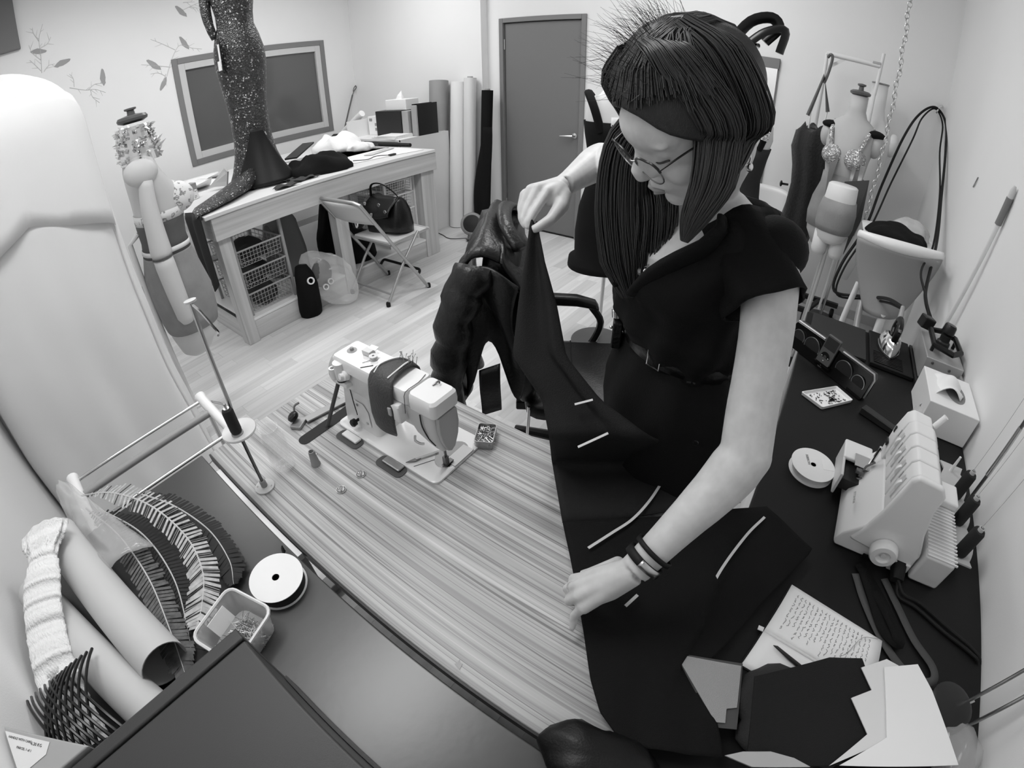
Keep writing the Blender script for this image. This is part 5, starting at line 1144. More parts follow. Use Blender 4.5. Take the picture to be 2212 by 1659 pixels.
def ribbon(mb, pts, w, th=.0012):
    P0 = bez(pts, 40); n = len(P0); vs = []
    for i in range(n):
        d = (P0[min(i + 1, n - 1)] - P0[max(i - 1, 0)]).normalized(); s = Vector((0, 0, 1)).cross(d); s = s.normalized() if s.length > .1 else Vector((1, 0, 0))
        for a, b in ((-1, 0), (1, 0), (1, 1), (-1, 1)): vs.append(P0[i] + s * (a * w / 2) + Vector((0, 0, b * th)))
    fs = []
    for i in range(n - 1):
        for k in range(4): fs.append((i * 4 + k, i * 4 + (k + 1) % 4, i * 4 + 4 + (k + 1) % 4, i * 4 + 4 + k))
    fs += [(0, 1, 2, 3), ((n - 1) * 4 + 3, (n - 1) * 4 + 2, (n - 1) * 4 + 1, (n - 1) * 4)]
    return mb.add(vs, fs)
solo('black_strap', ribbon(MB(), [(.365, .80, DZ + .003), (.40, .73, DZ + .003), (.46, .65, DZ + .004), (.53, .60, DZ + .005), (.585, .605, DZ + .006), (.585, .64, DZ + .006), (.53, .69, DZ + .005), (.48, .76, DZ + .004), (.44, .82, DZ + .003)], .020), 'felt_grey', 'loop of black webbing strap beside the notebook', 'strap', smooth='all')
solo('black_strap', ribbon(MB(), [(.37, .83, DZ + .006), (.42, .77, DZ + .008), (.47, .70, DZ + .012), (.49, .66, DZ + .012), (.45, .68, DZ + .010), (.41, .76, DZ + .008), (.38, .82, DZ + .008)], .03), 'black_cloth', 'folded black tape under the power plug', 'strap', smooth='all')
# notebook
t = thing('notebook', 'open notebook with handwritten notes on the black desk', 'notebook', (.31, .60, DZ))
nb = [Vector((.222, .694, 0)), Vector((.452, .652, 0)), Vector((.43, .44, 0)), Vector((.175, .47, 0))]
u_ = (nb[1] - nb[0]).normalized(); v_ = (nb[3] - nb[0]).normalized()
def npt(a, b, z): return nb[0].lerp(nb[1], a).lerp(nb[3].lerp(nb[2], a), b) + Vector((0, 0, z))
part('cover', MB().prism([npt(-.01, -.012, DZ + .001), npt(1.01, -.012, DZ + .001), npt(1.01, 1.01, DZ + .001), npt(-.01, 1.01, DZ + .001)], (0, 0, .003)), 'dark_plastic', t, smooth=False)
part('page', MB().grid(lambda a, b: npt(a, b * .60, DZ + .006 + .010 * math.sin(b * 2.6)), 10, 14), 'paper', t, smooth='all', solid=.004)
part('page', MB().grid(lambda a, b: npt(a, .615 + b * .385, DZ + .006 + .008 * math.sin((1 - b) * 2.6)), 10, 8), 'paper', t, smooth='all', solid=.004)
part('gutter_tape', MB().grid(lambda a, b: npt(a, .598 + b * .025, DZ + .0142 - .002 * b), 10, 3), 'paper_shade', t, smooth='all', solid=.001)
part('ribbon_marker', MB().box(npt(-.03, .60, DZ + .008), (.012, .01, .002)), 'white_plastic', t, smooth=False)
ink = MB(); random.seed(21)
for r in range(19):
    a = .10 + .043 * r; b = .08
    while b < .52 - .05 * (r % 3):
        wl = random.uniform(.03, .075); pts = []
        for k in range(7):
            bb = b + wl * k / 6; aa = a + random.uniform(-.010, .010); p = npt(aa, bb, 0); pts.append(Vector((p.x, p.y, DZ + .0086 + .010 * math.sin(bb / .6 * 2.6))))
        ink.tube(pts, .00045, 3, cap=False); b += wl + .018
o = part('handwriting', ink, mat('ink', .10, .6), t, smooth=False); o['kind'] = 'stuff'
part('loose_thread', MB().tube(bez([npt(.95, .02, DZ + .012), npt(.80, .12, DZ + .018), npt(.74, .25, DZ + .020), npt(.70, .38, DZ + .019), npt(.62, .50, DZ + .015), npt(.60, .62, DZ + .013)], 24), .0006, 4), 'grey_plastic', t)
solo('ink_pen', MB().tube([npt(.12, .72, DZ + .022), npt(.15, .72, DZ + .023), npt(.30, .75, DZ + .022), npt(.62, .80, DZ + .020)], [.0006, .003, .0045, .0045], 10), 'dark_plastic', 'dark pen lying across the notebook page', 'pen')
# iron station
t = thing('iron_rest', 'black ribbed rubber iron rest at the desk end', 'iron rest', (.47, 1.97, DZ))
part('pad', MB().bbox((.36, 1.815, DZ + .001), (.545, 2.12, DZ + .018)), 'black_rubber', t, smooth=False, bevel=.004)
for k in range(8): part('rib', MB().bbox((.375, 1.83 + k * .013, DZ + .018), (.50, 1.836 + k * .013, DZ + .0215)), 'black_rubber', t, smooth=False)
solo('desk_box', MB().bbox((.10, 1.83, DZ + .001), (.345, 2.115, DZ + .012)), mat('folder_black', .016, .55), 'flat black folder behind the speaker dock', 'folder', smooth=False, bevel=.002)
t = thing('steam_iron', 'chrome-bodied steam iron with black handle on its rest', 'iron', (.44, 1.95, DZ + .0225))
iz = DZ + .0225
def ironring(z, k, yb=2.04, yt=1.885): 
    return [Vector((.442 + k * x, yt + (yb - yt) * f, z)) for x, f in ((0, 0), (.022, .16), (.040, .38), (.048, .65), (.048, .95), (.04, 1.0), (-.04, 1.0), (-.048, .95), (-.048, .65), (-.040, .38), (-.022, .16))]
part('soleplate', MB().loft([ironring(iz, 1.0), ironring(iz + .008, 1.02)]), 'steel', t, smooth=False)
part('body', MB().loft([ironring(iz + .008, .98), ironring(iz + .035, .92, 2.035, 1.90), ironring(iz + .055, .72, 2.03, 1.93), ironring(iz + .062, .5, 2.02, 1.95)]), 'chrome', t, smooth=30)
hn = part('handle', MB().tube(bez([(.442, 1.945, iz + .055), (.443, 1.94, iz + .085), (.446, 1.955, iz + .112), (.45, 2.0, iz + .12), (.452, 2.045, iz + .112), (.448, 2.055, iz + .07), (.446, 2.03, iz + .05)], 28), .014, 12), 'black_plastic', t)
part('thumb_button', MB().box((.446, 1.935, iz + .105), (.012, .02, .012), (.5, 0, 0)), 'dark_steel', hn, smooth=False, bevel=.002)
part('hose_collar', MB().tube([(.452, 2.045, iz + .115), (.455, 2.10, iz + .15)], [.013, .009], 10), 'grey_plastic', t)
t = thing('steam_boiler', 'pale steam boiler with black handle frame beside the wall', 'boiler', (.63, 1.95, DZ))
mat('boiler_steel', .45, .35, metal=.4)
part('casing', MB().loft([[Vector((.56, 1.83, z)), Vector((.72, 1.83, z)), Vector((.722, 2.10, z)), Vector((.56, 2.10, z))] for z in (DZ + .022, DZ + .115)]), 'boiler_steel', t, smooth=False, bevel=.004)
part('base_tray', MB().bbox((.55, 1.775, DZ + .001), (.725, 2.115, DZ + .020)), 'dark_plastic', t, smooth=False, bevel=.003)
part('front_sticker', MB().bbox((.605, 1.8275, DZ + .03), (.705, 1.829, DZ + .075)), 'felt_mid', t, smooth=False)
part('switch', MB().box((.583, 1.828, DZ + .062), (.020, .004, .026)), 'black_plastic', t, smooth=False, bevel=.001)
for x, z in ((.590, .098), (.665, .092)): part('bolt', MB().lathe([(0, 0), (.006, 0), (.005, .003), (0, .003)], (x, 1.829, DZ + z), (0, -1, 0), 10), 'dark_steel', t)
hx = []
hc_ = Vector((.635, 1.95, DZ + .15))
for x, y in ((-.055, -.075), (.02, -.105), (.062, -.06), (.055, .055), (.0, .085), (-.055, .06)): hx.append(hc_ + Vector((x, y, .03 * (y + .1))))
part('handle_frame', MB().tube(hx, .012, 8, closed=True), 'black_plastic', t, smooth=False)
for p in ((.585, 1.9), (.695, 2.0)): part('handle_post', MB().tube([(p[0], p[1], DZ + .112), (p[0], p[1], DZ + .155)], .008, 8), 'black_plastic', t)
part('filler_neck', MB().lathe([(.0, 0), (.030, 0), (.028, .03), (.022, .035), (.022, .06), (0, .06)], (.635, 1.96, DZ + .114), (0, 0, 1), 18), 'dark_plastic', t)
part('filler_cap', MB().lathe([(0, 0), (.028, 0), (.026, .03), (.022, .036), (0, .037)], (.638, 1.97, DZ + .18), (0.1, .1, 1), 18), 'black_plastic', t)
part('valve_block', MB().box((.565, 2.06, DZ + .16), (.06, .045, .05), (0, .2, .4)), 'dark_plastic', t, smooth=False, bevel=.006)
part('rear_box', MB().bbox((.712, 1.80, DZ + .022), (.724, 1.90, DZ + .09)), 'felt_mid', t, smooth=False)
# ================================================================ back of the room, east side
def mirror_mat():
    m, N, Lk, B = _nt('mirror_glass'); B.inputs['Base Color'].default_value = g3(.86); B.inputs['Metallic'].default_value = 1; B.inputs['Roughness'].default_value = .02; MATS['mirror_glass'] = m
mirror_mat()
t = thing('wall_mirror', 'tall mirror with grey frame on the back wall', 'mirror', (-.72, YB, .3))
part('glass', MB().bbox((-.93, YB - .020, .32), (-.495, YB - .016, 1.765)), 'mirror_glass', t, smooth=False)
mb = MB().bbox((-.96, YB - .016, .30), (-.485, YB - .002, 1.83)); part('back_board', mb, 'frame_grey', t, smooth=False)
part('top_rail', MB().bbox((-.96, YB - .03, 1.755), (-.485, YB - .002, 1.832)), 'frame_grey', t, smooth=False, bevel=.003)
part('side_rail', MB().bbox((-.96, YB - .03, .3), (-.925, YB - .002, 1.755)), 'frame_grey', t, smooth=False)
# white shell chair in front of the mirror
t = thing('shell_chair', 'white plastic shell chair standing before the mirror', 'chair', (-.42, 3.45, 0))
part('back_shell', MB().grid(lambda u, v: Vector((-.60 + .42 * u, 3.60 + .05 * math.sin(u * math.pi) - .06 * v, .93 - .40 * v - .05 * (2 * u - 1) ** 4)), 16, 10), 'white_plastic', t, smooth='all', solid=.012)
part('seat', MB().bbox((-.60, 3.18, .44), (-.18, 3.56, .46)), 'white_plastic', t, smooth=False, bevel=.008)
for x, y in ((-.57, 3.21), (-.21, 3.21), (-.57, 3.53), (-.21, 3.53)): part('leg', MB().tube([(x, y, 0), (x, y, .45)], .012, 8), 'chrome', t)
# corset form behind the woman
C0 = (-1.06, 2.38)
CS = [(.58, 0, .165, .135), (.72, 0, .168, .14), (.86, 0, .155, .13), (.98, .0, .125, .108), (1.06, 0, .115, .10), (1.16, 0, .128, .108), (1.26, .0, .145, .11), (1.36, 0, .158, .095), (1.42, 0, .145, .08), (1.47, 0, .085, .065), (1.51, 0, .055, .052), (1.57, 0, .05, .05)]
ca_ = math.radians(118)
t = thing('corset_form', 'dress form in a laced black corset and skirt behind the woman', 'mannequin', (C0[0], C0[1], 0))
part('torso', formloft(MB(), CS, C0, ca_), mat('form_pale', .72, .5), t, smooth='all')
part('corset', formloft(MB(), CS, C0, ca_, grow=1.06, zr=(.95, 1.33), cap=False), 'black_cloth', t, smooth='all', solid=.004)
part('skirt', formloft(MB(), [(.50, 0, .20, .17), (.56, 0, .195, .165)] + CS, C0, ca_, grow=1.09, zr=(.52, 1.0), cap=False), 'black_cloth', t, smooth='all', solid=.004)
bk = Vector((math.cos(ca_), math.sin(ca_), 0)); sd = Vector((bk.y, -bk.x, 0)); cc = Vector((C0[0], C0[1], 0))
part('lacing_panel', MB().grid(lambda u, v: cc - bk * (.118 - .012 * v) + sd * ((u - .5) * .06) + Vector((0, 0, 1.02 + .34 * v)), 6, 10), 'tape_white', t, smooth='all', solid=.003)
lc = MB()
for k in range(8):
    z = 1.04 + .036 * k; lc.tube([cc - bk * .122 + sd * .026 + Vector((0, 0, z)), cc - bk * .122 - sd * .026 + Vector((0, 0, z + .03))], .003, 5); lc.tube([cc - bk * .122 - sd * .026 + Vector((0, 0, z)), cc - bk * .122 + sd * .026 + Vector((0, 0, z + .03))], .003, 5)
o = part('lace', lc, 'black_plastic', t); o['kind'] = 'stuff'
for s in (1, -1):
    part('shoulder_strap', MB().tube(bez([cc - bk * .10 + sd * s * .075 + Vector((0, 0, 1.28)), cc - bk * .09 + sd * s * .115 + Vector((0, 0, 1.40)), cc - bk * .03 + sd * s * .145 + Vector((0, 0, 1.475)), cc + bk * .05 + sd * s * .13 + Vector((0, 0, 1.46))], 14), .022, 8, flat=.6), 'black_cloth', t)
part('neck_cap', MB().lathe([(0, 0), (.052, 0), (.05, .012), (.03, .02), (0, .022)], cc + Vector((0, 0, 1.572)), (0, 0, 1), 20), 'black_plastic', t)
part('stand_pole', MB().tube([cc + Vector((0, 0, .02)), cc + Vector((0, 0, .60))], .011, 10), 'steel', t)
part('stand_base', MB().lathe([(0, 0), (.17, 0), (.17, .006), (.16, .010), (.02, .014), (0, .014)], cc, (0, 0, 1), 36), mat('base_grey', .10, .45), t)
# second form by the mirror with a jewelled strap
M0 = (-.50, 3.02)
MS = [(.80, 0, .16, .13), (.95, 0, .125, .11), (1.05, 0, .115, .10), (1.18, .01, .135, .115), (1.3, 0, .16, .10), (1.38, 0, .15, .08), (1.43, 0, .085, .065), (1.48, 0, .055, .05), (1.66, 0, .052, .05)]
t = thing('jewel_strap_form', 'pale dress form with black lace bodice and jewelled strap by the mirror', 'mannequin', (M0[0], M0[1], 0))
part('torso', formloft(MB(), MS, M0, math.radians(-100)), 'form_pale', t, smooth='all')
part('bodice', formloft(MB(), MS, M0, math.radians(-100), grow=1.05, zr=(.82, 1.25), cap=False), 'net_black', t, smooth='all', solid=.004)
part('strap', MB().tube(bez([(M0[0] + .10, M0[1] - .10, 1.24), (M0[0] + .13, M0[1] - .08, 1.36), (M0[0] + .12, M0[1], 1.42), (M0[0] + .10, M0[1] + .06, 1.38)], 12), .022, 8, flat=.6), 'black_cloth', t)
part('jewel_clasp', MB().box((M0[0] + .12, M0[1] - .10, 1.33), (.05, .02, .06), (0, .2, .3)), 'jewels', t, smooth=False, bevel=.004)
part('stand_pole', MB().tube([(M0[0], M0[1], .01), (M0[0], M0[1], .82)], .012, 10), 'steel', t)
part('stand_base', MB().lathe([(0, 0), (.15, 0), (.15, .012), (0, .02)], (M0[0], M0[1], 0), (0, 0, 1), 28), 'base_grey', t)
# garment rail with black garment
t = thing('garment_rail', 'wheeled garment rail with pale frame and black floor bars', 'garment rail', (.0, 3.75, 0))
part('upright', MB().tube([(-.145, 3.66, .12), (-.145, 3.66, 1.905)], .012, 10), 'wire_white', t)
part('top_bar', MB().tube([(-.148, 3.66, 1.90), (.205, 3.66, 1.89)], .017, 10), 'wire_white', t)
part('gusset', MB().beam((-.14, 3.66, 1.80), (-.03, 3.66, 1.885), .008, .022), 'wire_white', t, smooth=False)
part('upright', MB().tube([(.20, 3.66, 1.70), (.215, 3.66, 1.975)], .012, 10), 'wire_white', t)
part('wing_nut', MB().box((.178, 3.645, 1.905), (.05, .006, .014)), 'steel', t, smooth=False)
part('rear_upright', MB().tube([(.20, 3.66, .12), (.20, 3.66, 1.72)], .010, 10), 'wire_white', t)
part('floor_bar', MB().box((.02, 3.86, .115), (.66, .035, .035)), 'dark_plastic', t, smooth=False)
part('floor_bar', MB().box((-.06, 3.60, .10), (.36, .035, .035)), 'dark_plastic', t, smooth=False)
part('cross_bar', MB().beam((-.145, 3.58, .10), (-.145, 3.87, .115), .03, .03), 'dark_plastic', t, smooth=False); part('cross_bar', MB().beam((.11, 3.60, .10), (.20, 3.87, .115), .03, .03), 'dark_plastic', t, smooth=False)
for x, y in ((.32, 3.86), (-.28, 3.86), (.10, 3.60), (-.22, 3.60)):
    part('castor', MB().lathe([(0, -.012), (.038, -.012), (.04, 0), (.038, .012), (0, .012)], (x, y, .041), (1, .1, 0), 20), 'black_rubber', t); 
t = thing('black_gown', 'long black gown hanging from the garment rail', 'dress', (-.13, 3.6, .48))
part('hanger', MB().tube(bez([(-.135, 3.64, 1.875), (-.12, 3.62, 1.895), (-.105, 3.62, 1.87), (-.12, 3.61, 1.76), (-.135, 3.60, 1.70)], 16), .010, 8).tube([(-.205, 3.6, 1.47), (-.14, 3.60, 1.75), (-.08, 3.6, 1.52)], .014, 8), 'dark_wood', t)
part('strap', MB().tube([(-.19, 3.60, 1.50), (-.185, 3.59, 1.36)], .006, 6), 'wire_white', t); part('strap', MB().tube([(-.085, 3.6, 1.52), (-.09, 3.59, 1.38)], .006, 6), 'wire_white', t)
gs = MB(); rings = []
for z, w, d, ox in ((1.40, .10, .05, .0), (1.36, .135, .07, 0), (1.25, .145, .085, .0), (1.12, .125, .08, .01), (1.0, .115, .075, .01), (.85, .12, .08, 0), (.7, .125, .08, -.01), (.58, .12, .08, -.015), (.48, .125, .085, -.02)):
    rings.append([Vector((-.125 + ox + w * math.cos(a) * (1 + .07 * math.sin(5 * a + z * 9)), 3.585 + d * math.sin(a) * (1 + .15 * math.sin(7 * a + z * 6)), z + (.03 * math.sin(4 * a) if z > 1.38 or z < .5 else 0))) for a in [6.2832 * k / 36 for k in range(36)]])
part('gown_body', gs.loft(rings), mat('velvet_black', .010, .8, bump=.6, bscale=60, sheen=.2), t, smooth='all')
part('toggle', MB().tube([(-.245, 3.54, .985), (-.285, 3.52, .985)], .008, 8).ball((-.292, 3.52, .985), (.01, .018, .022), 10, 8), 'dark_plastic', t)
# jewelled bra form
J0 = (.10, 3.33)
JS = [(.70, 0, .10, .10), (.78, 0, .15, .125), (.90, 0, .165, .135), (1.0, 0, .155, .125), (1.1, 0, .125, .105), (1.18, 0, .122, .102), (1.28, .015, .135, .115), (1.36, .01, .15, .105), (1.44, 0, .155, .085), (1.49, 0, .125, .07), (1.53, 0, .07, .058), (1.57, 0, .053, .05), (1.66, 0, .052, .05)]
ja = math.radians(-105)
t = thing('jewelled_bra_form', 'dress form wearing a glittering beaded bra by the garment rail', 'mannequin', (J0[0], J0[1], 0))
part('torso', formloft(MB(), JS, J0, ja), mat('form_beige', .46, .55), t, smooth='all')
jf = Vector((math.cos(ja), math.sin(ja), 0)); jr = Vector((math.sin(ja), -math.cos(ja), 0)); jc = Vector((J0[0], J0[1], 0))
for s in (1, -1):
    part('bra_cup', MB().ball(jc + jf * .10 - jr * s * .07 + Vector((0, 0, 1.285)), (.07, .06, .065), 16, 10), 'jewels', t, smooth='all')
    part('shoulder_cap', MB().ball(jc - jr * s * .155 + Vector((0, 0, 1.39)), (.045, .06, .075), 14, 10), 'form_beige', t, smooth='all')
    part('shoulder_pad', MB().ball(jc - jr * s * .135 + Vector((0, 0, 1.455)), (.065, .07, .028), 14, 8), 'black_cloth', t, smooth='all')
    part('strap', MB().tube(bez([jc + jf * .12 - jr * s * .08 + Vector((0, 0, 1.32)), jc + jf * .09 - jr * s * .11 + Vector((0, 0, 1.42)), jc - jr * s * .12 + Vector((0, 0, 1.485))], 10), .014, 6), 'jewels', t)
for k, (s, w) in enumerate(((-.10, .03), (.02, .05), (-.15, .03))):
    part('bead_fringe', MB().prism([jc + jf * .135 + jr * s + Vector((0, 0, 1.27)), jc + jf * .135 + jr * (s + w) + Vector((0, 0, 1.27)), jc + jf * .13 + jr * (s + w * .6) + Vector((0, 0, 1.03 - .05 * k))], jf * .006), 'silver_foil', t, smooth=False)
part('brief', formloft(MB(), JS, J0, ja, grow=1.04, zr=(.82, 1.17), cap=False), 'form_mid', t, smooth='all', solid=.003)
part('hip_scarf', MB().prism([jc + jf * .13 - jr * .19 + Vector((0, 0, 1.2)), jc + jf * .14 - jr * .05 + Vector((0, 0, 1.15)), jc + jf * .14 - jr * .16 + Vector((0, 0, .72)), jc + jf * .10 - jr * .20 + Vector((0, 0, .95))], jf * .008), 'felt_grey', t, smooth=False)
part('neck_cap', MB().lathe([(0, 0), (.045, 0), (.062, .008), (.064, .02), (.05, .03), (.016, .034), (.014, .055), (.026, .06), (.026, .07), (0, .075)], jc + Vector((0, 0, 1.662)), (0, 0, 1), 22), 'dark_wood', t)
part('stand_pole', MB().tube([jc + Vector((0, 0, .03)), jc + Vector((0, 0, .72))], .013, 10), 'form_beige', t)
part('stand_base', MB().lathe([(0, 0), (.14, 0), (.14, .015), (.03, .03), (0, .03)], jc, (0, 0, 1), 26), 'black_plastic', t)
# plain form behind
K0 = (.235, 3.78)
t = thing('plain_form', 'plain pale plaster form behind the beaded bra form', 'mannequin', (K0[0], K0[1], 0))
KS = [(.75, 0, .12, .1), (.9, 0, .155, .12), (1.1, 0, .12, .10), (1.28, .01, .14, .11), (1.42, 0, .165, .09), (1.49, 0, .13, .075), (1.55, 0, .075, .06), (1.62, 0, .06, .055), (1.78, 0, .055, .052)]
part('torso', formloft(MB(), KS, K0, ja), 'form_pale', t, smooth='all')
part('shoulder_cap', MB().ball((K0[0] + .155, K0[1] - .03, 1.40), (.05, .06, .08), 14, 10), 'form_pale', t, smooth='all')
part('neck_plate', MB().lathe([(0, 0), (.06, 0), (.06, .008), (0, .01)], (K0[0], K0[1], 1.782), (0, 0, 1), 22), 'grey_plastic', t)
part('arm', MB().tube([(K0[0] + .13, K0[1] - .1, .86), (K0[0] + .09, K0[1] - .12, .6), (K0[0] + .06, K0[1] - .13, .42)], [.055, .05, .04], 14), 'form_pale', t, smooth='all')
part('stand_pole', MB().tube([(K0[0], K0[1], .02), (K0[0], K0[1], .78)], .012, 8), 'steel', t)
part('stand_base', MB().lathe([(0, 0), (.13, 0), (.13, .015), (0, .02)], (K0[0], K0[1], 0), (0, 0, 1), 26), 'base_grey', t)
# small hip form
H0 = (.105, 2.98)
t = thing('hip_form', 'half-size white hip form wearing grey briefs', 'mannequin', (H0[0], H0[1], 0))
HS = [(.815, 0, .05, .06), (.84, 0, .085, .08), (.92, 0, .105, .095), (1.0, 0, .105, .095), (1.08, 0, .09, .082), (1.15, 0, .085, .075), (1.158, 0, .075, .065)]
part('torso', formloft(MB(), HS, H0, ja), 'form_pale', t, smooth='all')
part('brief', formloft(MB(), HS, H0, ja, grow=1.04, zr=(.885, 1.07), cap=False), 'form_mid', t, smooth='all', solid=.003)
for s in (1, -1): part('thigh', MB().tube([(H0[0] + s * .05, H0[1], .87), (H0[0] + s * .052, H0[1], .76), (H0[0] + s * .05, H0[1], .73)], [.05, .046, .035], 14), 'form_pale', t, smooth='all')
part('stand_pole', MB().tube([(H0[0] + .0, H0[1], .82), (H0[0] - .005, H0[1] + .0, .012)], .010, 10), 'form_beige', t)
part('stand_base', MB().lathe([(0, 0), (.12, 0), (.12, .012), (0, .016)], (H0[0], H0[1], 0), (0, 0, 1), 26), 'black_plastic', t)
# chain hanging from the ceiling
t = thing('steel_chain', 'long steel chain hanging from the ceiling by the corner', 'chain', (.27, 3.0, .98))
lk = bm_mesh('link', MB().tube(ell((0, 0, 0), .012, .019, 12, (1, 0, 0), (0, 0, 1)), .0032, 5, closed=True))
lk.materials.append(MATS['steel']); lk.polygons.foreach_set('use_smooth', [True] * len(lk.polygons))
z = CEIL - .01; k = 0
while z > 1.02:
    o = bpy.data.objects.new('link', lk); COL.objects.link(o); o.parent = t; o.location = Vector((.0 + .0045 * math.sin(k), 0, z)) - Vector((0, 0, .98)); o.rotation_euler = (0, 0, math.pi / 2 * (k % 2) + .4); o.scale = (1, 1, 1); z -= .0305; k += 1
part('hook', MB().tube(bez([(.27, 3.0, 1.03), (.27, 3.0, .99), (.282, 3.0, .965), (.295, 3.0, .975), (.297, 3.0, .995)], 12), .005, 8), 'steel', t)
# grey shell chair with white rim, clothes on it
t = thing('salon_chair', 'grey-backed chair with white rim and tube legs beyond the desk', 'chair', (.45, 2.6, 0))
def sb(u, v):
    w = .215 - .13 * v ** 1.6
    return Vector((.44 + .012 * v + w * (2 * u - 1), 2.50 + .07 * (2 * u - 1) ** 2 - .05 * v + .03 * math.sin(v * 3), 1.0 - .34 * v + .012 * (2 * u - 1)))
part('back_shell', MB().grid(sb, 22, 16), mat('shell_grey', .28, .5, bump=.05, bscale=300), t, smooth='all', solid=.02)
part('rim', MB().tube([sb(k / 20, 0) + Vector((0, .012, .014)) for k in range(21)], [.02 + .012 * math.sin(k / 20 * math.pi) for k in range(21)], 12), 'white_plastic', t, smooth='all')
part('seat_tray', MB().loft([rr(.26, .66, 2.55, 2.98, .985, .06), rr(.25, .67, 2.54, 2.99, 1.0, .06)]), 'white_plastic', t)
part('column', MB().tube([(.455, 2.47, .68), (.46, 2.46, .52), (.46, 2.5, .05)], .022, 14), 'wire_white', t)
part('leg', MB().tube(bez([(.30, 2.60, .75), (.285, 2.60, .55), (.28, 2.58, .3), (.25, 2.56, .02)], 14), .016, 10), 'wire_white', t); part('leg', MB().tube(bez([(.34, 2.55, .68), (.35, 2.5, .58), (.37, 2.45, .5), (.39, 2.42, .45)], 12), .018, 10), 'chair_grey', t)
part('leg', MB().tube([(.62, 2.75, .98), (.66, 2.78, .02)], .016, 10), 'wire_white', t)
heap('black_garment', (.42, 2.70, 1.003), .16, .10, .07, 'black_cloth', 'folded black clothes lying on the grey-backed chair', 'clothes', 61, amp=.3)
heap('clear_wrap', (.52, 2.86, 1.003), .12, .08, .09, mat('wrap_clear', .62, .2, alpha=.6), 'clear plastic wrap behind the black clothes on the chair', 'wrap', 63, amp=.4)
# hose on hook
t = thing('iron_hose', 'looped black iron hose and lead hanging from a wall hook', 'hose', (.64, 3.4, .8))
part('hook', MB().tube(bez([(.70, 3.985, 1.76), (.672, 3.94, 1.74), (.664, 3.93, 1.72), (.66, 3.935, 1.70)], 8), .008, 8), 'chrome', t)
hp = [(.455, 2.10, DZ + .17), (.42, 2.35, .80), (0.3554, 2.7500, 0.6341), (0.2064, 2.8000, 0.5975), (0.2035, 2.8500, 0.7464), (0.2865, 3.0000, 0.9577), (0.3425, 3.3000, 1.1756), (0.4327, 3.6000, 1.4696), (0.5345, 3.8500, 1.6517), (.64, 3.92, 1.735), (0.7334, 3.9200, 1.6622), (0.7182, 3.6000, 1.4929), (0.6884, 3.2000, 1.2415), (0.6550, 2.8000, 1.0478), (0.5864, 2.4000, 0.9252), (0.5623, 2.2000, 0.9001), (.60, 2.08, DZ + .15)]
part('hose', MB().tube(bez(hp, 120), .0085, 8), 'black_rubber', t)
hp2 = [(.46, 2.11, DZ + .16), (.43, 2.36, .78), (0.3802, 2.7500, 0.6258), (0.2283, 2.8000, 0.5817), (0.2248, 2.8500, 0.7307), (0.3135, 3.0000, 0.9606), (0.3936, 3.3000, 1.2053), (0.4968, 3.6000, 1.4879), (0.5610, 3.8500, 1.6367), (.645, 3.925, 1.725), (0.7190, 3.9200, 1.6383), (0.6879, 3.6000, 1.4530), (0.6779, 3.2000, 1.2381), (0.6444, 2.8000, 1.0181), (0.5399, 2.4000, 0.9670), (0.5545, 2.2000, 0.9194), (.59, 2.07, DZ + .14)]
part('lead', MB().tube(bez(hp2, 120), .006, 8), 'black_rubber', t)
# broom handle leaning on the wall
t = thing('broom_pole', 'white pole with grey grip leaning against the right wall', 'pole', (.66, 2.40, .1))
a_, b_ = Vector((.665, 2.39, .02)), Vector((.715, 2.135, 1.33)); 
part('pole', MB().tube([a_, b_], .011, 12), 'white_plastic', t)
dpo = (b_ - a_).normalized()
part('grip', MB().tube([b_ - dpo * .015, b_ + dpo * .10], .0145, 12), mat('grip_grey', .20, .6), t)
part('tip', MB().tube([b_ + dpo * .10, b_ + dpo * .13, b_ + dpo * .15], [.012, .012, .006], 12), 'wrap_pale', t)
solo('picture_hook', MB().tube(bez([(XR - .004, 2.70, 1.43), (XR - .006, 2.71, 1.40), (XR - .004, 2.735, 1.375)], 8), .003, 6), 'steel', 'tiny steel hook high on the right wall', 'hook')
# ================================================================ office chair with leather jacket
mat('chair_leather', .006, .36, bump=.12, bscale=160, spec=.4)
mat('jacket_leather', .009, .36, bump=.2, bscale=90, spec=.5)
MB.G = Matrix.Translation((-.865, 1.30, 0)) @ Matrix.Rotation(math.radians(32), 4, 'Z') @ Matrix.Translation((.775, -1.315, 0))
t = thing('office_chair', 'black leather office chair turned sideways behind the sewing table', 'chair', (-.68, 1.41, 0))
def padring(c, u, v, w, h, r, n=5):
    return [c + u * p.x + v * p.y for p in rect_ring(0, 0, 0, w, h, r, n)]
bu = Vector((-.19, 0, .98)).normalized(); bn = Vector((.98, 0, .19)).normalized(); by = Vector((0, 1, 0))
bc0 = Vector((-.775, 1.315, .47))
rings = []
for k in range(11):
    f = k / 10; w = .47 - .06 * (abs(f - .45) * 1.6) ** 2; th = .085 + .03 * math.sin(f * math.pi * 1.1)
    if k in (0, 10): w *= .9; th *= .6
    rings.append(padring(bc0 + bu * (.60 * f), by, bn, w, th, min(.04, th * .45)))
part('backrest', MB().loft(rings), 'chair_leather', t, smooth='all')
part('head_cushion', MB().loft([padring(bc0 + bu * h + bn * .02, by, bn, w, th, th * .45) for h, w, th in ((.43, .40, .06), (.45, .44, .10), (.53, .44, .115), (.575, .42, .09), (.59, .36, .05))]), 'chair_leather', t, smooth='all')
part('seam', MB().tube([bc0 + bu * .50 + Vector((-.03, -.236, .0)), bc0 + bu * .51 + Vector((.04, -.236, 0))], .003, 6), 'black_rubber', t)
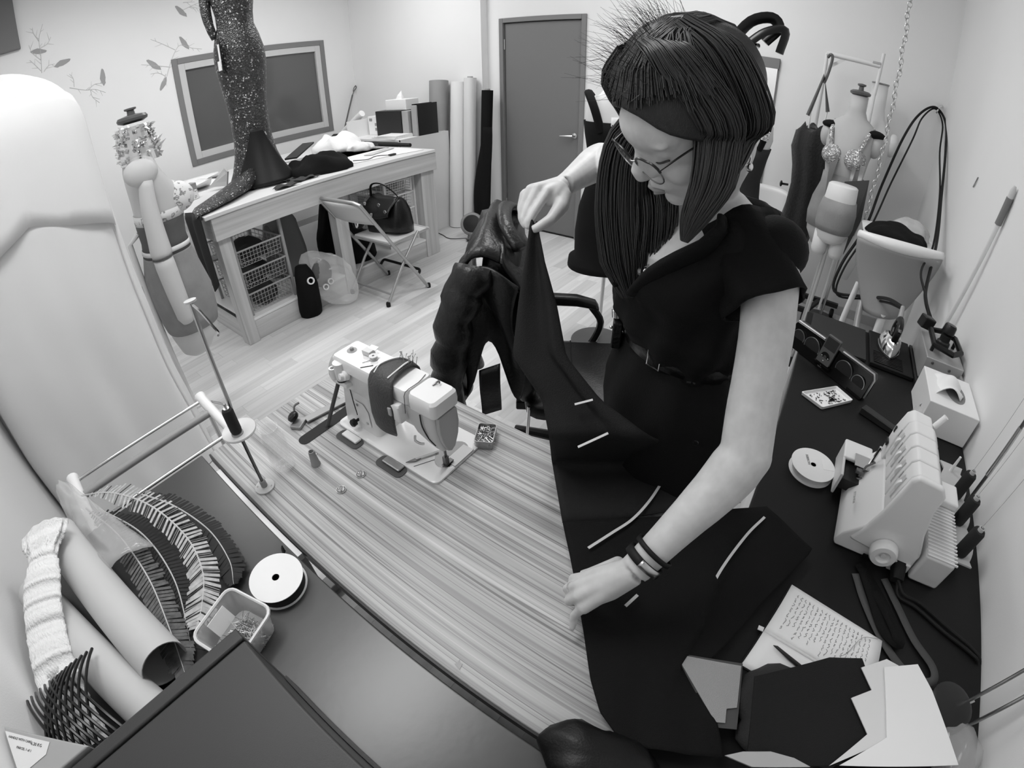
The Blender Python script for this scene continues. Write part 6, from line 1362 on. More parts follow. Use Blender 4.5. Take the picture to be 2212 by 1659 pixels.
part('seat', MB().loft([padring(Vector((-.55, 1.315, z)), Vector((1, 0, 0)), by, .47 * s, .48 * s, .07) for z, s in ((.40, .9), (.415, .98), (.455, 1.0), (.475, .97), (.485, .85))]), 'chair_leather', t, smooth='all')
part('seat_seam', MB().tube([(-.60, 1.10, .487), (-.60, 1.53, .487)], .003, 6), 'black_rubber', t)
for y in (1.575,):
    part('armrest', MB().loft([padring(Vector((x, y, z)), by, Vector((0, 0, 1)), .05, h, .014) for x, z, h in ((-.84, .635, .03), (-.80, .655, .045), (-.7, .665, .048), (-.58, .662, .046), (-.50, .645, .036), (-.485, .63, .02))]), 'chair_leather', t, smooth='all')
    part('arm_support', MB().tube(bez([(-.52, y, .64), (-.47, y, .56), (-.50, y * .98 + .026, .46), (-.56, y * .96 + .05, .41)], 12), .016, 8), 'black_plastic', t)
part('gas_column', MB().tube([(-.57, 1.315, .08), (-.57, 1.315, .40)], .028, 14), 'black_plastic', t)
part('frame_bar', MB().tube([(-.775, 1.10, .16), (-.765, 1.10, .46)], .006, 8), 'chrome', t)
part('tilt_plate', MB().bbox((-.82, 1.2, .36), (-.5, 1.43, .40)), 'black_plastic', t, smooth=False, bevel=.006)
for k in range(5):
    a = 6.2832 * k / 5 + .3; e = Vector((-.57 + .28 * math.cos(a), 1.315 + .28 * math.sin(a), .075))
    part('base_arm', MB().tube([(-.57, 1.315, .10), e], [.028, .018], 8), 'black_plastic', t)
    part('castor', MB().lathe([(0, -.012), (.026, -.012), (.028, 0), (.026, .012), (0, .012)], (e.x, e.y, .0285), (math.sin(a), -math.cos(a), 0), 16), 'black_rubber', t)
# leather jacket over the backrest
t = thing('leather_jacket', 'black leather jacket draped over the office chair back', 'jacket', (-.95, 1.3, .4))
jpath = [Vector((-.775, 0, .86)), Vector((-.80, 0, .98)), Vector((-.845, 0, 1.075)), Vector((-.90, 0, 1.10)), Vector((-.965, 0, 1.06)), Vector((-1.00, 0, .95)), Vector((-1.01, 0, .80)), Vector((-1.005, 0, .64)), Vector((-.99, 0, .50))]
def jk(u, v):
    k = v * (len(jpath) - 1); i = min(int(k), len(jpath) - 2); p = jpath[i].lerp(jpath[i + 1], k - i)
    y = 1.045 + .55 * u + .03 * math.sin(v * 5)
    nn = nz((u * 4, v * 5, 1), 1, .03) + .012 * math.sin(v * 34 + u * 3) * (1 if v < .5 else .3) + .014 * math.sin(u * 16 + 1) * max(0, v - .4)
    hem = .10 * math.sin(u * 6.5 + .6) * max(0, v - .75)
    edge = -.05 * (1 - math.sin(u * math.pi) ** .4)
    return Vector((p.x - nn, y, p.z + nn * .6 + edge * (1 if v < .6 else .3) + hem))
part('body_panel', MB().grid(jk, 44, 50), 'jacket_leather', t, smooth='all', solid=.012)
part('side_drape', MB().grid(lambda u, v: Vector((-.80 - .20 * u - .02 * math.sin(v * 6), 1.035 - .012 * math.sin(u * 8 + v * 3) + .03 * v, 1.03 - .06 * (1 - math.sin(u * 3.14)) - (.36 + .10 * math.sin(u * 7 + 1)) * v)), 20, 24), 'jacket_leather', t, smooth='all', solid=.010)
slp = bez([(-.93, 1.06, 1.02), (-.985, 1.03, .90), (-1.02, 1.02, .74), (-1.045, 1.03, .58), (-1.03, 1.05, .44), (-.98, 1.08, .28), (-.96, 1.10, .16)], 30)
part('sleeve', MB().tube([p + Vector((.006 * math.sin(i * 1.7), .004 * math.cos(i * 2.1), 0)) for i, p in enumerate(slp)], [.062 + .006 * math.sin(i * 1.9) - .012 * i / len(slp) for i in range(len(slp))], 18), 'jacket_leather', t, smooth='all')
part('cuff', MB().lathe([(.05, -.01), (.055, 0), (.053, .03)], slp[-1], slp[-2] - slp[-1], 18), 'jacket_leather', t)
part('collar', MB().tube(bez([(-.80, 1.14, 1.05), (-.845, 1.20, 1.105), (-.86, 1.32, 1.125), (-.845, 1.44, 1.105), (-.80, 1.50, 1.05)], 20), .026, 10, flat=.6), 'jacket_leather', t, smooth='all')
part('front_tab', MB().grid(lambda u, v: Vector((-.86 - .07 * u, 1.025 - .01 * math.sin(v * 5), .70 - .20 * v - .03 * u)), 8, 10), 'jacket_leather', t, smooth='all', solid=.008)
MB.G = Matrix.Identity(4)
# ================================================================ the woman at the table
def skin_mat():
    m, N, Lk, B = _nt('skin'); B.inputs['Base Color'].default_value = g3(.56); B.inputs['Roughness'].default_value = .48; B.inputs['Subsurface Weight'].default_value = .12; B.inputs['Subsurface Radius'].default_value = (.01, .01, .01); B.inputs['Subsurface Scale'].default_value = .5
    tc = N.new('ShaderNodeTexCoord'); n = N.new('ShaderNodeTexNoise'); n.inputs['Scale'].default_value = 45; n.inputs['Detail'].default_value = 5; Lk.new(tc.outputs['Object'], n.inputs['Vector'])
    r = ramp(N, [(.3, .52), (.7, .60)]); Lk.new(n.outputs['Fac'], r.inputs[0]); Lk.new(r.outputs[0], B.inputs['Base Color']); MATS['skin'] = m
skin_mat()
mat('hair_dark', .022, .38, bump=.5, bscale=220, stretch=(6, 6, .3), spec=.6)
mat('hair_strand', .03, .35, spec=.6)
mat('lip', .30, .45); mat('brow', .05, .6); mat('lens', .9, .03, alpha=.10, spec=.9)
mat('dress_black', .004, .75, bump=.15, bscale=300, spec=.22)
C = Vector((-.1958, .7016, 1.521)); F = Vector((-.5366, -.5664, -.6255)).normalized(); U = Vector((-.2823, -.5784, .7654)); U = (U - F * U.dot(F)).normalized(); Lh = U.cross(F).normalized()
def hp(l, f, u): return C + Lh * l + F * f + U * u
tf = Vector((-.52, -.854, 0)).normalized(); tl = Vector((.854, -.52, 0)).normalized()     # torso front and her left
P_ = thing('person', 'woman in black dress leaning over the table holding black cloth', 'person', (-.18, .92, 0))
bd = MB()
# --- torso and legs
TS = [(.46, 0, 0, .05, .08), (.80, 0, 0, .165, .12), (.90, .0, .0, .175, .125), (.98, 0, 0, .155, .115), (1.06, 0, 0, .128, .10), (1.13, 0, .01, .132, .105), (1.21, 0, .02, .148, .118), (1.28, 0, .02, .158, .112), (1.33, 0, 0, .155, .085), (1.365, 0, -.01, .12, .065), (1.39, 0, -.015, .06, .052)]
def tcen(z): 
    f = (z - .9) / .48; return Vector((-.185 - .012 * f, .905 - .055 * max(0, f), 0))
def tring(z, o, w, d, n=40, grow=1.0, pw=2.3):
    c = tcen(z); out = []
    for k in range(n):
        a = 2 * math.pi * k / n; cx, s = math.cos(a), math.sin(a); q = (abs(cx) ** pw + abs(s) ** pw) ** (-1 / pw)
        out.append(c + Vector((0, 0, z)) + tl * (w * grow * cx * q) + tf * (o + d * grow * s * q))
    return out
bd.loft([tring(z, o, w, d) for z, _, o, w, d in TS[1:]])
for s in (1, -1):
    hip = tcen(.85) + tl * s * .088; foot = Vector((-.16 + .10 * s, .93 - .03 * s, 0))
    bd.tube([hip + Vector((0, 0, .88)), hip + Vector((0, 0, .70)), foot.lerp(hip, .4) + Vector((0, 0, .47)), foot.lerp(hip, .15) + Vector((0, 0, .25)), foot + Vector((0, 0, .06))], [.09, .082, .056, .05, .036], 18)
    bd.tube([foot + Vector((0, .03, .045)), foot + tf * .06 + Vector((0, 0, .04)), foot + tf * .16 + Vector((0, 0, .025))], [.036, .04, .025], 12)
# --- neck and head
nb0 = tcen(1.37) + Vector((0, 0, 1.36)) - tf * .015
bd.tube(bez([nb0, nb0 + Vector((.004, -.035, .05)), hp(.0, -.028, -.075), hp(0, -.02, -.03)], 9), [.062, .056, .052, .050, .050, .051, .052, .054, .056, .056][:10], 20)
bd.ball(hp(0, 0, 0), .001, 6, 4)
def hell(l, f, u, rl, rf, ru, n=28, m=18):
    vs = []; c = hp(l, f, u); mbx = MB(); mbx.ball((0, 0, 0), (rl, rf, ru), n, m)
    return [c + Lh * p[0] + F * p[1] + U * p[2] for p in mbx.v], mbx.f
for e in ((0, -.012, .035, .076, .097, .085), (0, .022, -.01, .066, .075, .085), (0, .035, -.062, .052, .055, .05), (0, .070, -.095, .022, .022, .020), (0, .050, .03, .062, .05, .045), (.036, .058, -.035, .026, .03, .024), (-.036, .058, -.035, .026, .03, .024), (0, .082, -.061, .026, .018, .016), (.031, .078, .024, .026, .012, .008), (-.031, .078, .024, .026, .012, .008), (.031, .073, .006, .018, .014, .013), (-.031, .073, .006, .018, .014, .013), (.045, .02, -.075, .02, .04, .022), (-.045, .02, -.075, .02, .04, .022)):
    v, f = hell(*e); bd.add(v, f)
bd.tube([hp(0, .083, .020), hp(0, .096, -.002), hp(0, .108, -.020), hp(0, .109, -.026), hp(0, .096, -.037)], [.009, .010, .0135, .0125, .008], 12)
for s in (1, -1):
    v, f = hell(.012 * s, .095, -.028, .009, .010, .008, 10, 8); bd.add(v, f)
    v, f = hell(.073 * s, -.012, -.008, .010, .020, .032, 14, 10); bd.add(v, f)
bd.tube([hp(-.020, .092, -.0575), hp(0, .100, -.0555), hp(.020, .092, -.0575)], [.004, .006, .004], 8); bd.tube([hp(-.018, .090, -.0655), hp(0, .099, -.0665), hp(.018, .090, -.0655)], [.004, .0065, .004], 8)
# --- left arm (reaching down to the cloth)
LS = Vector((-.062, .785, 1.325)); LE = Vector((.010, .600, 1.066)); LW = Vector((-.076, .432, .900))
bd.tube(bez([tcen(1.33) + Vector((0, 0, 1.33)) + tl * .10, LS, LS.lerp(LE, .35) + Vector((.008, 0, 0)), LS.lerp(LE, .75), LE], 16), [.052, .052, .052, .05, .050, .049, .048, .046, .045, .044, .043, .042, .042, .042, .042, .042, .042][:17], 20)
bd.ball(LE, .043, 16, 12)
bd.tube(bez([LE, LE.lerp(LW, .25) + Vector((.004, .006, 0)), LE.lerp(LW, .6), LW], 12), [.042, .043, .044, .043, .0415, .039, .037, .034, .032, .030, .0285, .0275, .027][:13], 20)
LK = [(-0.1491, 0.4060, 0.8450), (-0.1494, 0.3862, 0.8450), (-0.1412, 0.3706, 0.8380), (-0.1264, 0.3620, 0.8250)]        # knuckles, index .. little
LP = [(-0.1709, 0.4102, 0.8150), (-0.1690, 0.3886, 0.8120), (-0.1564, 0.3721, 0.8060), (-0.1345, 0.3556, 0.8000)]
LD_ = [(-0.1681, 0.4305, 0.7850), (-0.1652, 0.4099, 0.7800), (-0.1517, 0.3915, 0.7760), (-0.1310, 0.3493, 0.7850)]
LT = [(-0.1561, 0.4439, 0.7700), (-0.1499, 0.4232, 0.7680), (-0.1385, 0.4041, 0.7660), (-0.1283, 0.3433, 0.7760)]
for k in range(4):
    kn = Vector(LK[k]); bd.tube([LW.lerp(kn, .1), LW.lerp(kn, .55) + Vector((0, 0, .004)), kn], [.022, .0165, .0125], 12)
    r = (.0092, .0094, .009, .0078)[k]
    bd.tube([kn, Vector(LP[k]), Vector(LD_[k]), Vector(LT[k])], [r * 1.2, r * 1.05, r * .95, r * .75], 12); bd.ball(LT[k], r * .78, 8, 6); bd.ball(kn, r * 1.22, 10, 8)
pc = (Vector(LK[0]) + Vector(LK[3])) / 2; bd.tube([LW + Vector((0, 0, -.004)), LW.lerp(pc, .5) - Vector((0, 0, .006)), pc - Vector((0, 0, .012))], [.024, .03, .024], 14)
th0 = LW.lerp(Vector(LK[0]), .3); bd.tube([th0, th0 + Vector((-.012, .028, -.02)), Vector((-0.1540, 0.4458, 0.8000)), Vector((-0.1684, 0.4446, 0.7850))], [.016, .0135, .0105, .008], 12)
# --- right arm (raised, pinching the cloth)
RS = Vector((-.345, .955, 1.352)); RE = Vector((-.562, 1.185, 1.345)); RW = Vector((-0.5422, 0.9531, 1.3174))
bd.tube(bez([tcen(1.33) + Vector((0, 0, 1.335)) - tl * .10, RS, RS.lerp(RE, .5), RE], 12), [.05, .05, .05, .05, .048, .046, .045, .045, .045, .045, .045, .045, .045][:13], 20); bd.ball(RE, .046, 16, 12)
bd.tube(bez([RE, RE.lerp(RW, .3), RE.lerp(RW, .7), RW], 12), [.046, .047, .047, .046, .044, .041, .038, .035, .032, .030, .028, .027, .026][:13], 20)
RK = [(-0.5458, 0.8908, 1.3157), (-0.5699, 0.8890, 1.3200), (-0.5929, 0.8905, 1.3133), (-0.6116, 0.8922, 1.2985)]
RP = [(-0.5540, 0.8488, 1.2764), (-0.5759, 0.8526, 1.2750), (-0.5965, 0.8628, 1.2725), (-0.6103, 0.8773, 1.2691)]
RD = [(-0.5572, 0.8340, 1.2584), (-0.5759, 0.8401, 1.2579), (-0.5913, 0.8534, 1.2540), (-0.6032, 0.8707, 1.2542)]
RT = [(-0.5568, 0.8299, 1.2469), (-0.5693, 0.8340, 1.2467), (-0.5831, 0.8488, 1.2436), (-0.5950, 0.8661, 1.2436)]
for k in range(4):
    kn = Vector(RK[k]); bd.tube([RW.lerp(kn, .1), RW.lerp(kn, .6), kn], [.024, .0165, .0125], 12)
    r = (.0095, .0098, .0092, .008)[k]
    bd.tube([kn, Vector(RP[k]), Vector(RD[k]), Vector(RT[k])], [r * 1.2, r * 1.05, r * .92, r * .72], 12); bd.ball(RT[k], r * .74, 8, 6); bd.ball(kn, r * 1.22, 10, 8)
bd.tube([Vector((-0.5294, 0.9276, 1.3058)), Vector((-0.5140, 0.8945, 1.2853)), Vector((-0.5185, 0.8603, 1.2631)), Vector((-0.5353, 0.8316, 1.2474)), Vector((-0.5429, 0.8252, 1.2435))], [.021, .0175, .013, .0105, .008], 14)
bd.tube([Vector((-0.5398, 0.9365, 1.3165)), Vector((-0.5420, 0.9068, 1.3005)), Vector((-0.5558, 0.8904, 1.2942))], [.024, .026, .018], 14)
body = part('body', bd, 'skin', P_, smooth='all')
rm = body.modifiers.new('remesh', 'REMESH'); rm.mode = 'VOXEL'; rm.voxel_size = .0032; rm.use_smooth_shade = True
sm = body.modifiers.new('smooth', 'SMOOTH'); sm.factor = .5; sm.iterations = 5
# --- face details
part('lips', MB().tube([hp(-.020, .0965, -.0605), hp(-.008, .1035, -.059), hp(.008, .1035, -.059), hp(.020, .0965, -.0605)], [.0015, .0036, .0036, .0015], 8).tube([hp(-.016, .0945, -.0665), hp(0, .1025, -.069), hp(.016, .0945, -.0665)], [.0015, .004, .0015], 8), 'lip', P_, smooth='all')
for s in (1, -1):
    part('eyebrow', MB().tube(bez([hp(.014 * s, .0905, .030), hp(.032 * s, .0885, .036), hp(.050 * s, .0745, .030)], 8), [.0028, .003, .003, .0028, .0026, .0022, .0018, .0012, .001], 6, flat=.6), 'brow', P_)
    part('eyelash', MB().tube(bez([hp(.016 * s, .0845, -.002), hp(.031 * s, .0885, -.006), hp(.047 * s, .078, -.002)], 8), .0016, 5), 'brow', P_)
# --- glasses, earring, necklace
gl = thing('spectacles', 'thin dark cat-eye spectacles on the woman\'s nose', 'glasses', tuple(hp(0, .11, -.02)))
def lens_pt(s, a, k=1.0):
    x = .035 * s + .029 * k * math.cos(a) * s; y = -.004 + .0205 * k * math.sin(a) + (.006 * k if math.cos(a) > .3 and math.sin(a) > 0 else 0) * math.cos(a)
    return hp(x, .108 - .22 * abs(x) ** 1.0 * abs(x) * 6, y)
for s in (1, -1):
    part('lens', MB().loft([[lens_pt(s, 6.2832 * k / 28, .95) for k in range(28)], [lens_pt(s, 6.2832 * k / 28, .95) + F * .001 for k in range(28)]]), 'lens', gl, smooth=False)
    part('rim', MB().tube([lens_pt(s, 6.2832 * k / 28) for k in range(28)], .0011, 6, closed=True), 'dark_steel', gl)
    part('brow_bar', MB().tube([lens_pt(s, math.radians(q)) for q in range(5, 176, 17)], .0019, 6), 'black_plastic', gl)
    part('temple', MB().tube(bez([lens_pt(s, .25), hp(.070 * s, .05, .008), hp(.078 * s, -.01, .006), hp(.080 * s, -.035, -.016)], 12), .0016, 6), 'black_plastic', gl)
part('bridge', MB().tube(bez([lens_pt(1, math.pi * .9), hp(0, .112, .004), lens_pt(-1, math.pi * .9)], 8), .0013, 6), 'dark_steel', gl)
er = MB().tube(ell(hp(.082, -.012, -.050), .008, .011, 14, F, U), .0014, 6, closed=True); er.ball(hp(.083, -.012, -.066), (.0055, .0055, .007), 10, 8)
solo('earring', er, 'silver_foil', 'small silver drop earring on the woman\'s left ear', 'earring')
nk = bez([nb0 + tl * .060 + Vector((0, 0, .025)), nb0 + tl * .07 + tf * .03, nb0 + tl * .035 + tf * .115 - Vector((0, 0, .065)), nb0 + tf * .140 - Vector((0, 0, .105)), nb0 - tl * .035 + tf * .115 - Vector((0, 0, .065)), nb0 - tl * .065 + tf * .03, nb0 - tl * .055 + Vector((0, 0, .025))], 36)
t = thing('necklace', 'fine chain necklace with small clear pendants', 'necklace', tuple(nb0 + tf * .14 - Vector((0, 0, .11))))
part('chain', MB().tube(nk, .0009, 5), 'steel', t)
part('pendant', MB().ball(nb0 + tf * .142 - Vector((0, 0, .112)), (.006, .006, .008), 10, 8), 'jewels', t); part('pendant', MB().ball(nb0 + tf * .142 - Vector((0, 0, .108)) + tl * .014, (.004, .004, .006), 10, 8), 'jewels', t)
# --- clothing
def vcut(a, z):
    """True inside the V neckline (a: 0 = her left, pi/2 = front)"""
    d = abs(((a - math.pi / 2 + math.pi) % (2 * math.pi)) - math.pi)
    return z > 1.215 and d < .12 + (z - 1.215) * 4.6
top = MB(); n = 88; zs = [1.045, 1.06, 1.085, 1.11, 1.135, 1.16, 1.185, 1.20, 1.215, 1.23, 1.245, 1.26, 1.275, 1.29, 1.305, 1.32, 1.335, 1.35, 1.362, 1.374]
def tsec(z):
    for a, b in zip(TS, TS[1:]):
        if a[0] <= z <= b[0]:
            f = (z - a[0]) / (b[0] - a[0]); return [a[i] + (b[i] - a[i]) * f for i in range(5)]
    return TS[-1]
tv = []
for z in zs:
    _, _, o, w, d = tsec(z)
    bl = .020 * math.exp(-((z - 1.115) / .035) ** 2) + .010 + (.03 if z > 1.3 else 0) * (z - 1.3) / .07
    for k in range(n):
        a = 2 * math.pi * k / n; cx, s = math.cos(a), math.sin(a); q = (abs(cx) ** 2.3 + abs(s) ** 2.3) ** (-1 / 2.3)
        wr = .006 * math.sin(a * 11 + z * 30) * (1 if z < 1.2 else .5) + nz((cx * 3, s * 3, z * 9), 1, .008)
        bust = .022 * math.exp(-((z - 1.235) / .05) ** 2) * max(0, s) * (abs(cx) > .12)
        tv.append(tcen(z) + Vector((0, 0, z)) + tl * ((w + bl + wr) * cx * q) + tf * (o + (d + bl + wr + bust) * s * q))
fs = []
for j in range(len(zs) - 1):
    for k in range(n):
        a = 2 * math.pi * (k + .5) / n
        if vcut(a, (zs[j] + zs[j + 1]) / 2): continue
        fs.append((j * n + k, j * n + (k + 1) % n, (j + 1) * n + (k + 1) % n, (j + 1) * n + k))
top.add(tv, fs)
part('blouse', top, 'dress_black', P_, smooth='all', solid=.004)
# folded lapels along the V
for s in (1, -1):
    pts = []
    for i in range(12):
        f = i / 11; z = 1.212 + .165 * f; a = math.pi / 2 - s * (.12 + (z - 1.215) * 4.6); _, _, o, w, d = tsec(z); cx, sn = math.cos(a), math.sin(a); q = (abs(cx) ** 2.3 + abs(sn) ** 2.3) ** (-1 / 2.3)
        bl = .016 + (.03 if z > 1.3 else 0) * (z - 1.3) / .07; pts.append(tcen(z) + Vector((0, 0, z)) + tl * ((w + bl) * cx * q) + tf * (o + (d + bl + .012) * sn * q))
    part('lapel', MB().tube(pts, [.012 + .010 * math.sin(i / 11 * 3.14) for i in range(12)], 10, flat=.5), 'dress_black', P_, smooth='all')
def sleeve_fn(A, Bp, r0, r1, seed):
    d = (Bp - A).normalized(); x = d.orthogonal().normalized(); y = d.cross(x)
    def fn(u, v):
        a = 2 * math.pi * u; r = r0 + (r1 - r0) * v + .006 * math.sin(a * 5 + seed + v * 4)
        return A + (Bp - A) * v + x * (r * math.cos(a)) + y * (r * math.sin(a))
    return fn
ls0 = tcen(1.33) + Vector((0, 0, 1.335)) + tl * .085
part('sleeve', MB().grid(sleeve_fn(ls0 + Vector((0, 0, .012)), LS.lerp(LE, .27) + Vector((.004, .0, .0)), .064, .068, 1), 32, 12, wrap=True), 'dress_black', P_, smooth='all', solid=.004)
part('shoulder_seam', MB().ball(LS + Vector((.006, .004, .006)), (.060, .058, .056), 20, 14), 'dress_black', P_, smooth='all')
rs0 = tcen(1.33) + Vector((0, 0, 1.335)) - tl * .085
part('sleeve', MB().grid(sleeve_fn(rs0, RS.lerp(RE, .30), .062, .066, 4), 32, 10, wrap=True), 'dress_black', P_, smooth='all', solid=.004)
sk = MB(); rings = []
for z, w, d, o in ((1.075, .135, .108, 0), (1.05, .142, .115, 0), (1.0, .168, .130, 0), (.93, .192, .142, 0), (.85, .198, .148, 0), (.75, .196, .15, 0), (.6, .19, .15, 0), (.42, .185, .15, 0)):
    ring = []
    for k in range(56):
        a = 2 * math.pi * k / 56; wr = .006 * math.sin(a * 9 + z * 12) + nz((math.cos(a) * 2, math.sin(a) * 2, z * 5), 1, .012)
        ring.append(tcen(z) + Vector((0, 0, z)) + tl * ((w + wr) * math.cos(a)) + tf * (o + (d + wr) * math.sin(a)))
    rings.append(ring)
part('skirt', sk.loft(rings, cap=False), 'dress_black', P_, smooth='all', solid=.004)
part('skirt_button', MB().lathe([(0, 0), (.006, 0), (.005, .003), (0, .003)], tcen(.93) + Vector((0, 0, .93)) + tl * .165 + tf * .085, tl * .6 + tf * .8, 14), 'black_plastic', P_)
bt = MB().grid(lambda u, v: tcen(1.07) + Vector((0, 0, 1.052 + .036 * v)) + tl * (.147 * math.cos(6.2832 * u)) + tf * (.119 * math.sin(6.2832 * u)), 56, 3, wrap=True)
belt = part('belt', bt, 'leather_black', P_, smooth='all', solid=.004)
def bp_(deg, dz, out=.125): a = math.radians(deg); return tcen(1.07) + Vector((0, 0, 1.07 + dz)) + tl * ((out + .026) * math.cos(a)) + tf * (out * math.sin(a))
part('buckle', MB().tube([bp_(80, .018), bp_(80, -.018), bp_(68, -.018), bp_(68, .018)], .0018, 6, closed=True), 'chrome', belt)
part('belt_clip', MB().beam(bp_(44, -.016, .127), bp_(37, -.016, .127), .002, .004), 'chrome', belt, smooth=False)
# tool clipped on the belt
t = thing('belt_pouch_tool', 'black-handled tool with chrome collar clipped on the belt', 'tool', tuple(bp_(130, -.06, .13)))
part('pouch', MB().loft([[bp_(130 + x, z, .128 + o) for x, o in ((-7, 0), (7, 0), (7, .022), (-7, .022))] for z in (-.055, -.03, .01)]), 'leather_black', t, smooth=False, bevel=.004)
part('collar', MB().lathe([(.011, 0), (.013, .002), (.013, .018), (.011, .02)], bp_(132, .012, .14), (-.15, 0, 1), 16), 'chrome', t)
part('handle', MB().tube(bez([bp_(132, .03, .14), bp_(133, .05, .145), bp_(136, .075, .152), bp_(139, .09, .158)], 12), [.009, .009, .0095, .010, .010, .010, .009, .009, .008, .007, .006, .005, .004], 10), 'black_plastic', t)
part('glint_stud', MB().ball(bp_(130, -.012, .152), .004, 10, 8), 'chrome', t)
# wrist band and ring
wd = (LE - LW).normalized(); wx = wd.orthogonal().normalized(); wy = wd.cross(wx)
t = thing('fitness_band', 'black wristband with metal plate on the woman\'s left wrist', 'wristband', tuple(LW))
bcn = LW + wd * .022
part('strap', MB().grid(lambda u, v: bcn + wd * (.014 * (v - .5)) + (wx * math.cos(6.2832 * u) + wy * math.sin(6.2832 * u)) * .0335, 36, 3, wrap=True), 'black_rubber', t, smooth='all', solid=.004)
vd = (CAM_POS - bcn); vd = (vd - wd * vd.dot(wd)).normalized(); vs_ = wd.cross(vd)
part('plate', MB().grid(lambda u, v: bcn + wd * (.013 * (v - .5)) + (vd * math.cos((u - .5) * 1.1 + .5) + vs_ * math.sin((u - .5) * 1.1 + .5)) * .0362, 10, 3), 'steel', t, smooth='all', solid=.0015)
part('strap', MB().grid(lambda u, v: bcn + wd * (.022 + .008 * (v - .5)) + (wx * math.cos(6.2832 * u) + wy * math.sin(6.2832 * u)) * .0345, 36, 3, wrap=True), 'black_rubber', t, smooth='all', solid=.003)
rp = Vector(LK[1]).lerp(Vector(LP[1]), .5); rd = (Vector(LP[1]) - Vector(LK[1])).normalized()
t = thing('finger_ring', 'jewelled ring on the woman\'s left hand', 'ring', tuple(rp))
part('band', MB().lathe([(.0098, -.002), (.0112, -.002), (.0112, .002), (.0098, .002), (.0098, -.002)], rp, rd, 18), 'chrome', t); part('stone', MB().ball(rp + (CAM_POS - rp).normalized() * .012, .0035, 8, 6), 'jewels', t)
# --- hair
random.seed(17)
hr = thing('hair', 'dark hair', 'hair', tuple(C)) if False else None
cap = MB(); N_ = 48
def skull(th, ph, k=1.0):
    """th: from crown (0) downward, ph: 0 = face direction"""
    x = math.sin(th) * math.sin(ph); y = math.sin(th) * math.cos(ph); z = math.cos(th)
    return hp(.083 * k * x, -.012 + .105 * k * y, .030 + .096 * k * z)
cv = []; cf = []
for j in range(25):
    for i in range(N_):
        ph = 2 * math.pi * i / N_; front = max(0, math.cos(ph))
        tmax = 1.05 * front ** 1.5 + 2.05 * (1 - front ** 1.5)
        cv.append(skull(.001 + tmax * j / 24, ph, 1.04 + .02 * math.sin(i * 1.3)))
for j in range(24):
    for i in range(N_): cf.append((j * N_ + i, j * N_ + (i + 1) % N_, (j + 1) * N_ + (i + 1) % N_, (j + 1) * N_ + i))
cap.add(cv, cf)
hcap = part('hair', cap, 'hair_dark', P_, smooth='all', solid=.008)
knot = hp(.01, -.125, .045)
st = MB()
for k in range(620):
    ph = random.uniform(-1.5, 1.5); th = (1.05 if abs(ph) < 1.1 else 1.25) * random.uniform(.86, 1.02); ph2 = math.pi + random.uniform(-.5, .5) * (1 if ph > 0 else -1)
    pts = []
    lift = random.uniform(1.07, 1.17)
    for i in range(7):
        f = i / 6; a = th * (1 - f) + .9 * f; q = skull(th * math.cos(f * 1.5) + .05, ph * (1 - f * .3), lift) if f < .55 else None
        p0 = skull(th, ph, 1.04); p1 = skull(th * .25, ph * .8, lift); p2 = skull(.55, ph2, lift); p3 = knot
        b = (1 - f) ** 3 * p0 + 3 * (1 - f) ** 2 * f * p1 * 1.0 + 3 * (1 - f) * f * f * p2 + f ** 3 * p3
        d = b - hp(0, -.012, .03); m_ = max(1e-6, d.length); r_ = .108 * lift * .96
        pts.append(hp(0, -.012, .03) + d * (max(m_, r_ * .93) / m_))
    st.tube(pts, [.0010, .0011, .0011, .0011, .0011, .0010, .0008], 4, cap=False)
o = part('swept_strands', st, 'hair_strand', hcap, smooth='all'); o['kind'] = 'stuff'
def lock(mb, pts, wid, n, r, flat=.35, dirw=None):
    P0 = bez(pts, 26); m = len(P0)
    for k in range(n):
        a = random.random() * 6.2832; q = math.sqrt(random.random()); ox, oy = q * math.cos(a), q * math.sin(a) * flat; ph = random.random() * 6
        vs = []
        for i in range(m):
            d = (P0[min(i + 1, m - 1)] - P0[max(i - 1, 0)]).normalized(); s = (dirw or Vector((.95, .27, .1))); s = (s - d * s.dot(d)).normalized(); t2 = d.cross(s); f = i / (m - 1)
            j = min(int(f * (len(wid) - 1)), len(wid) - 2); g = f * (len(wid) - 1) - j; w = wid[j] + (wid[j + 1] - wid[j]) * g
            vs.append(P0[i] + s * (w * ox) + t2 * (w * oy) + s * (.002 * math.sin(f * 7 + ph)))
        mb.tube(vs, [r] * (m - 1) + [r * .3], 4, cap=False)
lk_ = MB()
lock(lk_, [hp(.005, .01, .134), hp(.055, .015, .118), hp(.092, .012, .04), (-0.1410, 0.6412, 1.5017), (-0.1389, 0.6287, 1.4487), (-0.1534, 0.6235, 1.3961), (-0.1627, 0.6259, 1.3589)], [.016, .026, .032, .034, .030, .018, .004], 420, .0011, .4)
lock(lk_, [hp(.02, -.03, .135), hp(.075, -.03, .095), hp(.097, -.022, .02), (-0.1247, 0.6759, 1.5086), (-0.1287, 0.6707, 1.4705), (-0.1397, 0.6614, 1.4309)], [.02, .034, .036, .028, .02, .006], 300, .0011, .4)
lk2 = MB()
lock(lk2, [hp(-.03, .02, .120), hp(-.085, .03, .06), hp(-.095, .03, -.02), (-0.3131, 0.7477, 1.4452), (-0.3133, 0.7479, 1.3497), (-0.2948, 0.7467, 1.2606), (-0.2734, 0.7474, 1.1936)], [.02, .04, .042, .04, .045, .045, .02], 460, .0012, .5)
lock(lk2, [hp(-.06, -.02, .03), (-0.2985, 0.7908, 1.4104), (-0.2700, 0.7660, 1.3547), (-0.2619, 0.7565, 1.2834), (-0.2595, 0.7511, 1.2149)], [.03, .045, .05, .045, .015], 320, .0012, .5)
